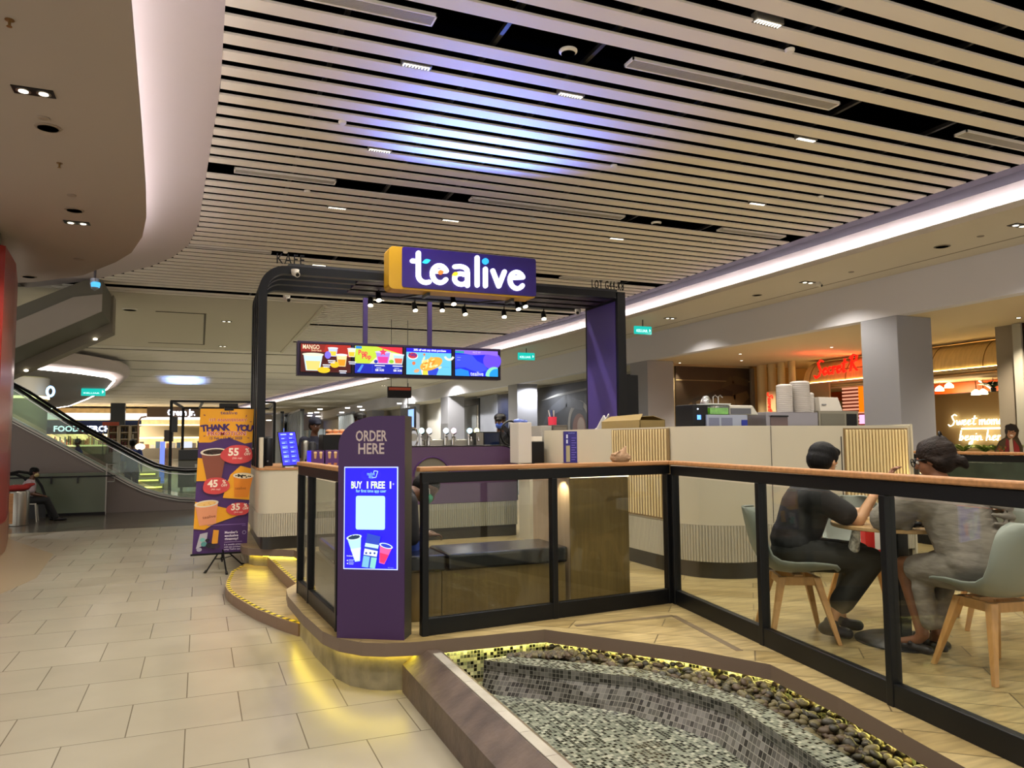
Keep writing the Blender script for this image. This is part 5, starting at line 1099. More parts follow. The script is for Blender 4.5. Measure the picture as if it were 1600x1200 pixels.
blobby(Wb * .73, .32, .19, .125, '55', 0, '(5th cup)', 1.0); blobby(Wb * .36, .535, .155, .11, '45', 0, '(4th cup)', .92); blobby(Wb * .80, .70, .135, .085, '35', 0, '(3rd cup)', .85)
a.rect(Wb * .25, yb(.806), Wb * .95, yb(.802), '#8a6ab0')
a.poly([(Wb * .06, yb(.96)), (Wb * .12, yb(.86)), (Wb * .26, yb(.85)), (Wb * .24, yb(.93))], '#b8b4c0'); a.poly([(Wb * .34, yb(.93)), (Wb * .36, yb(.835)), (Wb * .46, yb(.84)), (Wb * .45, yb(.93))], '#e8a030')
for x, v, r_, c in ((.2, .93, .035, '#5a9a98'), (.3, .94, .04, '#1c1626'), (.38, .95, .035, '#2a2030'), (.45, .95, .03, '#3a2240'), (.12, .965, .03, '#a8a4b8'), (.26, .905, .025, '#1c1626'), (.17, .90, .03, '#7ac0b8')): a.ell(Wb * x, yb(v), r_, r_ * .8, c)
for i, (tx, w_) in enumerate((("Member's", .15), ('exclusive', .16), ('giveaway!', .16))): a.text(tx, Wb * .57, yb(.865 + .022 * i), .04, '#f0e8f8', 'l', bold=.03, fit=w_)
for i, (tx, w_) in enumerate((('5 x weekly prizes', .2), ('with any purchase', .2), ('using Tealive app', .19))): a.text(tx, Wb * .57, yb(.945 + .016 * i), .025, '#e0d4f0', 'l', bold=.02, fit=w_)
a.rect(Wb * .57, yb(.925), Wb * .9, yb(.922), '#b8a0d0'); a.ring(Wb * .93, yb(.862), .018, .022, '#c8b8e0'); a.rect(Wb * .88, yb(.815), Wb * .96, yb(.812), '#8a6ab0')
a.build('printed_artwork', o)
MB().bar(BO + V3((-.02, .0, -.004)), BO + BU * (BW + .0) + V3((0, 0, -.004)), .018, .022).build('bottom_bar', M_black, bn)
tc_ = BO + BV * BH + BU * BW * .52; MB().bar(tc_ + V3((-.11, .01, .045)), tc_ + V3((.11, .01, .045)), .05, .05).bar(tc_ + V3((-.05, .01, .0)), tc_ + V3((.06, .01, .0)), .04, .04).build('top_clamp', M_black, bn, bevel=.006)
MB().tube([(.29, 10.15, .10), (.29, 10.15, 2.04)], .011, 10).build('pole', M_black, bn, smooth=True); MB().cyl((.29, 10.15, .26), .025, .05, 14).build('hub', M_black, bn, smooth=True); MB().cyl((.29, 10.15, .12), .02, .04, 14).build('hub', M_black, bn, smooth=True)
for p in ((.11, 10.0), (.33, 9.80), (.54, 10.36)):
    lg = MB().tube([(.29, 10.15, .285), (p[0], p[1], .02)], .010, 8).build('leg', M_black, bn); q = V3((.29, 10.15, .285)).lerp(V3((p[0], p[1], .02)), .5); MB().tube([(.29, 10.15, .14), q], .006, 6).build('strut', M_black, bn); MB().tube([(p[0], p[1], .028), (p[0] + (p[0] - .29) * .12, p[1] + (p[1] - 10.15) * .12, .004)], .016, 8).build('foot', M_black, lg)

# escalator going up to the left
EY = 19.4
es = thing('escalator', 'escalator with glass sides and black handrails rising to the left behind the guard', 'escalator', (-2, EY, 0))
lo = [(-6.2, 3.48), (-3.79, 2.02), (-2.8, 1.42), (-1.49, .60), (-1.15, .42), (-.82, .30), (-.4, .2), (0, .17), (1.6, .17)]
hi = [(-6.2, 5.42 - 1.15 + .0), (-3.76, 2.80), (-2.82, 2.12), (-1.52, 1.34), (-1.2, 1.15), (-.97, 1.03), (-.67, .94), (-.3, .90), (1.3, .90)]
sk = [(x, z + .10) for x, z in lo]
def band(P, Q, y0, y1, name, m, par=es):
    mb = MB()
    def zat(P, x):
        for (a, b), (c, d) in zip(P, P[1:]):
            if x <= c: return b + (d - b) * (x - a) / (c - a)
        return P[-1][1]
    X = sorted(set([p[0] for p in P] + [q[0] for q in Q])); X = [x for x in X if x <= min(P[-1][0], Q[-1][0])]
    for a, b in zip(X, X[1:]):
        mb.add([(a, y, z) for y in (y0, y1) for z in (zat(P, a), zat(Q, a))] + [(b, y, z) for y in (y0, y1) for z in (zat(P, b), zat(Q, b))], [(0, 1, 5, 4), (2, 6, 7, 3), (1, 3, 7, 5), (0, 4, 6, 2)] + ([(0, 2, 3, 1)] if a == X[0] else []) + ([(4, 5, 7, 6)] if b == X[-1] else []))
    return mb.build(name, m, par)
zero = [(-6.2, 0), (1.6, 0)]
M_clad = mat('escalator_mauve_cladding', '#837a76', .5); M_skirt = mat('escalator_dark_steel', '#3c3a36', .3, .8)
band(zero, lo, EY, EY + 1.6, 'side_cladding', M_clad)
band([(x, z + .001) for x, z in lo], sk, EY - .03, EY + .12, 'skirt', M_steel); band([(x, z + .03) for x, z in lo], [(x, z + .05) for x, z in lo], EY - .035, EY - .028, 'skirt_line', M_black)
for y, nm in ((EY, 'near'), (EY + 1.4, 'far')):
    band([(x, z + .001) for x, z in sk], [(x, z - .04) for x, z in hi], y + .03, y + .045, 'balustrade', M_green)
    hr = MB(); pts = [(x, y + .04, z) for x, z in hi] + [(1.45, y + .04, .86), (1.52, y + .04, .74), (1.5, y + .04, .6), (1.38, y + .04, .5)]
    hr.tube(pts, .035, 8); hr.build('handrail', M_black, es, smooth=True); tr = MB(); tr.tube([(p[0], p[1], p[2] - .075) for p in pts[:9]], .012, 6); tr.build('handrail_track', M_chrome, es)
stp = MB(); x = -6.0
while x < -1.3:
    z = .22 + (-1.3 - x) * .6; stp.box(x, x + .42, EY + .15, EY + 1.35, z - .25, z); x += .4
stp.box(-1.3, 1.6, EY + .15, EY + 1.35, .02, .12); stp.build('steps', M_dark, es)
# underside of the escalator above
ue = thing('upper_escalator', 'grey sloping underside of another escalator hanging below the ceiling at far left', 'escalator', (-3, 20, 3.6))
UB = [(-7.5, 1.62), (-3.55, 3.78), (-2.24, 4.50), (-1.75, 4.50), (-1.75, 5.2)]
MB().add([(x, y, z) for y in (18.55, 18.598) for x, z in ((-7.5, 1.45), (-2.3, 4.33), (-2.05, 4.47), (-2.05, 4.85), (-2.6, 4.75), (-7.5, 2.0))], [(0, 1, 2, 3, 4, 5), (11, 10, 9, 8, 7, 6), (0, 6, 7, 1), (1, 7, 8, 2), (2, 8, 9, 3), (3, 9, 10, 4), (4, 10, 11, 5)]).build('side_panel', mat('escalator_side_pale', '#a39d92', .7), ue)
mb = MB(); pf = [(-7.5, 1.45), (-2.3, 4.33), (-2.05, 4.47), (-2.05, 5.15), (-2.4, 5.15), (-7.5, 2.4)]; n = len(pf)
mb.add([(x, 18.6, z) for x, z in pf] + [(x, 20.3, z) for x, z in pf], [tuple(range(n)), tuple(range(2 * n - 1, n - 1, -1))] + [(i, i + n, (i + 1) % n + n, (i + 1) % n) for i in range(n)])
mb.build('underside', mat('escalator_grey_green', '#6b6a5e', .7), ue)
mb = MB(); pf = [(-7.5, 1.20), (-2.35, 4.05), (-2.0, 4.25), (-2.0, 5.15), (-7.5, 1.7)]; n = len(pf)
mb.add([(x, 20.32, z) for x, z in pf] + [(x, 20.9, z) for x, z in pf], [tuple(range(n)), tuple(range(2 * n - 1, n - 1, -1))] + [(i, i + n, (i + 1) % n + n, (i + 1) % n) for i in range(n)])
mb.build('edge_band', mat('escalator_edge_grey', '#8d887b', .7), ue)
for px, py, y in ((109, 490, 18.58), (149, 530, 20.3), (41, 579, 20.3)):
    c = Py(px, py, y); MB().ball((c.x, c.y - .01, c.z), (.05, .02, .03), 10).build('lamp', glow('small_lamp_glow', '#fff2d8', 5), ue)
# glass guard rail with a black top, newel loops of the escalator going down
gr = thing('glass_guardrail', 'frosted green glass guardrail with a black rail, behind the seated guard', 'railing', (-3.4, 18.9, 0))
MB().box(-6, -1.90, 18.98, 18.995, .06, .93).build('glass_pane', mat('frosted_green_glass', '#66705f', .25), gr)
MB().box(-6, -1.90, 18.96, 19.01, 0, .06).build('bottom_rail', M_black, gr); MB().box(-6, -1.72, 18.955, 19.0, .83, .86).build('top_rail', M_black, gr); MB().box(-1.91, -1.885, 18.97, 19.0, 0, 1.12).build('post', M_steel, gr)
MB().tube([(-1.9, 18.97, 1.1), (-1.75, 18.97, 1.1)], .008, 6).tube([(-1.9, 18.97, .72), (-1.74, 18.97, .72), (-1.74, 18.97, .84)], .010, 6).build('bracket', M_steel, gr)
for i, x in enumerate((-5.2, -4.4, -2.95, -2.45)): MB().box(x - .015, x + .015, 18.94, 18.97, .70, .84).build('bracket', M_dark, gr)
nl = thing('escalator_newel', 'two black curved handrail loops of the escalator going down, behind the guard', 'escalator handrail', (-3.4, 18.6, 0))
for pts in ([(10, 741), (30, 737), (45, 739), (56, 747), (65, 760), (70, 775), (69, 790)], [(8, 742), (25, 741), (38, 747), (47, 757), (54, 768), (58, 785)]):
    mb = MB(); mb.tube([tuple(Py(a_, b_, 18.75)) for a_, b_ in pts], .028, 8); mb.build('handrail', M_black, nl, smooth=True)
MB().box(-4.2, -3.0, 18.72, 18.78, 0, .45).build('base', M_dark, nl)
# bin, red bag, guard on a plastic chair
tb = thing('litter_bin', 'round steel litter bin half hidden behind the red hoarding', 'bin', (-3.22, 17.25, 0)); MB().lathe([(.17, 0), (.18, .01), (.18, .64), (.17, .66), (.1, .665)], (-3.22, 17.25, 0), 28).build('body', M_steel, tb, smooth=True, angle=30); MB().lathe([(.175, 0), (.175, .03)], (-3.22, 17.25, -.0), 28).build('base', M_black, tb)
MB().box(-3.42, -3.25, 17.08, 17.10, .05, .63).build('wood_panel', M_wood, tb)
t = thing('red_bag', 'red cloth bag lying on top of the steel litter bin', 'bag', (-3.22, 17.25, .67)); blob('body', [('e', (-3.25, 17.25, .72), (.22, .14, .07)), ('c', (-3.1, 17.25, .76), .05, (-2.98, 17.25, .79), .03)], mat('red_cloth', '#8e1f1a', .8), t, .02, 2)
gc = thing('plastic_chair', 'white plastic chair under the seated security guard', 'chair', (-3.22, 17.95, 0), local=True, rz=R(-85)); k = .86
M_wpl = mat('white_plastic', '#c4bfb2', .4)
gc.scale = (k, k, k)
MB().box(-.2, .2, -.2, .22, .41, .435).build('seat', M_wpl, gc, bevel=.008)
for sx in (-1, 1):
    MB().tube([(sx * .21, .2, .42), (sx * .24, .24, 0)], [.018, .013], 8).build('leg', M_wpl, gc); MB().tube([(sx * .2, -.2, .42), (sx * .23, -.27, 0)], [.018, .013], 8).build('leg', M_wpl, gc)
    MB().tube([(sx * .21, -.24, .83), (sx * .21, -.21, .6), (sx * .21, -.18, .43)], .02, 8).build('back_post', M_wpl, gc, smooth=True)
for i in range(5): MB().box(-.16 + .072 * i, -.12 + .072 * i, -.235, -.205, .47, .82).build('back_slat', M_wpl, gc)
MB().tube([(-.21, -.24, .83), (0, -.26, .86), (.21, -.24, .83)], .022, 8).build('top_rail', M_wpl, gc, smooth=True)
gd = thing('person', 'seated security guard with a pale shirt, black trousers and a yellowish face mask', 'person', (-3.22, 17.95, 0), local=True, rz=R(-85)); gd.scale = (k, k, k)
J = dict(pelvis=V_(0, -.03, .53), waist=V_(0, .0, .66), chest=V_(0, .05, .84), neck0=V_(0, .09, .98), neck1=V_(0, .12, 1.05), head=V_(0, .15, 1.15), look=V_(.25, 1, -.2),
         shR=V_(.18, .06, .93), elR=V_(.21, .12, .66), wrR=V_(.08, .30, .60), shL=V_(-.18, .06, .93), elL=V_(-.21, .12, .66), wrL=V_(-.06, .32, .60),
         hiR=V_(.09, 0, .50), knR=V_(.12, .42, .49), anR=V_(.11, .62, .09), ftR=V_(.11, .66, .06), toR=V_(.12, .80, .035), hiL=V_(-.09, 0, .50), knL=V_(-.12, .40, .50), anL=V_(-.10, .52, .09), ftL=V_(-.1, .56, .06), toL=V_(-.1, .68, .035))
J['handR'] = (frame(J['wrR'], (-.7, .6, -.1), (0, .1, 1)), .8); J['handL'] = (frame(J['wrL'], (.6, .7, -.1), (0, .1, 1)), .8)
body(gd, J, M_skin3, .012); HM = headm(J['head'], J['look'])
blob('hair', [('x', HM, [('e', (0, -.02, .05), (.092, .105, .08)), ('e', (0, -.045, .0), (.086, .078, .08))])], M_hair, gd, .012, 3); blob('face_mask', [('x', HM, [('e', (0, .045, -.045), (.068, .062, .058))])], mat('mask_yellowish', '#b9ad78', .7), gd, .01, 3)
blob('shirt', [('chain', [V_(0, -.02, .60), J['waist'], J['chest'], V_(0, .085, .95)], [.15, .145, .15, .08])] + [('chain', [J['chest'], J['sh' + s], J['sh' + s].lerp(J['el' + s], .7)], [.12, .08, .075]) for s in 'RL'], mat('uniform_shirt_pale', '#a89aa0', .8), gd, .014, 4)
blob('trousers', [('e', J['pelvis'], (.175, .14, .11))] + [('chain', [J['hi' + s], J['kn' + s], J['an' + s]], [.105, .08, .065]) for s in 'RL'], M_tee, gd, .014, 4)
for s in 'RL': blob('shoe', [('c', J['ft' + s] + V_(0, -.06, -.02), .042, J['to' + s] + V_(0, .02, .0), .034)], M_black, gd, .012, 2)
eyes(gd, J)

# people in the distance and behind the counter
def standing(name, label, loc, rz, shirt, trousers, skin, scale=1, cap=None, mask=None, hair=M_hair, walk=0, vox=.016):
    t = thing(name, label, 'person', loc, local=True, rz=rz); t.scale = (scale,) * 3
    J = dict(pelvis=V_(0, 0, .92), waist=V_(0, 0, 1.06), chest=V_(0, 0, 1.24), neck0=V_(0, 0, 1.42), neck1=V_(0, .01, 1.50), head=V_(0, .03, 1.60), look=V_(0, 1, -.12))
    for s, k in (('R', 1), ('L', -1)):
        J.update({'sh' + s: V_(k * .17, 0, 1.37), 'el' + s: V_(k * .22, -.03 + walk * k * .08, 1.09), 'wr' + s: V_(k * .22, .12 + walk * k * .12, .88), 'hi' + s: V_(k * .09, 0, .88), 'kn' + s: V_(k * .1, .03 - walk * k * .12, .48), 'an' + s: V_(k * .1, -.0 - walk * k * .22, .10), 'ft' + s: V_(k * .1, .03 - walk * k * .22, .05), 'to' + s: V_(k * .11, .14 - walk * k * .22, .035)})
        J['hand' + s] = (frame(J['wr' + s], (0, .5, -.8), (k, 0, 0)), .6)
    body(t, J, skin, vox * .8); HM = headm(J['head'], J['look']); eyes(t, J)
    blob('hair', [('x', HM, [('e', (0, -.022, .05), (.091, .105, .08)), ('e', (0, -.045, .0), (.087, .078, .085))])], hair, t, vox * .8, 3)
    if cap: blob('cap', [('x', HM, [('e', (0, -.01, .075), (.1, .115, .07)), ('c', (-.03, .1, .05), .022, (.03, .1, .05), .022)])], cap, t, vox * .8, 2)
    if mask: blob('face_mask', [('x', HM, [('e', (0, .045, -.045), (.068, .062, .058))])], mask, t, vox * .8, 2)
    blob('shirt', [('chain', [V_(0, 0, .94), J['waist'], J['chest'], V_(0, 0, 1.40)], [.155, .14, .15, .08])] + [('chain', [J['chest'], J['sh' + s], J['sh' + s].lerp(J['el' + s], .75)], [.12, .08, .07]) for s in 'RL'], shirt, t, vox, 4)
    blob('trousers', [('e', J['pelvis'], (.165, .125, .1))] + [('chain', [J['hi' + s], J['kn' + s], J['an' + s]], [.1, .075, .062]) for s in 'RL'], trousers, t, vox, 4)
    for s in 'RL': blob('shoe', [('c', J['ft' + s] + V_(0, -.05, -.01), .04, J['to' + s], .033)], M_black, t, vox, 2)
    return t
M_blue = mat('blue_shirt', '#2c3f80', .8); M_denim = mat('dark_denim', '#1c2236', .8)
standing('person', 'person in a blue shirt walking away beyond the escalator glass', (-1.66, 22.6, 0), R(0), M_blue, M_denim, M_skin3, .97, walk=1)
standing('person', 'person in dark blue standing left of the walking one, seen through the escalator glass', (-3.9, 30.0, 0), R(100), mat('navy_shirt', '#1c2a55', .8), M_denim, M_skin3, 1.0, walk=.5)
standing('person', 'barista in black with a blue face mask behind the purple counter by the taps', (4.25, 10.7, PZ), R(150), M_tee, M_trou, M_skin3, .96, cap=M_black, mask=mat('mask_blue', '#3f62c8', .7))
lamp('blue_sign_spill', 'AREA', (Pz(290, 600, 5.2).x, Pz(290, 600, 5.2).y - 3, 3.6), 260, (.25, .4, 1), (0, 0, 1), shape='RECTANGLE', size=1.5, size_y=6, spread=R(60))  # unseen lamp added in mid-air for the blue patch on the far ceiling
standing('person', 'barista in a dark cap behind the blue order tablet', (1.55, 11.3, PZ), R(200), mat('barista_navy', '#10142a', .8), M_trou, M_skin3, .93, cap=mat('navy_cap', '#141a30', .8))
standing('person', 'barista whose black cap shows above the order totem', (2.16, 11.0, PZ), R(170), M_tee, M_trou, M_skin3, .97, cap=M_black)

# far shops on the left
M_fm = mat('shop_fascia_blue', '#10224a', .5)
FY = 80
fm = thing('food_shop', 'bright food shop with a blue fascia and glowing white letters, far end left', 'shop', (-9, FY, 0))
MB().box(-13.9, -5.2, FY, FY + .4, 2.35, 3.65).build('fascia', M_fm, fm); MB().box(-14, 2, FY - .3, FY + .2, 3.7, 4.3).build('light_band', glow('white_band_glow', '#fff4ea', 1.5), fm)
mb = MB(); vs, fs = textmesh('FOOD MERCHANT', .03); x0, x1 = min(v[0] for v in vs), max(v[0] for v in vs); l0, l1 = Py(84, 670, FY).x, Py(201, 670, FY).x; s_ = (l1 - l0) / (x1 - x0)
mb.add([(l0 + (x - x0) * s_, FY - .06, 2.6 + y * s_ * 1.0) for x, y in vs], fs); mb.build('lettering', glow('food_letters', '#eaf4ff', 3), fm)
MB().box(-14, 2.5, FY + 6, FY + 6.2, 0, 5).build('back_wall', mat('food_shop_back', '#b6a07a', .8, noise=.2, nscale=2), fm)
MB().box(-13.8, -7.5, FY - .4, FY + .2, 0, 1.2).build('counter', mat('food_counter', '#8d8068', .6), fm); MB().box(-12, -7.8, FY - .3, FY + .3, 1.2, 1.35).build('lit_counter_top', glow('counter_glow', '#ffe9a8', 1.6), fm)
random.seed(12)
for i in range(46):
    x = -13.8 + i * .138; h = random.uniform(.25, .9); c = random.choice(['#9a3020', '#c9a03a', '#d8d2b8', '#3a5a2c', '#57402a', '#3a4a6a', '#b06a3a']); o = MB().box(x, x + .10, FY + .5, FY + .6, 1.3, 1.3 + h).build('display_goods', mat('goods_' + c[1:], c, .6), fm)
lamp('shop_bulb', 'AREA', (-9.5, FY + 3, 4.6), 1800, (1, .85, .6), shape='RECTANGLE', size=8, size_y=3)
lamp('shop_bulb', 'AREA', (-1, FY + 3, 4.6), 600, (1, .85, .6), shape='RECTANGLE', size=6, size_y=3)
o = MB().box(-7.7, -6.5, FY - 1.4, FY - .5, 0, 5.2).build('column', mat('dark_blue_column', '#2b3138', .6), None); struct(o)
a_ = Py(246, 660, FY)
jr = thing('restaurant_sign', 'brown fascia with white glowing letters ending in Jr, above the far shelves', 'sign', (-1.5, FY - .6, 3.9))
MB().box(Py(230, 650, FY).x, Py(318, 650, FY).x + 1, FY - .6, FY - .3, 3.95, 4.95).build('fascia', mat('brown_fascia', '#6e5c4e', .7), jr)
mb = MB(); vs, fs = textmesh('Crean Jr.', .03); x0, x1 = min(v[0] for v in vs), max(v[0] for v in vs); l0, l1 = Py(262, 650, FY).x, Py(305, 650, FY).x; s_ = (l1 - l0) / (x1 - x0)
mb.add([(l0 + (x - x0) * s_, FY - .66, 4.12 + y * s_ * 1.2) for x, y in vs], fs); mb.build('lettering', glow('jr_letters', '#e8ecff', 4), jr)
# display shelves with goods
def shelf_unit(x0, x1, y, z0, z1, label, rows, cols, pal):
    t = thing('display_shelf', label, 'shelf', ((x0 + x1) / 2, y, 0)); d = (z1 - z0) / rows
    mb = MB()
    for i in range(rows + 1): mb.box(x0, x1, y, y + .4, z0 + i * d - .03, z0 + i * d + .03)
    for x in (x0, x1): mb.box(x - .05, x + .05, y, y + .4, 0, z1)
    mb.build('frame', mat('shelf_pale', '#d8c9a8', .6), t)
    MB().box(x0, x1, y + .38, y + .42, 0, z1).build('back_panel', mat('shelf_back', '#8f7b5c', .7), t)
    for r_ in range(rows):
        g = MB(); n = int((x1 - x0 - .1) / .22)
        for i in range(n): g.cyl((x0 + .15 + i * .22, y + .18, z0 + r_ * d + .031), .07, d * random.uniform(.45, .75), 6)
        g.build('goods_row', mat('goods_%s' % pal[r_ % len(pal)][1:], pal[r_ % len(pal)], .5), t)
    return t
sy = 60; sh_ = [(169, 184, 'brown-filled display shelf furthest left under the orange header'), (187, 202, 'dark-filled display shelf in the middle of the far row'), (204, 216, 'display shelf with white jars beside the lit blue column')]
for i, (p0, p1, lb) in enumerate(sh_): shelf_unit(Py(p0, 680, sy).x, Py(p1, 680, sy).x, sy, .35, Py(175, 682 - 17, sy).z, lb, 5, 4, [['#6a2a1c', '#7a4a30', '#3a2a22'], ['#2a2420', '#3a3030', '#6a2a22'], ['#d8d2c0', '#2a2624', '#c8b890']][i])
t = thing('shelf_header', 'orange red curved header sign above the left display shelf', 'sign', (-5.6, 59.8, 2.7)); MB().box(Py(160, 670, 59.8).x, Py(186, 670, 59.8).x, 59.7, 59.85, 2.75, 3.0).build('board', mat('header_orange', '#b04a24', .5), t); MB().box(Py(161, 670, 59.8).x, Py(162, 670, 59.8).x, 59.7, 59.85, 0, 2.75).build('support', M_white, t)
t = thing('arched_lamp', 'tall thin arched floor lamp in front of the far shelves', 'floor lamp', (-4.4, 50, 0)); P = [(Py(216, 725, 50).x, 50, 0)] + [tuple(Py(a_, b_, 50)) for a_, b_ in ((216, 665), (217, 657), (221, 652), (229, 651))]; mb = MB(); mb.tube(P, .05, 6); mb.build('pole', mat('lamp_bronze', '#8a6a50', .4, .6), t); c = Py(219, 698, 50); MB().ball(tuple(c), (.28, .28, .2), 12).build('lamp_shade', glow('globe_glow', '#ffe2a8', 3), t, smooth=True, angle=180)
t = thing('lit_column', 'narrow blue-lit round column with brown timber slats beyond the escalator', 'column light', (-1.9, 34, 0)); a0, a1 = Py(250, 700, 34).x, Py(258, 700, 34).x; MB().cyl(((a0 + a1) / 2, 34, 0), (a1 - a0) / 2, Py(250, 690, 34).z, 18).build('lit_panel', glow('blue_column_glow', '#7f95ff', 1.0), t, smooth=True)
x0_, x1_ = Py(258, 700, 34).x, Py(270, 700, 34).x; mb = MB()
for i in range(6): mb.box(x0_ + (x1_ - x0_) * i / 6, x0_ + (x1_ - x0_) * (i + .6) / 6, 33.8, 33.9, .1, Py(250, 702, 34).z)
mb.build('timber_slats', mat('slat_redbrown', '#7a4630', .6), t); MB().box(x0_ - .05, x1_, 33.95, 34.4, Py(250, 690, 34).z, Py(250, 672, 34).z).build('header_box', mat('kiosk_header_dark', '#3c3838', .6), t)
# low wall with lit steps in the distance
o = MB().box(Py(124, 725, 36).x, Py(186, 725, 36).x, 36, 36.3, 0, 1.1).build('low_wall', mat('mauve_low_wall', '#7a6a62', .7)); tag(o, 'low mauve partition wall behind the escalator glass', 'partition')
mb = MB()
for i, (b_, wd) in enumerate(((716, 3.6), (740, 3.6), (757, 3.6))):
    pass
fs_ = thing('lit_steps', 'broad steps with glowing yellow edges beyond the escalator', 'steps', (-1.0, 27.5, 0))
for i, (px0, px1, y) in enumerate(((222, 245, 30.5), (216, 250, 29.0), (205, 256, 27.5))):
    x0_, x1_ = Py(px0, 740, y).x, Py(px1, 740, y).x; z = .5 - .15 * i; MB().box(x0_, x1_, y - 1, y + .45, 0, z).build('step', mat('step_tan', '#a5956c', .5), fs_); MB().box(x0_, x1_, y - 1.03, y - 1.0, z - .06, z - .02).build('light_strip', glow('step_led', '#fff07a', 4), fs_)
# black framed kiosk in the distance
kf = thing('kiosk', 'black metal framed kiosk with a dark counter, partly behind the banner', 'kiosk', (.6, 27, 0))
def bars(lst, w, name):
    for a_, b_ in lst: MB().bar(a_, b_, w, w).build(name, M_black, kf)
kx0, kx1, kz = Py(268, 628, 27).x, Py(429, 630, 27).x, 2.92
bars([((kx0, 27, 0), (kx0, 27, kz)), ((kx1, 27, 0), (kx1, 27, kz)), ((kx0 + .32, 29, 0), (kx0 + .32, 29, kz - .12)), ((kx1 - .2, 29, 1.3), (kx1 - .2, 29, kz - .1))], .09, 'post')
bars([((kx0, 27, kz), (kx1, 27, kz)), ((kx0 + .3, 29, kz - .14), (kx1, 29, kz - .14)), ((kx0, 27, kz), (kx0 + .3, 29, kz - .12)), ((kx1, 27, kz), (kx1, 29, kz - .12)), ((kx0 + .95, 27, kz), (kx0 + .85, 29, kz - .14))], .07, 'beam')
MB().box(kx0 + .02, kx0 + .2, 26.9, 27.1, 1.9, 2.4).build('speaker_box', mat('speaker_black', '#15181c', .6), kf)
MB().box(kx0 + .25, kx1 - .1, 27, 27.7, .1, .72).build('counter', M_black, kf); MB().box(kx0 + .25, kx1 - .1, 26.98, 27.72, .72, 1.0).build('counter_band', mat('kiosk_grey_band', '#474744', .6), kf); MB().box(kx0 + .25, kx1 - .1, 26.95, 27.75, 1.0, 1.32).build('glass_display', M_dark, kf)
MB().box(kx0 + .75, kx0 + 1.0, 26.96, 26.975, .25, .85).build('menu_sheet', mat('grey_sheet', '#8e8e88', .6), kf)
# rounded pillar shop on the far left and the far cove ceiling
o = MB().cyl((-5.0, 27, 0), .62, 3.6, 32).build('column', mat('olive_round_column', '#8d8a63', .5), None, smooth=True); struct(o)
t = thing('round_sign', 'curved lit shop sign with a blue ring logo, on the round column at far left', 'sign', (-5.0, 27, 3)); MB().lathe([(.66, 0), (.66, .62)], (-5, 27, 2.95), 32).build('sign_band', mat('sign_grey_band', '#9a968a', .5), t, smooth=True); MB().lathe([(.665, 0), (.665, .08)], (-5, 27, 2.93), 32).build('light_ring', glow('ring_glow', '#ffe9b0', 3), t, smooth=True)
c = Py(80, 612, 26.5); mb = MB(); mb.tube([(c.x + .09 * math.cos(R(q)), 26.38, c.z + .14 * math.sin(R(q))) for q in range(0, 361, 24)], .035, 6); mb.build('logo_ring', glow('logo_blue_white', '#8fc4ff', 4), t)
Fo = [(-9, 29.5), (-5.6, 31.5), (-4.2, 33.2), (-3.1, 35.8), (-3.0, 38.5), (-3.9, 44.8), (-6, 55), (-8.5, 66), (-13, 78)]; Fi = [(-9, 30.6), (-5.9, 32.6), (-4.7, 34.1), (-3.75, 36.2), (-3.7, 38.4), (-4.6, 44.5), (-6.7, 54.6), (-9.2, 65.5), (-13.6, 77.4)]
cove(Fo, Fi, [(0, 0), (.0, -.3), (.15, -.42), (.5, -.45), (.8, -.5), (1, -.62)], 5.0, 'ceiling', M_cove)
o = MB().prism(Fi + [(-14, 77), (-14, 31)], 4.36, 4.42).build('ceiling', mat('far_soffit_bluegrey', '#a8a6a8', .7)); 
fl_ = MB(); fl_.tube([(x + .06, y - .05, 4.37) for x, y in Fi], .035, 6); o = fl_.build('led_strip', glow('far_cove_led', '#fff0e8', 16)); tag(o, 'white light strip of the curved cove ceiling at the far left', 'light strip')
# cafe front seen through the far frame: warm shelves with lines of light
fc = thing('far_cafe', 'bright cream cafe front with two warm light lines, behind the black framed kiosk', 'shop', (-1.5, 77, 0))
x0_, x1_ = Py(216, 680, 77).x, Py(330, 680, 77).x
for py, th in ((664, .10), (684, .14)): z = Py(270, py, 77).z; MB().box(x0_, x1_, 76.9, 77, z - th / 2, z + th / 2).build('light_line', glow('far_cafe_line', '#fff0c8', 2.2), fc)
z = Py(270, 684, 77).z; MB().box(x0_, x1_, 77, 77.4, z + .1, Py(270, 664, 77).z - .1).build('upper_panel', mat('far_cafe_panel', '#b9a37c', .7), fc)
MB().box(x0_, x1_, 76.6, 77.4, 0, 1.0).build('counter', mat('far_cafe_counter', '#6f6350', .6), fc)
A_ = Py(285, 690, 76.8), Py(300, 704, 76.8); MB().box(A_[0].x, A_[1].x, 76.8, 76.85, A_[1].z, A_[0].z).build('menu_panel', glow('far_menu_white', '#e6ecff', .9), fc)
random.seed(77)
for i in range(14):
    x = x0_ + (x1_ - x0_) * (i + .3) / 14; MB().box(x, x + .35, 76.9, 77.1, 1.0, 1.0 + random.uniform(.2, .7)).build('goods', mat('far_goods_%d' % (i % 4), ['#3c342c', '#8a5a3a', '#c9c0b0', '#4a5a6a'][i % 4], .6), fc)
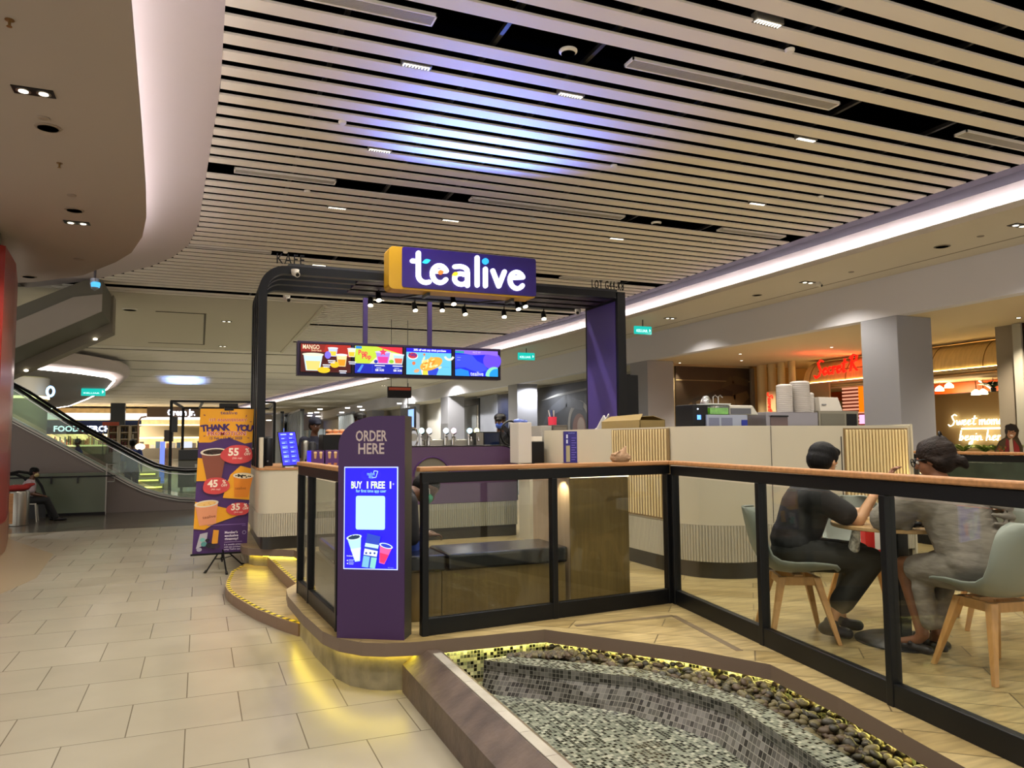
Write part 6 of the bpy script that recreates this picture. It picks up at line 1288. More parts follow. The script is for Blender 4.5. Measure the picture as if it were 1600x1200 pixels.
# ================================================================== SHOPS ON THE RIGHT
def board(name, label, cat, x, px0, px1, py0, py1, m, thick=.04):
    A0, A1 = Px(px0, py0, x), Px(px1, py1, x); B0 = Px(px1, py0, x)
    t = thing(name, label, cat, (x, (A0.y + A1.y) / 2, 0)); MB().box(x, x + thick, A1.y, A0.y, Px((px0 + px1) / 2, py1, x).z, Px((px0 + px1) / 2, py0, x).z).build('panel', m, t); return t
M_mur = mat('dark_mural_print', '#33291e', .5, noise=.6, nscale=1.2)
mu = thing('hoarding_mural', 'dark brown mural hoarding showing large floating brushstrokes, right of the lit narrow wall', 'mural', (14.6, 18.95, 0))
MB().box(13.22, 16.0, 18.93, 18.99, 0, 3.76).build('panel', mat('mural_brown', '#2a2015', .5, noise=.55, nscale=.9), mu)
a = Art((13.22, 18.925, 1.2), (1, 0, 0), (0, 0, 1), 0, .002)
def swirl(a, P, w, col):
    for i in range(len(P) - 1):
        (x0, y0), (x1, y1) = P[i], P[i + 1]; l = math.hypot(x1 - x0, y1 - y0) or 1; t0 = w * math.sin(PI * (i + .2) / len(P)); t1 = w * math.sin(PI * (i + 1.2) / len(P)); nx, ny = -(y1 - y0) / l, (x1 - x0) / l
        a.poly([(x0 - nx * t0, y0 - ny * t0), (x1 - nx * t1, y1 - ny * t1), (x1 + nx * t1, y1 + ny * t1), (x0 + nx * t0, y0 + ny * t0)], col, True)
    a.k += 1
swirl(a, [(0.05, .35), (.3, .8), (.8, 1.25), (1.5, 1.55), (2.2, 1.5), (2.7, 1.75)], .28, '#4d3d24'); swirl(a, [(.6, 1.55), (1.2, 1.65), (1.7, 1.8), (2.1, 1.75)], .12, '#120d08'); swirl(a, [(.5, .3), (.2, .6), (.25, 1.1), (.6, 1.4)], .16, '#5a4828')
swirl(a, [(1.4, .6), (1.9, 1.0), (2.6, 1.2)], .22, '#493a22'); swirl(a, [(1.2, .1), (1.9, .5), (2.7, .6)], .18, '#1a130b'); swirl(a, [(.1, .1), (.5, -.02), (.9, .05)], .06, '#7a6440'); a.rect(0, 2.13, 2.78, 2.15, '#8a7a58'); swirl(a, [(1.7, 1.95), (2.1, 2.2), (2.7, 2.1)], .14, '#3a2e1c')
a.build('mural_print', mu)
MB().box(16.0, 16.12, 18.85, 19.0, 0, 3.76).build('edge_panel', mat('grey_edge_panel', '#6e6558', .7), mu)
m2 = thing('hoarding_mural', 'dark grey mural hoarding with a pale circular swirl, seen just left of the purple lining', 'mural', (13.34, 27, 0))
MB().box(13.30, 13.39, 19.6, 29.2, 0, 3.75).build('panel', mat('mural_slate', '#2a2b2e', .5, noise=.3, nscale=.8), m2)
a = Art((13.295, 29.2, 1.2), (0, -1, 0), (0, 0, 1), 0, .002)
c = Px(905, 650, 13.3); a.ring(29.2 - c.y, .9, .75, .95, '#6a6660', 0, 300, 24); a.ell(29.2 - c.y, .75, .55, .6, '#5a4038'); a.ell(29.2 - c.y + .15, .85, .3, .35, '#74665c')
swirl(a, [(.2, .6), (1.4, 1.5), (2.8, 1.9), (4.2, 1.6)], .25, '#3a3c42'); swirl(a, [(.5, 2.0), (2, 2.15), (5, 2.25)], .05, '#7a7a78'); swirl(a, [(.3, .1), (1.6, .9), (3.0, .5)], .2, '#43464e'); a.build('mural_print', m2)
board('roller_shutter', 'pale grey roller shutter under a dark header between two far columns', 'shutter', 13.34, 706, 744, 617, 700, mat('shutter_grey', '#8d9194', .5)); t = C.objects['roller_shutter']
A0, A1 = Px(705, 615, 13.3), Px(748, 617, 13.3); MB().box(13.28, 13.33, A1.y, A0.y, 3.38, 3.72).build('header', M_dark, t); MB().box(13.27, 13.33, A1.y - .12, A1.y, 0, 3.72).build('side_rail', M_dark, t)
board('glass_shopfront', 'dark blue glass shopfront panel right of the bluish wall', 'shopfront', 13.32, 778, 795, 616, 700, mat('navy_shopfront', '#1c2236', .2, noise=.4, nscale=1.2))
board('wall_panel', 'bluish grey plastered wall panel beside the roller shutter', 'panel', 13.33, 749, 777, 618, 700, mat('bluegrey_panel', '#858892', .7, noise=.08, nscale=1.5))
for i, (p0, p1, lb) in enumerate(((428, 441, 'grey fluted shop pillar cladding furthest left of the far right shops'), (446, 472, 'wide grey fluted curtain panel above the order tablet'), (531, 552, 'grey fluted panel just left of the order totem top'))):
    YY = (60, 56, 48)[i]; x = Py(p0, 648, YY).x; A0 = Px(p0, 648, x); A1 = Px(p1, 648, x); A1.y = max(A1.y, YY - 12); t = thing('fluted_screen', lb, 'screen', (x, A0.y, 0)); mb = MB(); n = 14
    for q in range(n): y = A1.y + (A0.y - A1.y) * q / n; mb.box(x - .1, x, y, y + (A0.y - A1.y) / n * .6, 0, Px(p0, 650, x).z)
    mb.build('slats', mat('flute_grey', '#84898a', .6), t); MB().box(x, x + .1, A1.y, A0.y, 0, Px(p0, 650, x).z).build('backing', mat('flute_backing', '#5c6266', .7), t); MB().box(x - .14, x + .1, A1.y - .2, A0.y + .2, Px(p0, 650, x).z, Px(p0, 650, x).z + .12).build('header', M_dark, t)
for px, py in ((420, 657), (433, 652), (464, 646), (484, 650), (485, 646), (495, 645), (497, 651), (498, 657), (534, 645), (543, 638), (562, 636), (566, 641), (611, 648), (624, 631), (645, 630), (500, 640)):
    c = Pz(px, py, 3.70) if py < 690 else None; t = thing('ceiling_downlight', 'small white ceiling downlight inside the far shops, %s' % ('seen left of the order totem' if px < 600 else 'seen right of the order totem'), 'ceiling light', (c.x, c.y, c.z), 'far shop ceiling downlights'); r_ = .0032 * c.y; MB().cyl((c.x, c.y, c.z), r_, .05, 12).build('bulb', glow('far_bulb', '#fff8ec', 6), t)
mb = MB(); t = thing('clothes_rail', 'long rail of pale clothes in the far shop, left of the order totem', 'clothes rail', (9.2, 40, 0)); x = 9.0; y0, y1 = Px(505, 668, x).y, Px(472, 668, x).y; MB().bar((x, y0, 1.6 + .98), (x, y1, 1.6 + .98), .04, .04).build('rail', M_dark, t); MB().box(x - .02, x + .02, y0 - .02, y0 + .02, 0, 2.58).build('post', M_dark, t); MB().box(x - .02, x + .02, y1 - .02, y1 + .02, 0, 2.58).build('post', M_dark, t)
random.seed(21)
for i in range(9): y = y0 + (y1 - y0) * (i + .5) / 9; mb = MB(); mb.box(x - .25, x + .25, y - .12, y + .12, 1.5, 2.5); mb.build('garment', mat('garment_%d' % (i % 3), ['#b8c4cc', '#8fa0ac', '#d0d0cc'][i % 3], .8), t)
# small wall screen
t = thing('wall_screen', 'lit blue and white screen hanging in the shop right of the order totem', 'screen', (9, 30, 2)); c = Px(641, 655, 10.2); MB().box(10.15, 10.25, c.y - 1.0, c.y + 1.9, c.z - .62, c.z + .62).build('casing', M_black, t)
MB().box(10.14, 10.149, c.y - .9, c.y + .2, c.z - .5, c.z + .5).build('screen', glow('shop_screen', '#7faaff', 1.6), t); MB().box(10.17, 10.2, c.y + .4, c.y + .5, c.z + .62, ZR).build('hanger', M_dark, t)
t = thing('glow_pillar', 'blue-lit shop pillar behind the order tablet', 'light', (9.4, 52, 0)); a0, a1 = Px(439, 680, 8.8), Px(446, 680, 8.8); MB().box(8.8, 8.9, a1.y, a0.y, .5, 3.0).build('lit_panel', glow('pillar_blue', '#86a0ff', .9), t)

# ---- the cake cafe with the red script sign
SX = 16.2
cc = thing('cake_cafe_front', 'warm vaulted front of the cake cafe with beige pillars and a lit lower edge', 'shopfront', (SX, 14, 0))
M_warm = mat('warm_cream_wall', '#d6bd8c', .7)
vt = MB()
def vault(u, v): a = PI / 2 * u; return (SX + .25 + 1.35 * math.sin(a), 17.15 - 9 * v, 3.16 + .68 * (1 - math.cos(a)) if False else 3.14 + .66 * math.sin(a))
vt.grid(lambda u, v: (SX + .9 - .62 * math.cos(u * PI / 2), 17.15 - 9 * v, 3.16 + .66 * math.sin(u * PI / 2)), 10, 12); vt.build('vault', mat('pale_timber_vault', '#e2c78e', .6, noise=.1, nscale=3, stretch=(1, 6, 1)), cc, smooth=True, angle=180)
jt = MB()
for i in range(7):
    y = 16.9 - i * 1.32; jt.tube([(SX + .89 - .62 * math.cos(u / 8 * PI / 2), y, 3.155 + .66 * math.sin(u / 8 * PI / 2)) for u in range(9)], .012, 4)
jt.build('vault_joint', mat('joint_brown', '#7a5c34', .7), cc)
MB().box(SX + .2, SX + .9, 8.1, 17.15, 3.09, 3.15).build('lower_edge', mat('edge_cream', '#c9ad7a', .6), cc); MB().box(SX + .26, SX + .31, 8.1, 17.15, 3.152, 3.166).build('light_strip', glow('vault_led', '#ffd88a', 16), cc)
for y, w_ in ((17.3, .2), (17.75, .22), (18.15, .24), (18.6, .3)): MB().cyl((SX, y, 0), w_ / 2, 3.84, 16).build('fluted_pillar', M_warm, cc, smooth=True)
MB().box(SX - .02, SX + .05, 15.9, 17.2, 0, 3.1).build('side_panel', mat('taupe_panel', '#9d8a68', .7), cc); MB().box(SX + .5, 21.4, 7.9, 18.9, 3.0, 3.05).build('inner_ceiling', mat('inner_ceiling', '#d3b68a', .8), cc)
MB().box(20.9, 21.0, 7.9, 19, 0, 3.0).build('back_wall', mat('cafe_back_wall', '#c2a878', .8), cc)
# orange duct and its light line
t = thing('orange_duct', 'long orange curved ceiling duct with a white light line, inside the cake cafe', 'duct', (18.5, 12, 2.9)); MB().box(18.4, 18.7, 8, 18.8, 2.72, 2.99).build('duct', mat('duct_orange', '#d4581c', .4), t)
MB().tube([(18.39, 13.1, 2.99), (18.385, 12.95, 2.9), (18.38, 12.82, 2.8), (18.385, 12.75, 2.73)], .018, 6).build('light_line', glow('line_light', '#fff0c0', 5), t)
sr = thing('script_sign', 'large glowing red handwritten style shop sign on the pale vault', 'sign', (SX - .2, 15.6, 3.2))
# handwriting strokes, advance in units; x height 1, capitals 2
GL = {'S': (1.35, [[(1.2, 1.85), (.8, 2.1), (.35, 1.75), (.6, 1.2), (.95, .7), (.75, .05), (.2, -.25), (-.15, .1)]]), 'e': (.85, [[(.05, .45), (.5, .6), (.5, .95), (.2, .9), (.05, .4), (.3, 0), (.8, .25)]]), 'c': (.8, [[(.6, .85), (.3, .95), (.05, .5), (.25, 0), (.75, .2)]]),
      'r': (.75, [[(.0, .8), (.15, .95), (.1, 0)], [(.12, .6), (.4, .95), (.65, .85)]]), 't': (.75, [[(.4, 1.7), (.25, .3), (.4, 0), (.7, .15)], [(0, 1.15), (.75, 1.25)]]), 'R': (1.3, [[(.25, 2.0), (.15, 0)], [(-.1, 1.7), (.4, 2.1), (1.0, 1.9), (.9, 1.3), (.3, 1.05), (.7, .5), (1.2, 0)]]),
      'w': (1.15, [[(0, .9), (.15, .1), (.4, .05), (.55, .8), (.7, .1), (.95, .1), (1.05, .9)]]), 'm': (1.25, [[(0, .9), (.1, 0)], [(.1, .6), (.4, .95), (.5, .6), (.5, 0)], [(.5, .6), (.85, .95), (.95, .5), (1.0, .05), (1.2, .1)]]), 'o': (.85, [[(.35, .95), (.05, .6), (.15, .05), (.55, .1), (.6, .7), (.35, .95), (.85, .75)]]),
      'n': (.85, [[(0, .9), (.1, 0)], [(.1, .6), (.4, .95), (.55, .6), (.55, .1), (.8, .1)]]), 's': (.7, [[(.5, .95), (.15, .8), (.45, .35), (.3, 0), (0, .1)]]), 'b': (.85, [[(.1, 2.0), (.05, 0)], [(.05, .5), (.4, .9), (.6, .45), (.3, 0), (.05, .15)]]),
      'g': (.85, [[(.55, .9), (.15, .85), (.1, .2), (.5, .2), (.58, .9), (.5, -.7), (.05, -.8), (.1, -.4), (.8, .2)]]), 'i': (.45, [[(.15, .9), (.15, .1), (.4, .1)], [(.15, 1.3), (.17, 1.35)]]), 'h': (.9, [[(.1, 2.0), (.05, 0)], [(.08, .6), (.4, .95), (.55, .6), (.55, .1), (.8, .1)]]), ' ': (.6, [])}
def script(txt, s, w, f, depth, m=0):
    mb = MB(); x = 0
    for ch_ in txt:
        adv, L = GL[ch_]; strokes(mb, [[((x + a_ + b_ * .15) * s, b_ * s) for a_, b_ in l] for l in L], w, f, depth, m); x += adv
    return mb, x * s
y0, z0 = 16.3, 3.26
mb, wd_ = script('Secret R', .205, .036, lambda a_, b_, h: (SX - .12 - h, 16.25 - a_ * 1.0, 3.30 + b_ * 1.0 + a_ * .035), .05); mb.build('lettering', glow('red_script', '#ff1408', 2.0), sr)
mb, wd_ = script('ecipe'.replace('p', 'e'), .195, .055, lambda a_, b_, h: (SX - .12 - h, 16.25 - a_ - 1.45, 3.30 + b_), .05) if False else (None, 0)
MB().box(SX - .10, SX - .07, 14.0, 16.2, 3.42, 3.44).build('mounting_rail', mat('rail_brown', '#6b4a22', .5), sr)
lamp('red_sign_bulb', 'AREA', (SX - .5, 15.3, 3.45), 14, (1, .08, .03), (-.4, 0, 1), shape='RECTANGLE', size=.2, size_y=1.8)
vs_ = thing('blade_sign', 'small vertical red neon script sign on the beige pillar left of the white cups', 'sign', (SX - .3, 18.0, 2.6))
c0_, c1_ = Px(1197, 616, SX - .3), Px(1213, 644, SX - .3); mb, _w = script('Secret', .1, .017, lambda a_, b_, h: (SX - .3 - h, 17.9 + .10 - b_ * .9, 2.92 - a_ * 1.0), .03); mb.build('lettering', glow('red_script2', '#ff2a18', 2.2), vs_); MB().box(SX - .29, SX - .27, 17.7, 18.1, 2.35, 2.98).build('back_plate', M_warm, vs_)
# slatted display with orange and pink lit end
sl = thing('slatted_display', 'pink and white striped display rack with an orange lit end, behind the microwave', 'display', (17.4, 14.9, 0))
A0, A1 = Px(1315, 600, 17.2), Px(1343, 600, 17.2)
for i in range(13): z = 1.75 + i * .1; MB().box(17.2, 17.24, A1.y - .55, A0.y, z, z + .045).build('shelf_slat', glow('pink_slat', '#ffb08c', .8), sl)
MB().box(17.25, 17.3, A1.y - .6, A0.y + .05, .2, 3.05).build('back_panel', mat('display_back', '#8a4a34', .6), sl); MB().box(17.14, 17.19, A1.y - .5, A1.y, 2.28, 3.0).build('orange_panel', glow('orange_glow', '#ff7a08', 1.1), sl); MB().box(17.14, 17.19, A1.y - .5, A1.y, 1.95, 2.2).build('pink_panel', glow('pink_glow', '#ffb0e8', 1.4), sl)
# pendant lamps
for i, (px, py, lb) in enumerate(((1468, 608, 'glowing pendant lamp nearest the big grey column'), (1483, 603, 'glowing pendant lamp second from the big grey column'), (1525, 614, 'glowing pendant lamp left of the pair by the hanging plant'), (1536, 613, 'glowing pendant lamp next to the hanging plant'))):
    c = Px(px, py, 18.0); t = thing('pendant_lamp', lb, 'pendant lamp', (c.x, c.y, 3.0), 'pendant lamps in the cake cafe')
    MB().lathe([(.11, -.05), (.10, .02), (.05, .07), (.015, .09)], tuple(c), 16).build('lamp_shade', glow('pendant_glow', '#ffe6a8', 7), t, smooth=True); MB().tube([(c.x, c.y, c.z + .09), (c.x, c.y, c.z + .30)], .018, 8).build('socket', mat('copper_socket', '#7a4522', .4, .5), t); MB().tube([(c.x, c.y, c.z + .3), (c.x, c.y, 3.0)], .004, 6).build('cord', M_black, t)
    lamp('pendant_bulb', 'POINT', (c.x - .15, c.y, c.z - .12), 12, (1, .75, .4), shadow_soft_size=.08)
# neon wording on the back wall
NX = 20.85; c = Px(1484, 656, NX); e_ = Px(1560, 652, NX)
nw = thing('neon_sign', 'white neon script wording glowing on the beige wall above the plants', 'sign', (NX, c.y, c.z)); mb, wd_ = script('Sweet moments', .2, .026, lambda a_, b_, h: (NX - .02 - h, c.y - a_ * (c.y - e_.y + .3) / (.2 * 10.6), Px(1500, 664, NX).z + b_ * .75), .03); mb.build('lettering', glow('neon_white', '#fff0c4', 4), nw)
mb, wd_ = script('begin here', .2, .026, lambda a_, b_, h: (NX - .02 - h, Px(1500, 680, NX).y - a_ * .92, Px(1500, 688, NX).z + b_ * .72), .03); mb.build('lettering', glow('neon_white', '#fff0c4', 4), nw)
MB().box(NX - .03, NX - .01, e_.y - .1, Px(1503, 670, NX).y, Px(1520, 670, NX).z - .015, Px(1520, 670, NX).z + .03).build('underline', glow('neon_white', '#fff0c4', 4), nw)
# plants on the planter behind the far railing
pl_ = thing('planter', 'long planter box behind the far railing, below the neon wording', 'planter', (14.2, 10, 0)); MB().box(13.9, 14.5, 8.0, 12.5, 0, 1.18).build('box', mat('planter_green_dark', '#39463a', .4, noise=.3, nscale=5), pl_)
def leafy(name, label, x, y, z, n, h, sp, seed, cols=('#5f7f2c', '#8aa040', '#2f4f1c'), curve=1.0, w=.03, parts=True):
    random.seed(seed); t = thing(name, label, 'plant', (x, y, z), 'plants by the cake cafe'); mb = MB()
    for i in range(n):
        a_ = random.random() * 6.28; L_ = h * random.uniform(.6, 1); d = V3((math.cos(a_), math.sin(a_), 0)); s = sp * random.uniform(.5, 1); P = []
        for k in range(6): q = k / 5; P.append(V3((x, y, z)) + d * (s * q ** 1.3) + V3((0, 0, L_ * (q - curve * .45 * q * q))))
        sd = V3((-d.y, d.x, 0)); base_ = len(mb.v)
        for k, p in enumerate(P): ww = w * math.sin(PI * (k + .6) / 6.2); mb.v += [tuple(p - sd * ww), tuple(p + sd * ww + V3((0, 0, .004)))]
        for k in range(5): mb.f.append((base_ + 2 * k, base_ + 2 * k + 1, base_ + 2 * k + 3, base_ + 2 * k + 2)); mb.mi.append(i % len(cols))
    mb.build('foliage', [mat('leaf_' + c[1:], c, .4) for c in cols], t, smooth=True, angle=180, solid=.002); MB().cyl((x, y, z - .08), .06, .1, 12).build('pot', M_dark, t); return t
leafy('potted_plant', 'tall yellow-green arching plant beside the big grey column', 14.2, 11.75, 1.26, 26, .85, .45, 1, ('#7f9a2c', '#a8b850', '#3f5f1c'), .7, .04)
for i, (y, lb) in enumerate(((10.75, 'leafy plant behind the head of the woman, left of the low group'), (10.45, 'leafy plant under the neon wording, beside the first one'), (10.0, 'leafy plant with long arching fronds, left of the smiling cutout'), (9.75, 'leafy plant with dark flowers in front of the cutout'), (9.45, 'leafy plant at the right end of the planter, under the cutout'))):
    leafy('potted_plant', lb, 14.1, y, 1.26, 34, .3, .34, 30 + i, ('#6f8a30', '#9aa84a', '#2f4a1c'), 1.0, .028)
leafy('hanging_plant', 'round dark green hanging plant beside the pendant lamps', 17.6, Px(1552, 607, 17.6).y, Px(1552, 607, 17.6).z, 120, .34, .34, 50, ('#2c3f1e', '#3f5a2a', '#1c2a14'), 1.2, .03); MB().tube([(17.6, Px(1552, 607, 17.6).y, Px(1552, 607, 17.6).z), (17.6, Px(1552, 607, 17.6).y, 3.0)], .006, 6).build('cord', M_black, C.objects['hanging_plant'])
# flat printed standee of a smiling person
c = Px(1583, 700, 13.95); so = thing('standee', 'flat cardboard cutout of a smiling person in a red checked jacket, above the plants', 'cutout', (13.95, c.y, 1.18))
a = Art((13.86, c.y + .30, 1.19), (0, -1, 0), (0, 0, 1), 0, .002)
B_ = [(.0, .0), (.02, .12), (.12, .28), (.22, .34), (.30, .38), (.42, .34), (.50, .2), (.52, 0)]; mb = MB(); n = len(B_)
a.poly(B_, '#4a3a1c'); a.poly([(.0, 0), (.03, .1), (.1, .22), (.16, .2), (.14, 0)], '#7a4218'); a.poly([(.24, .35), (.2, .1), (.27, .05), (.32, .3)], '#7a1c20'); a.poly([(.30, .32), (.30, 0), (.38, 0), (.36, .36)], '#c8b49a'); a.poly([(.38, .34), (.38, 0), (.5, 0), (.48, .2)], '#8a1a1a')
for i in range(6): a.ell(.08 + .03 * i, .12 + .03 * (i % 3), .02, .016, ['#5a6a20', '#a0522a'][i % 2])
a.ell(.36, .46, .085, .115, '#b07e58', rot=-12); a.ell(.345, .55, .1, .06, '#1a1008', rot=-12); a.ell(.27, .49, .03, .07, '#1a1008', rot=-5); a.ell(.45, .52, .025, .06, '#1a1008', rot=-20)
a.ell(.335, .475, .016, .006, '#2a1608'); a.ell(.395, .463, .016, .006, '#2a1608'); a.ell(.37, .405, .035, .016, '#e8d8c8', rot=-12); a.ell(.372, .44, .012, .016, '#9a6a48'); a.build('printed_figure', so)
P = [(-.01, -.0), (.0, .12), (.10, .3), (.22, .37), (.25, .45), (.25, .56), (.33, .63), (.43, .6), (.48, .5), (.45, .38), (.53, .2), (.53, 0)]; n = len(P); mb = MB(); mb.add([(13.862, c.y + .30 - x, 1.19 + z) for x, z in P] + [(13.875, c.y + .30 - x, 1.19 + z) for x, z in P], [tuple(range(n)), tuple(range(2 * n - 1, n - 1, -1))] + [(i, i + n, (i + 1) % n + n, (i + 1) % n) for i in range(n)]); mb.build('board', mat('standee_board', '#3a2c18', .7), so)
MB().box(13.85, 13.9, c.y - .2, c.y + .25, 1.165, 1.19).build('base', M_dark, so)
# shopfront at the very right edge
re_ = thing('dark_shopfront', 'dark glazed shopfront with orange reflections at the top right edge', 'shopfront', (15.2, 9.6, 0)); MB().box(15.1, 15.18, 6.5, 9.98, 0, 3.83).build('glass_front', mat('reflection_tinted_glass', '#3a1c10', .08, noise=.7, nscale=1.5), re_); MB().box(15.05, 15.2, 9.80, 9.97, 0, 3.83).build('frame', mat('pale_frame', '#a8a496', .5), re_)  # orange reflections are put into the glass colour as noise
# exit signs, hanging notice, small ceiling items
def exitsign(px, py, x, y, z, label, w_=.45, d=(0, -1, 0)):
    t = thing('exit_sign', label, 'sign', (x, y, z), 'green exit signs'); u = V3((1, 0, 0)) if abs(d[1]) > .5 else V3((0, -1, 0)); c = V3((x, y, z))
    MB().obox(c, u * w_ / 2, V3(d) * .02, V3((0, 0, w_ * .2))).build('panel', glow('exit_teal', '#0fb8a8', 1.1), t); a = Art(c + V3(d) * .021 - u * w_ / 2 - V3((0, 0, w_ * .2)), u, (0, 0, 1), 1.5, .001); a.text('KELUAR', w_ * .43, w_ * .1, .1, '#c8fff4', bold=.02, fit=w_ * .66); a.poly([(w_ * .86, w_ * .12), (w_ * .95, w_ * .2), (w_ * .86, w_ * .28)], '#c8fff4'); a.build('lettering', t)
    return t
o = exitsign(0, 0, 10.35, 16.2, 4.33, 'green exit sign hanging from the right soffit, nearest, beside the purple end of the arch', .50); MB().box(10.34, 10.36, 16.19, 16.21, 4.43, 4.6).build('hanger', M_dark, o)
o = exitsign(0, 0, 9.96, 22.7, 4.33, 'green exit sign beyond the menu screens', .6); MB().box(9.95, 9.97, 22.69, 22.71, 4.44, 4.6).build('hanger', M_dark, o)
c = Pz(146, 612, 4.2); o = exitsign(0, 0, c.x, c.y, 4.2, 'green exit sign under the curved cove ceiling at the far left', 1.1); MB().box(c.x - .02, c.x + .02, c.y - .02, c.y + .02, 4.4, 4.6).build('hanger', M_dark, o)
c = Py(624, 613, 22); t = thing('hanging_notice', 'small black hanging display board with a red top line, beyond the menu screens', 'sign', (c.x, 22, c.z)); MB().box(c.x - .36, c.x + .36, 21.96, 22.04, c.z - .17, c.z + .17).build('panel', M_black, t); MB().box(c.x - .33, c.x + .33, 21.95, 21.958, c.z + .06, c.z + .14).build('lit_line', glow('notice_red', '#8a3018', .6), t)
for q in (-.25, .25): MB().box(c.x + q - .006, c.x + q + .006, 21.99, 22.01, c.z + .17, ZS).build('hanger', M_dark, t)
# ================================================================== THINGS ON THE COUNTERS AND THE RAIL
WT = 1.281   # worktop height behind the bar
PY_ = 6.0
def onbar(px0, px1, py_top, y=PY_, depth=.3):
    a_, b_ = Py(px0, py_top, y), Py(px1, py_top, y); return a_.x, b_.x, (a_.z + b_.z) / 2
M_ovenb = mat('oven_blue_steel', '#9aa0b0', .3, .6)
x0, x1, z = onbar(1104, 1168, 648); t = thing('ice_machine', 'bluish steel appliance with printed notices, under the green tub on the white bar', 'appliance', (x0, PY_, WT)); MB().box(x0, x1, PY_, PY_ + .3, WT, z).build('body', M_ovenb, t, bevel=.006)
a = Art((x0, PY_ - .001, WT), (1, 0, 0), (0, 0, 1), 0, .0006); h_ = z - WT
for i, (q0, q1) in enumerate(((.05, .3), (.35, .62))):
    a.rect((x1 - x0) * q0, h_ - .11, (x1 - x0) * q1, h_ - .03, '#6e7288')
a.rect((x1 - x0) * .84, h_ - .12, (x1 - x0) * .99, h_ - .05, '#1c2a8a'); a.build('notice', t); ztub = z
x0b, x1b, zb = onbar(1113, 1144, 632); t = thing('food_tub', 'clear plastic tub with bright green contents', 'tub', (x0b, PY_ + .1, ztub)); MB().box(x0b + .01, x1b - .01, PY_ + .05, PY_ + .22, ztub + .006, zb - .03).build('contents', mat('green_contents', '#6fbf2a', .5, noise=.3, nscale=30), t); MB().box(x0b, x1b, PY_ + .04, PY_ + .23, ztub, zb).build('tub', M_clearpl, t, bevel=.01); MB().box(x0b - .008, x1b + .008, PY_ + .03, PY_ + .24, zb, zb + .012).build('lid', mat('lid_white', '#c8ccc8', .4), t)
x0c, x1c, zc = onbar(1145, 1190, 633); t = thing('scoop_tray', 'white rounded tray with a dark front, right of the green tub', 'tray', (x0c, PY_, ztub)); mb = MB(); P = [(x0c, ztub), (x1c, ztub), (x1c - .01, ztub + .02), (x1c - .07, zc), (x0c, zc)]; n = len(P); mb.add([(x, PY_ + .05, z_) for x, z_ in P] + [(x, PY_ + .28, z_) for x, z_ in P], [tuple(range(n)), tuple(range(2 * n - 1, n - 1, -1))] + [(i, i + n, (i + 1) % n + n, (i + 1) % n) for i in range(n)]); mb.build('body', mat('white_tray', '#bdb9ac', .4), t, bevel=.008); MB().box(x0c + .01, x1c - .1, PY_ + .04, PY_ + .049, ztub + .01, zc - .03).build('front_panel', mat('tray_dark', '#55565c', .4), t)
x0d, x1d, zd = onbar(1082, 1102, 632, 6.02); t = thing('coffee_machine', 'black coffee machine with a small blue lit display', 'coffee machine', (x0d, PY_, WT)); MB().box(x0d, x1d + .03, PY_ + .02, PY_ + .3, WT, zd).build('body', M_black, t, bevel=.006); c = Py(1092, 652, PY_ + .019); MB().box(c.x - .02, c.x + .02, PY_ + .014, PY_ + .019, c.z - .022, c.z + .022).build('screen', glow('display_blue', '#4f86ff', 3), t); c2 = Py(1090, 639, PY_ + .019); MB().box(c2.x - .006, c2.x + .006, PY_ + .014, PY_ + .019, c2.z - .006, c2.z + .006).build('indicator', glow('ind_white', '#e8eeff', 3), t)
c = Py(1098, 624, 6.25); t = thing('chrome_kettle', 'shiny chrome domed jug with thin spouts behind the coffee machine', 'jug', (c.x, 6.25, WT)); MB().lathe([(.05, WT), (.06, c.z - .06), (.05, c.z - .01), (.025, c.z + .03), (.001, c.z + .035)], (c.x, 6.2, 0), 20).build('body', M_chrome, t, smooth=True, angle=60)
for q, px in enumerate((1112, 1120)): e = Py(px, 620, 6.22); MB().tube([(e.x, 6.2, WT), (e.x, 6.2, e.z), (e.x + .012, 6.18, e.z + .014), (e.x + .026, 6.16, e.z - .01)], .006, 8).build('spout', M_chrome, t, smooth=True)
x0, x1, z = onbar(1162, 1194, 648, 6.3); t = thing('grey_box', 'dull grey steel box between the two ovens on the bar', 'box', (x0, 6.3, WT)); MB().box(x0, x1, 6.32, 6.47, WT, z - .01).build('body', mat('dull_steel', '#6a675e', .5, .4), t)
x0e, x1e, ze = onbar(1197, 1278, 644); t = thing('toaster_oven', 'wide stainless toaster oven with a glass door and a dark slot', 'oven', (x0e, PY_, WT)); MB().box(x0e, x1e, PY_, PY_ + .31, WT, ze).build('body', mat('oven_steel', '#8f8b90', .3, .7), t, bevel=.006)
MB().box(x0e + .05, x0e + .27, PY_ - .006, PY_ - .001, WT + .1, ze - .04).build('door', mat('oven_door_glass', '#5c4642', .15), t); MB().box(x0e + .05, x0e + .27, PY_ - .02, PY_ - .008, ze - .05, ze - .035).build('handle', M_black, t); MB().box(x0e + .32, x0e + .40, PY_ - .004, PY_ - .001, WT + .28, WT + .38).build('notice', mat('paper_note', '#b8b2a8', .7), t); MB().box(x0e + .41, x0e + .47, PY_ - .004, PY_ - .001, WT + .27, WT + .39).build('sticker', mat('blue_sticker', '#1c3a8a', .5), t)
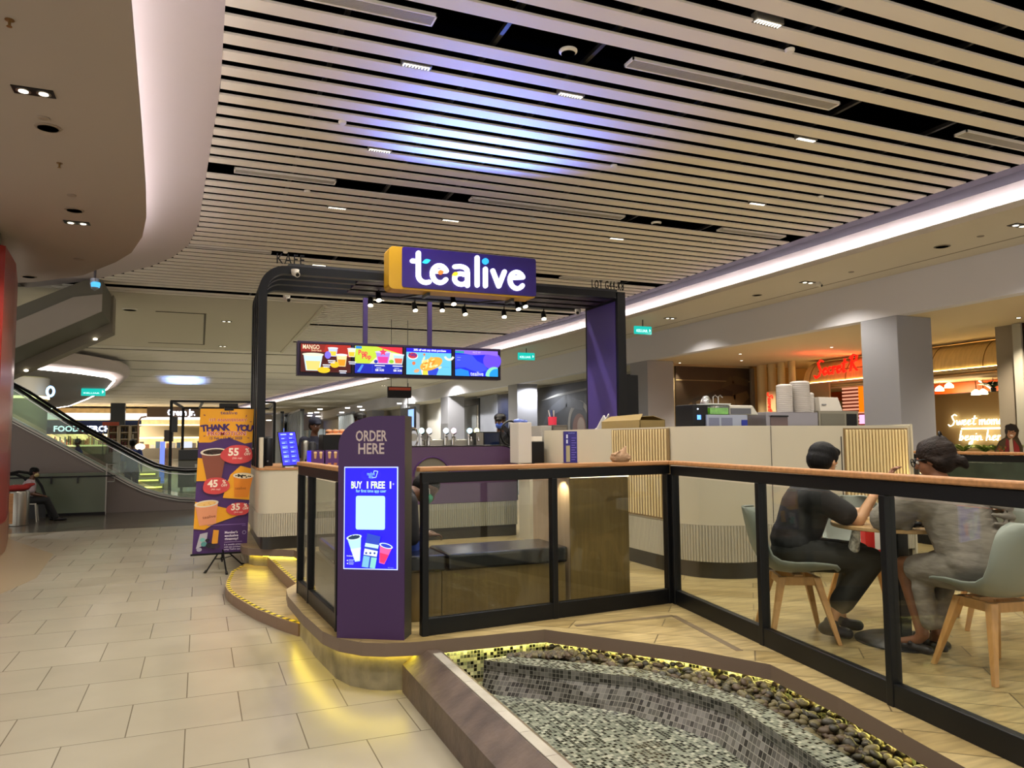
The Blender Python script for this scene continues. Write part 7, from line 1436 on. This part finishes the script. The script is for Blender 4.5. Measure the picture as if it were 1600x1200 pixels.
x0f, x1f, zf = onbar(1279, 1341, 642); t = thing('microwave', 'stainless microwave with an open dark door, at the right end of the bar', 'microwave', (x0f, PY_, WT)); MB().box(x0f, x1f, PY_, PY_ + .31, WT, zf).build('body', mat('microwave_steel', '#8a8474', .35, .6), t, bevel=.006); MB().box(x1f - .17, x1f - .03, PY_ - .006, PY_ - .001, WT + .12, zf - .03).build('cavity', M_black, t); MB().box(x1f - .05, x1f - .035, PY_ - .008, PY_ - .006, WT + .25, WT + .4).build('orange_light', glow('oven_orange', '#c8401c', .6), t); MB().box(x0f + .03, x1f - .2, PY_ - .004, PY_ - .001, WT + .1, zf - .03).build('door', mat('microwave_door', '#6e6a5c', .3, .5), t)
M_cupw = mat('translucent_cups', '#c4beb8', .4)
def cupstack(x, y, z0, z1, r, label, cat='cups'):
    t = thing('cup_stack', label, cat, (x, y, z0), 'stacks of white cups on the ovens'); n = max(3, int((z1 - z0) / .02)); prof = []
    for i in range(n): a_ = z0 + (z1 - z0) * i / n; b_ = z0 + (z1 - z0) * (i + 1) / n; prof += [(r * .93, a_), (r, a_ + (b_ - a_) * .4), (r * .93, a_ + (b_ - a_) * .5)]
    prof += [(r * .93, z1), (r * .7, z1 + .01)]; MB().lathe(prof, (x, y, 0), 20).build('cups', M_cupw, t, smooth=True, angle=60); return t
for px0, px1, pyt, lb in ((1214, 1236, 602, 'tall narrow stack of pinkish white cups, left on the toaster oven'), (1236, 1262, 597, 'tallest thick stack of white cups on the toaster oven')):
    a_, b_ = Py(px0, pyt, PY_ + .12), Py(px1, pyt, PY_ + .12); cupstack((a_.x + b_.x) / 2, PY_ + .12, ze, a_.z, (b_.x - a_.x) / 2 * .92, lb)
a_, b_ = Py(1236, 622, PY_ + .22), Py(1252, 622, PY_ + .22); cupstack((a_.x + b_.x) / 2 - .02, PY_ + .24, ze, a_.z, .05, 'shorter stack of white cups tucked behind the tallest one')
a_, b_ = Py(1252, 615, PY_ + .13), Py(1270, 615, PY_ + .13); cupstack((a_.x + b_.x) / 2, PY_ + .13, ze, a_.z, (b_.x - a_.x) / 2 * .9, 'low stack of white cups beside the white bowls')
a_, b_ = Py(1269, 621, PY_ + .15), Py(1300, 621, PY_ + .15); t = thing('paper_box', 'white tapered pack of napkins with small print, on the microwave', 'box', (a_.x, PY_, zf)); mb = MB(); q = [(a_.x, PY_ + .04), (b_.x + .03, PY_ + .04), (b_.x + .03, PY_ + .25), (a_.x, PY_ + .25)]; s_ = [(a_.x + .01, PY_ + .07), (b_.x, PY_ + .07), (b_.x, PY_ + .22), (a_.x + .01, PY_ + .22)]; mb.add([(*p, zf) for p in q] + [(*p, a_.z) for p in s_], [(0, 1, 2, 3), (7, 6, 5, 4), (0, 4, 5, 1), (1, 5, 6, 2), (2, 6, 7, 3), (3, 7, 4, 0)]); mb.build('body', mat('napkin_white', '#c0b9ae', .6), t, bevel=.004); MB().box(a_.x + .03, a_.x + .09, PY_ + .045, PY_ + .052, zf + .06, zf + .075).build('print', mat('grey_print', '#77777a', .6), t)
# further left on the return of the bar
t = thing('cardboard_box', 'open brown cardboard box on the far left part of the bar', 'box', (4.6, 7.6, WT)); A0 = Px(940, 668, 4.42); A1 = Px(1000, 668, 4.42); z = Px(965, 658, 4.42).z; bx = MB(); M_cardb = mat('cardboard', '#8a7444', .8)
bx.box(4.42, 4.425, A1.y, A0.y, WT, z).box(4.74, 4.745, A1.y, A0.y, WT, z).box(4.42, 4.745, A1.y, A1.y + .005, WT, z).box(4.42, 4.745, A0.y - .005, A0.y, WT, z).box(4.42, 4.745, A1.y, A0.y, WT, WT + .005); bx.build('body', M_cardb, t)
MB().quad((4.42, A1.y, z), (4.42, A0.y, z), (4.52, A0.y - .05, z + .06), (4.52, A1.y + .1, z + .07)).build('flap', M_cardb, t, solid=.004); MB().quad((4.745, A1.y, z), (4.745, A0.y, z), (4.66, A0.y - .05, z + .05), (4.66, A1.y + .1, z + .05)).build('flap', M_cardb, t, solid=.004)
c = Px(929, 655, 4.5); t = thing('plastic_bag', 'crumpled white plastic bag with two ears behind the cardboard box', 'bag', (4.55, c.y, WT)); blob('body', [('e', (4.55, c.y, WT + .22), (.1, .12, .24)), ('c', (4.53, c.y - .03, 1.66), .05, (4.52, c.y - .2, c.z + .03), .018), ('c', (4.54, c.y - .08, 1.66), .04, (4.53, c.y - .30, c.z + .05), .014)], mat('white_plastic_bag', '#b8b6b4', .4), t, .015, 2)
c = Py(864, 680, 9.0); t = thing('drawer_box', 'grey drawer unit with a pink pot, left end behind the bar', 'drawer unit', (c.x, 9.0, WT)); x0, x1 = Py(846, 668, 9).x, Py(887, 668, 9).x; zt = Py(866, 664, 9).z; MB().box(x0 + .16, x1, 9.0, 9.4, PZ, zt).build('body', mat('drawer_grey', '#565048', .6), t, bevel=.004); MB().box(x0, x0 + .15, 9.0, 9.4, PZ, zt - .01).build('side_part', mat('drawer_pale', '#98948c', .6), t, bevel=.004); MB().ball(((x0 + x1) / 2 + .06, 8.985, zt - .09), (.014, .014, .01), 10).build('knob', M_chrome, t, smooth=True)
MB().box(x0 + .18, x1 - .02, 8.993, 8.999, zt - .16, zt - .03).build('drawer', mat('drawer_front', '#6a645a', .6), t)
t = thing('pink_pot', 'pink pot holding white and blue pens on the grey drawer unit', 'pot', (x0 + .2, 9.1, zt)); MB().cyl((x0 + .21, 9.1, zt), .055, .11, 16, r2=.06).build('pot', mat('pink_pot', '#d8304a', .4), t, smooth=True, angle=30)
for q in range(3): MB().tube([(x0 + .19 + .02 * q, 9.1, zt + .05), (x0 + .15 + .04 * q, 9.1, zt + .2)], .007, 6).build('pen', [M_white, M_blue, M_white][q], t)
# white tower box with a fan behind, black small machine
x0, x1 = Py(797, 665, 8.7).x, Py(826, 665, 8.7).x; zt = Py(810, 660, 8.7).z; t = thing('white_tower_box', 'tall white box with blue and white bags on top, right of the purple counter', 'box', (x0, 8.7, 1.29)); MB().box(x0 + .12, x1 + .05, 8.72, 9.0, 1.292, zt).build('body', mat('white_tower', '#b6b0a8', .5), t, bevel=.006); blob('bags', [('e', (x0 + .17, 8.85, zt + .02), (.06, .08, .03)), ('e', (x1 - .02, 8.85, zt + .015), (.07, .08, .025))], mat('blue_white_bag', '#5a70c0', .5, noise=.6, nscale=20), t, .012, 2)
c = Py(797, 676, 9.6); t = thing('desk_fan', 'black round fan behind the white tower box', 'fan', (c.x, 9.6, 1.5)); mb = MB(); mb.tube([(c.x + .14 * math.cos(R(q)), 9.6, 1.68 + .17 * math.sin(R(q))) for q in range(0, 361, 20)], .014, 6); mb.build('guard_ring', M_black, t); MB().cyl((c.x, 9.58, 1.68), .04, .06, 12, ax='y').build('motor', M_black, t)
for q in range(5): an = q * 1.256; MB().obox((c.x + .07 * math.cos(an), 9.61, 1.68 + .08 * math.sin(an)), V3((.055 * math.cos(an), 0, .06 * math.sin(an))), V3((-.03 * math.sin(an), .012, .03 * math.cos(an))), (0, .002, 0)).build('blade', M_dark, t)
MB().tube([(c.x, 9.62, 1.5), (c.x, 9.62, 1.68)], .014, 8).build('stand', M_black, t); MB().cyl((c.x, 9.62, 1.5), .09, .012, 18).build('base', M_black, t)
x0, x1 = Py(828, 690, 8.75).x, Py(850, 690, 8.75).x; t = thing('label_printer', 'small black machine with a white top, beside the white tower box', 'printer', (x0, 8.75, 1.29)); MB().box(x0 - .03, x1 - .0, 8.75, 9.0, 1.28, Py(839, 690, 8.75).z).build('body', M_black, t, bevel=.006); MB().box(x0 - .03, x1 - .02, 8.76, 8.98, Py(839, 690, 8.75).z + .001, Py(839, 682, 8.75).z).build('lid', M_white, t, bevel=.004)
MB().box(x0 - .03, x0 + .17, 8.7, 9.05, PZ, 1.279).build('stand', M_cream, t)
x0, x1 = Py(810, 705, 8.0).x, Py(823, 705, 8.0).x; t = thing('paper_cup_stack', 'short white tissue holder on the side counter', 'holder', (x0, 8.0, 1.29)); c = Px(818, 715, 4.0); MB().box(3.97, 4.05, c.y - .1, c.y, 1.291, 1.43).build('body', M_white, t, bevel=.004)
t = thing('card_reader', 'small dark grey card holder on the side counter', 'holder', (4.08, 7.7, 1.29)); c = Px(832, 715, 4.02); MB().box(4.0, 4.07, c.y - .04, c.y, 1.291, 1.40).build('body', M_dark, t, bevel=.004)
# drink taps with round lit badges, black microwave, chrome wheel
TP = [(658, 673, '#c8fff8', 'teal'), (670, 673, '#eaf0ff', 'white'), (696, 673, '#cfe8ff', 'pale blue'), (708, 673, '#ffd8f4', 'pink'), (733, 673, '#b8ecff', 'sky blue'), (744, 673, '#ffffb8', 'yellow')]
for i, (px, py, c_, cn) in enumerate(TP):
    c = Py(px, py, 9.62); t = thing('drink_tap', 'chrome drink tap with a round %s glowing badge on the purple counter' % cn, 'tap', (c.x, 9.62, 1.5), 'drink taps with lit badges')
    MB().cyl((c.x, 9.60, c.z), .042, .02, 20, ax='y').build('badge_rim', M_chrome, t, smooth=True, angle=30); MB().cyl((c.x, 9.593, c.z), .036, .006, 20, ax='y').build('badge', glow('badge_' + c_[1:], c_, 2.6), t)
    MB().tube([(c.x, 9.63, 1.5), (c.x, 9.63, c.z - .04)], .018, 10).build('pillar', M_chrome, t, smooth=True); MB().tube([(c.x, 9.62, c.z - .08), (c.x, 9.54, c.z - .09), (c.x, 9.52, c.z - .14)], .010, 8).build('spout', M_chrome, t, smooth=True); MB().tube([(c.x, 9.63, c.z - .06), (c.x + .03, 9.58, c.z - .03)], .008, 6).build('lever', M_black, t); MB().cyl((c.x, 9.63, 1.5), .03, .012, 14).build('base', M_steel, t)
x0, x1 = Py(664, 690, 9.66).x, Py(748, 690, 9.66).x; t = thing('steel_manifold', 'horizontal steel bar joining the drink taps', 'pipe', (x0, 9.66, 1.5)); MB().box(x0, x1, 9.66, 9.74, 1.5, 1.60).build('body', M_steel, t, bevel=.01)
x0, x1 = Py(746, 690, 9.5).x, Py(784, 690, 9.5).x; t = thing('black_microwave', 'black microwave with a dark glass door at the right of the drink taps', 'microwave', (x0, 9.5, 1.5)); MB().box(x0, x1, 9.55, 9.85, 1.5, 1.70).build('body', M_black, t, bevel=.005); MB().box(x0 + .12, x1 - .02, 9.542, 9.549, 1.52, 1.68).build('door', mat('navy_door_glass', '#0f1a33', .08), t); MB().box(x0, x0 + .1, 9.542, 9.549, 1.51, 1.69).build('control_panel', M_steel, t)
c = Py(646, 686, 9.45); t = thing('disc_dispenser', 'upright chrome rimmed disc partly behind the order totem', 'machine', (c.x, 9.45, 1.5)); mb = MB(); mb.tube([(c.x + .06 * math.cos(R(q)), 9.45, 1.63 + .125 * math.sin(R(q))) for q in range(0, 361, 20)], .012, 8); mb.build('rim', M_chrome, t, smooth=True); MB().cyl((c.x, 9.45, 1.63), .05, .01, 18, ax='y').build('disc', M_steel, t); MB().box(c.x - .05, c.x + .05, 9.42, 9.48, 1.5, 1.52).build('base', M_dark, t)
# left counter: tablet, purple boxes, dispensers
A_ = Py(436, 677, 9.5), Py(461, 675, 9.5), Py(470, 727, 9.4), Py(443, 730, 9.4); t = thing('order_tablet', 'glowing blue order tablet leaning on the service counter', 'tablet', (1.0, 9.45, 1.277)); v = [V3((A_[0].x, 9.56, A_[0].z)), V3((A_[1].x, 9.56, A_[1].z)), V3((A_[2].x, 9.44, 1.29)), V3((A_[3].x, 9.44, 1.29))]
cen = sum(v, V3()) / 4; u_ = ((v[1] - v[0]) + (v[2] - v[3])) / 2; w_ = ((v[0] - v[3]) + (v[1] - v[2])) / 2; nn = u_.cross(w_).normalized(); MB().obox(cen + V3((0, 0, .005)) - nn * .01, u_ * .56, w_ * .52, nn * .009).build('casing', M_black, t, bevel=.003)
a = Art(cen - u_ * .5 - w_ * .47 + V3((0, 0, .006)), u_, w_, 1.5, .0006); W_, H_ = u_.length, w_.length * .96; a.rect(0, 0, W_, H_, '#1a10ff')
random.seed(31)
for i in range(2):
    for k in range(6): a.rect(W_ * (.1 + .46 * i), H_ * (.08 + .14 * k), W_ * (.42 + .46 * i), H_ * (.17 + .14 * k), random.choice(['#3a50ff', '#5a78ff', '#2a30ff'])); a.rect(W_ * (.12 + .46 * i), H_ * (.10 + .14 * k), W_ * (.30 + .46 * i), H_ * (.12 + .14 * k), '#a8c0ff')
a.ell(W_ * .75, H_ * .93, .02, .012, '#c8d8ff'); a.rect(W_ * .1, H_ * .91, W_ * .45, H_ * .95, '#8fa8ff'); a.build('screen', t); MB().box(cen.x - .05, cen.x + .05, 9.42, 9.56, 1.276, 1.288).build('stand', M_white, t)
for i, (p0, p1, lb) in enumerate(((486, 507, 'left of two purple drink promotion boxes behind the railing'), (508, 530, 'right of two purple drink promotion boxes, beside the order totem'))):
    x0, x1 = Py(p0, 715, 9.5).x, Py(p1, 715, 9.5).x; zt = Py(500, 704, 9.5).z; t = thing('purple_box', lb, 'box', (x0, 9.5, 1.277), 'purple promotion boxes'); MB().box(x0 + .004, x1 - .004, 9.5, 9.72, 1.277, zt).build('box', mat('box_purple', '#4a2462', .5), t); a = Art((x0, 9.499, 1.277), (1, 0, 0), (0, 0, 1), 0, .0006); W_ = x1 - x0; H_ = zt - 1.277
    for k in range(2): a.poly([(W_ * (.2 + .42 * k), H_ * .88), (W_ * (.42 + .42 * k), H_ * .88), (W_ * (.38 + .42 * k), H_ * .5), (W_ * (.24 + .42 * k), H_ * .5)], '#b08a5a'); a.ell(W_ * (.31 + .42 * k), H_ * .88, W_ * .12, H_ * .06, '#d8c090'); a.rect(W_ * (.2 + .42 * k), H_ * .08, W_ * (.42 + .42 * k), H_ * .22, '#a8683a')
    a.build('print', t)
    if i == 0: MB().box(x0 - .045, x0, 9.5, 9.52, 1.277, zt).build('lit_edge', glow('blue_edge', '#2a14ff', 1.3), t)
for i, (px, pyt, r_, m_, lb, nm) in enumerate(((418, 682, .07, M_black, 'black syrup dispenser with silver taps behind the service counter', 'syrup_dispenser'), (447, 690, .03, M_chrome, 'thin chrome post dispenser behind the tablet', 'chrome_post'), (477, 688, .05, M_steel, 'grey steel urn right of the blue tablet', 'steel_urn'), (488, 690, .05, M_dark, 'dark urn next to the grey steel one', 'dark_urn'))):
    c = Py(px, pyt, 10.2); t = thing(nm, lb, 'dispenser', (c.x, 10.2, 1.277)); MB().lathe([(r_, 1.277), (r_, c.z - .03), (r_ * .8, c.z - .01), (r_ * .3, c.z)], (c.x, 10.2, 0), 18).build('body', m_, t, smooth=True, angle=40); MB().cyl((c.x, 10.2 - r_ - .02, 1.34), .012, .03, 8, ax='y').build('tap', M_chrome, t)
MB().box(1.2, 2.3, 10.0, 10.6, PZ, 1.276).build('cabinet', mat('back_cabinet', '#4a443c', .6), None); tag(C.objects['cabinet'], 'brown back cabinet behind the service counter', 'cabinet')
x0, x1 = Py(503, 688, 10.4).x, Py(540, 688, 10.4).x; t = thing('coffee_grinder_bank', 'large black machine with pastries on a lit shelf, left of the order totem', 'machine', (x0, 10.4, 1.277)); MB().box(x0, x1 + .1, 10.3, 10.7, 1.277, Py(520, 679, 10.4).z).build('body', M_black, t, bevel=.006); z = Py(520, 679, 10.4).z; MB().box(x0 + .1, x1 + .1, 10.28, 10.72, z + .001, z + .015).build('lit_shelf', glow('shelf_glow', '#ffb080', 1.2), t)
for i in range(4): MB().ball((x0 + .1 + .09 * i, 10.45, z + .045), (.05, .06, .03), 12).build('pastry', mat('pastry', '#c08a60', .6), t, smooth=True, angle=180)
# on the handrail: leaflet stand and brown paper bag
t = thing('leaflet_holder', 'upright purple leaflet stand standing on the railing top', 'leaflet stand', (2.44, 4.95, RZ)); c = Py(891, 720, 4.945); x0, x1 = Py(881, 700, 4.945).x, Py(901, 700, 4.945).x; zt = Py(890, 674, 4.945).z
MB().box(x0, x1, 4.935, 4.955, RZ + .001, zt).build('board', mat('leaflet_purple', '#2a1f78', .4), t, bevel=.001); a = Art((x0, 4.9345, RZ), (1, 0, 0), (0, 0, 1), 0, .0004); W_ = x1 - x0; H_ = zt - RZ
a.rect(W_ * .12, H_ * .04, W_ * .42, H_ * .55, '#a89c78'); a.rect(W_ * .14, H_ * .62, W_ * .26, H_ * .74, '#d8dcf0'); a.rect(W_ * .14, H_ * .78, W_ * .26, H_ * .9, '#d8dcf0'); a.text('tealive', W_ * .55, H_ * .93, .012, '#8fa0ff', fit=W_ * .5)
for k in range(10): a.rect(W_ * .52, H_ * (.1 + .075 * k), W_ * (.8 + .1 * (k % 2)), H_ * (.125 + .075 * k), '#6a5ac0')
a.build('print', t); MB().box(x0 - .004, x1 + .004, 4.925, 4.965, RZ, RZ + .006).build('base', M_clearpl, t)
c = Py(969, 716, 4.99); t = thing('paper_bag', 'crumpled brown paper bag on the railing top near the corner', 'bag', (c.x, 4.99, RZ)); random.seed(14); bp = [('e', (c.x, 4.99, RZ + .032), (.088, .045, .046)), ('c', (c.x + .02, 4.99, RZ + .06), .034, (c.x + .05, 4.99, RZ + .11), .010), ('c', (c.x + .06, 4.99, RZ + .012), .012, (c.x + .085, 4.985, RZ + .02), .007)]
for i in range(14): bp.append(('c', (c.x + random.uniform(-.08, .08), 4.952 + random.random() * .04, RZ + random.uniform(.01, .06)), .008, (c.x + random.uniform(-.05, .05), 4.96 + random.random() * .03, RZ + random.uniform(.03, .095)), .006))
blob('body', bp, mat('brown_paper', '#9a7a5c', .8, bump=.7, bscale=60), t, .004, 1)
# ================================================================== CEILING FITTINGS
def grille(x0, x1, y, label):
    t = thing('air_grille', label, 'air grille', ((x0 + x1) / 2, y, ZS), 'white framed air grilles in the dark ceiling slots')
    M_f = mat('grille_frame_white', '#f2eee4', .5); M_g = mat('grille_grey', '#5f5c55', .6); w_ = .085; z = ZS - .0
    mb = MB(); mb.box(x0, x1, y - w_, y - w_ + .014, z, z + .03).box(x0, x1, y + w_ - .014, y + w_, z, z + .03).box(x0, x0 + .014, y - w_, y + w_, z, z + .03).box(x1 - .014, x1, y - w_, y + w_, z, z + .03); mb.build('frame', M_f, t)
    mb = MB(); n = 9
    for i in range(n): q = y - w_ + .02 + (2 * w_ - .04) * i / (n - 1); mb.box(x0 + .014, x1 - .014, q - .004, q + .004, z + .006, z + .022)
    mb.build('louvre', mat('louvre_pale', '#b5b0a4', .6), t); MB().box(x0 + .01, x1 - .01, y - w_ + .01, y + w_ - .01, z + .024, z + .03).build('backing', M_g, t)
    return t
G = 4.452
grille(-.4 + .55, 1.80, 6.01, 'white framed air grille at the top left, cut by the upper edge'); grille(3.74, 6.36, 6.01, 'long white framed air grille at the upper right, right of the round speaker'); grille(8.34, 10.0, 6.01, 'white framed air grille at the right edge of the slatted ceiling')
grille(.35, 1.69, 6.01 + G, 'white framed air grille at the left, above the curved arch'); grille(3.69, 6.35, 6.01 + G, 'long white framed air grille lit blue, above the shop sign'); grille(8.28, 9.7, 6.01 + G, 'short white framed air grille near the right cove, mid distance')
grille(-.3, 1.2, 6.01 + 2 * G, 'far white framed air grille at the left, just above the arch corner'); grille(7.4, 8.9, 6.01 + 2 * G, 'far white framed air grille above the purple end of the arch')
def disc(x, y, z, r, label, name='smoke_detector', cat='smoke detector', m=None, drop=.03):
    t = thing(name, label, cat, (x, y, z)); MB().lathe([(.001, -drop), (r * .8, -drop), (r, -drop * .5), (r, 0)], (x, y, z), 24).build('body', m or mat('detector_white', '#eeeadf', .5), t, smooth=True, angle=40)
    if name == 'ceiling_speaker': MB().lathe([(.001, -drop - .002), (r * .78, -drop - .002)], (x, y, z), 24).build('speaker_mesh', mat('mesh_grey', '#77746b', .7), t)
    return t
disc(3.09, 6.01, ZS, .085, 'round white ceiling speaker in the dark slot between two air grilles', 'ceiling_speaker', 'speaker')
disc(6.99, 6.01 + G, ZS, .085, 'round white ceiling speaker in the second dark slot, right of the blue lit grille', 'ceiling_speaker', 'speaker')
for px, py, lb in ((535, 190, 'small white ceiling sensor left of the blue glow on the slats'), (1234, 77, 'small white ceiling sensor near the top, right of the ribbed downlight'), (959, 258, 'small white ceiling sensor right of the blue glow'), (480, 298, 'small white ceiling sensor below the left air grille'), (446, 393, 'small white ceiling sensor just above the arch corner'), (835, 342, 'small white ceiling sensor below the blue lit air grille'), (1282, 307, 'small white ceiling sensor near the right cove'), (1115, 376, 'small white ceiling sensor left of the short air grille')):
    c = Pz(px, py, ZS); disc(c.x, c.y, ZS, .045, lb)
for px, py, r_, lb, nm, ct in ((75, 199, .11, 'flush beige ceiling speaker below the nearest twin downlight', 'ceiling_speaker', 'speaker'), (116, 328, .11, 'flush beige ceiling speaker above the second twin downlight', 'ceiling_speaker', 'speaker'), (68, 184, .05, 'small beige ceiling sensor just above the nearer flush speaker', 'smoke_detector', 'smoke detector'), (112, 305, .05, 'small beige ceiling sensor above the further flush speaker', 'smoke_detector', 'smoke detector'), (45, 432, .12, 'dark flush disc on the beige ceiling beside the red hoarding', 'ceiling_speaker', 'speaker'), (123, 405, .08, 'small flush disc near the end of the curved beige ceiling', 'smoke_detector', 'smoke detector')):
    c = Pz(px, py, ZL); disc(c.x, c.y, ZL, r_, lb, nm, ct, mat('beige_fitting', '#8d7f72', .6), .012)
for px, py, lb in ((15, 31, 'small brass sprinkler head at the top left corner of the beige ceiling'), (93, 255, 'small brass sprinkler head midway along the beige ceiling')):
    c = Pz(px, py, ZL); t = thing('sprinkler', lb, 'sprinkler', (c.x, c.y, ZL), 'ceiling sprinklers'); MB().lathe([(.03, -.004), (.03, 0)], (c.x, c.y, ZL), 16).build('rosette', mat('brass', '#8a6a40', .4, .7), t); MB().tube([(c.x, c.y, ZL - .004), (c.x, c.y, ZL - .045)], .009, 8).build('stem', _M['brass'], t); MB().cyl((c.x, c.y, ZL - .05), .018, .004, 12).build('deflector', _M['brass'], t)
for px, py, r_, lb in ((1472, 385, .12, 'flush round speaker on the right soffit, near the right edge'), (1532, 369, .05, 'small flush sensor on the right soffit beside the round speaker'), (1183, 461, .1, 'flush round speaker on the right soffit, further along'), (1330, 425, .05, 'small flush sensor on the right soffit, mid distance')):
    c = Pz(px, py, ZR); disc(c.x, c.y, ZR, r_, lb, 'ceiling_speaker' if r_ > .08 else 'smoke_detector', 'speaker' if r_ > .08 else 'smoke detector', mat('soffit_fitting', '#857d70', .6), .01)
c = Pz(203, 483, ZS); disc(c.x, c.y, ZS, .2, 'round white fitting on the flat ceiling above the escalator', 'ceiling_speaker', 'speaker')
c = Py(148, 444, 15.2); t = thing('hanging_camera', 'glowing blue and grey camera dome hanging at the end of the curved ceiling', 'camera', (c.x, 15.2, c.z)); MB().lathe([(.07, .1), (.08, 0), (.06, -.08), (.001, -.12)], (c.x, 15.2, c.z), 18).build('dome', mat('camera_dome', '#8b9aa8', .2), t, smooth=True, angle=60); MB().lathe([(.075, .03), (.084, .0), (.07, -.06)], (c.x + .012, 15.19, c.z), 18).build('light_ring', glow('dome_blue', '#4fb8ff', 1.2), t, smooth=True); MB().cyl((c.x, 15.2, c.z + .1), .02, max(.05, 5.0 - c.z - .1), 8).build('stem', M_dark, t)
bpy.context.view_layer.update()
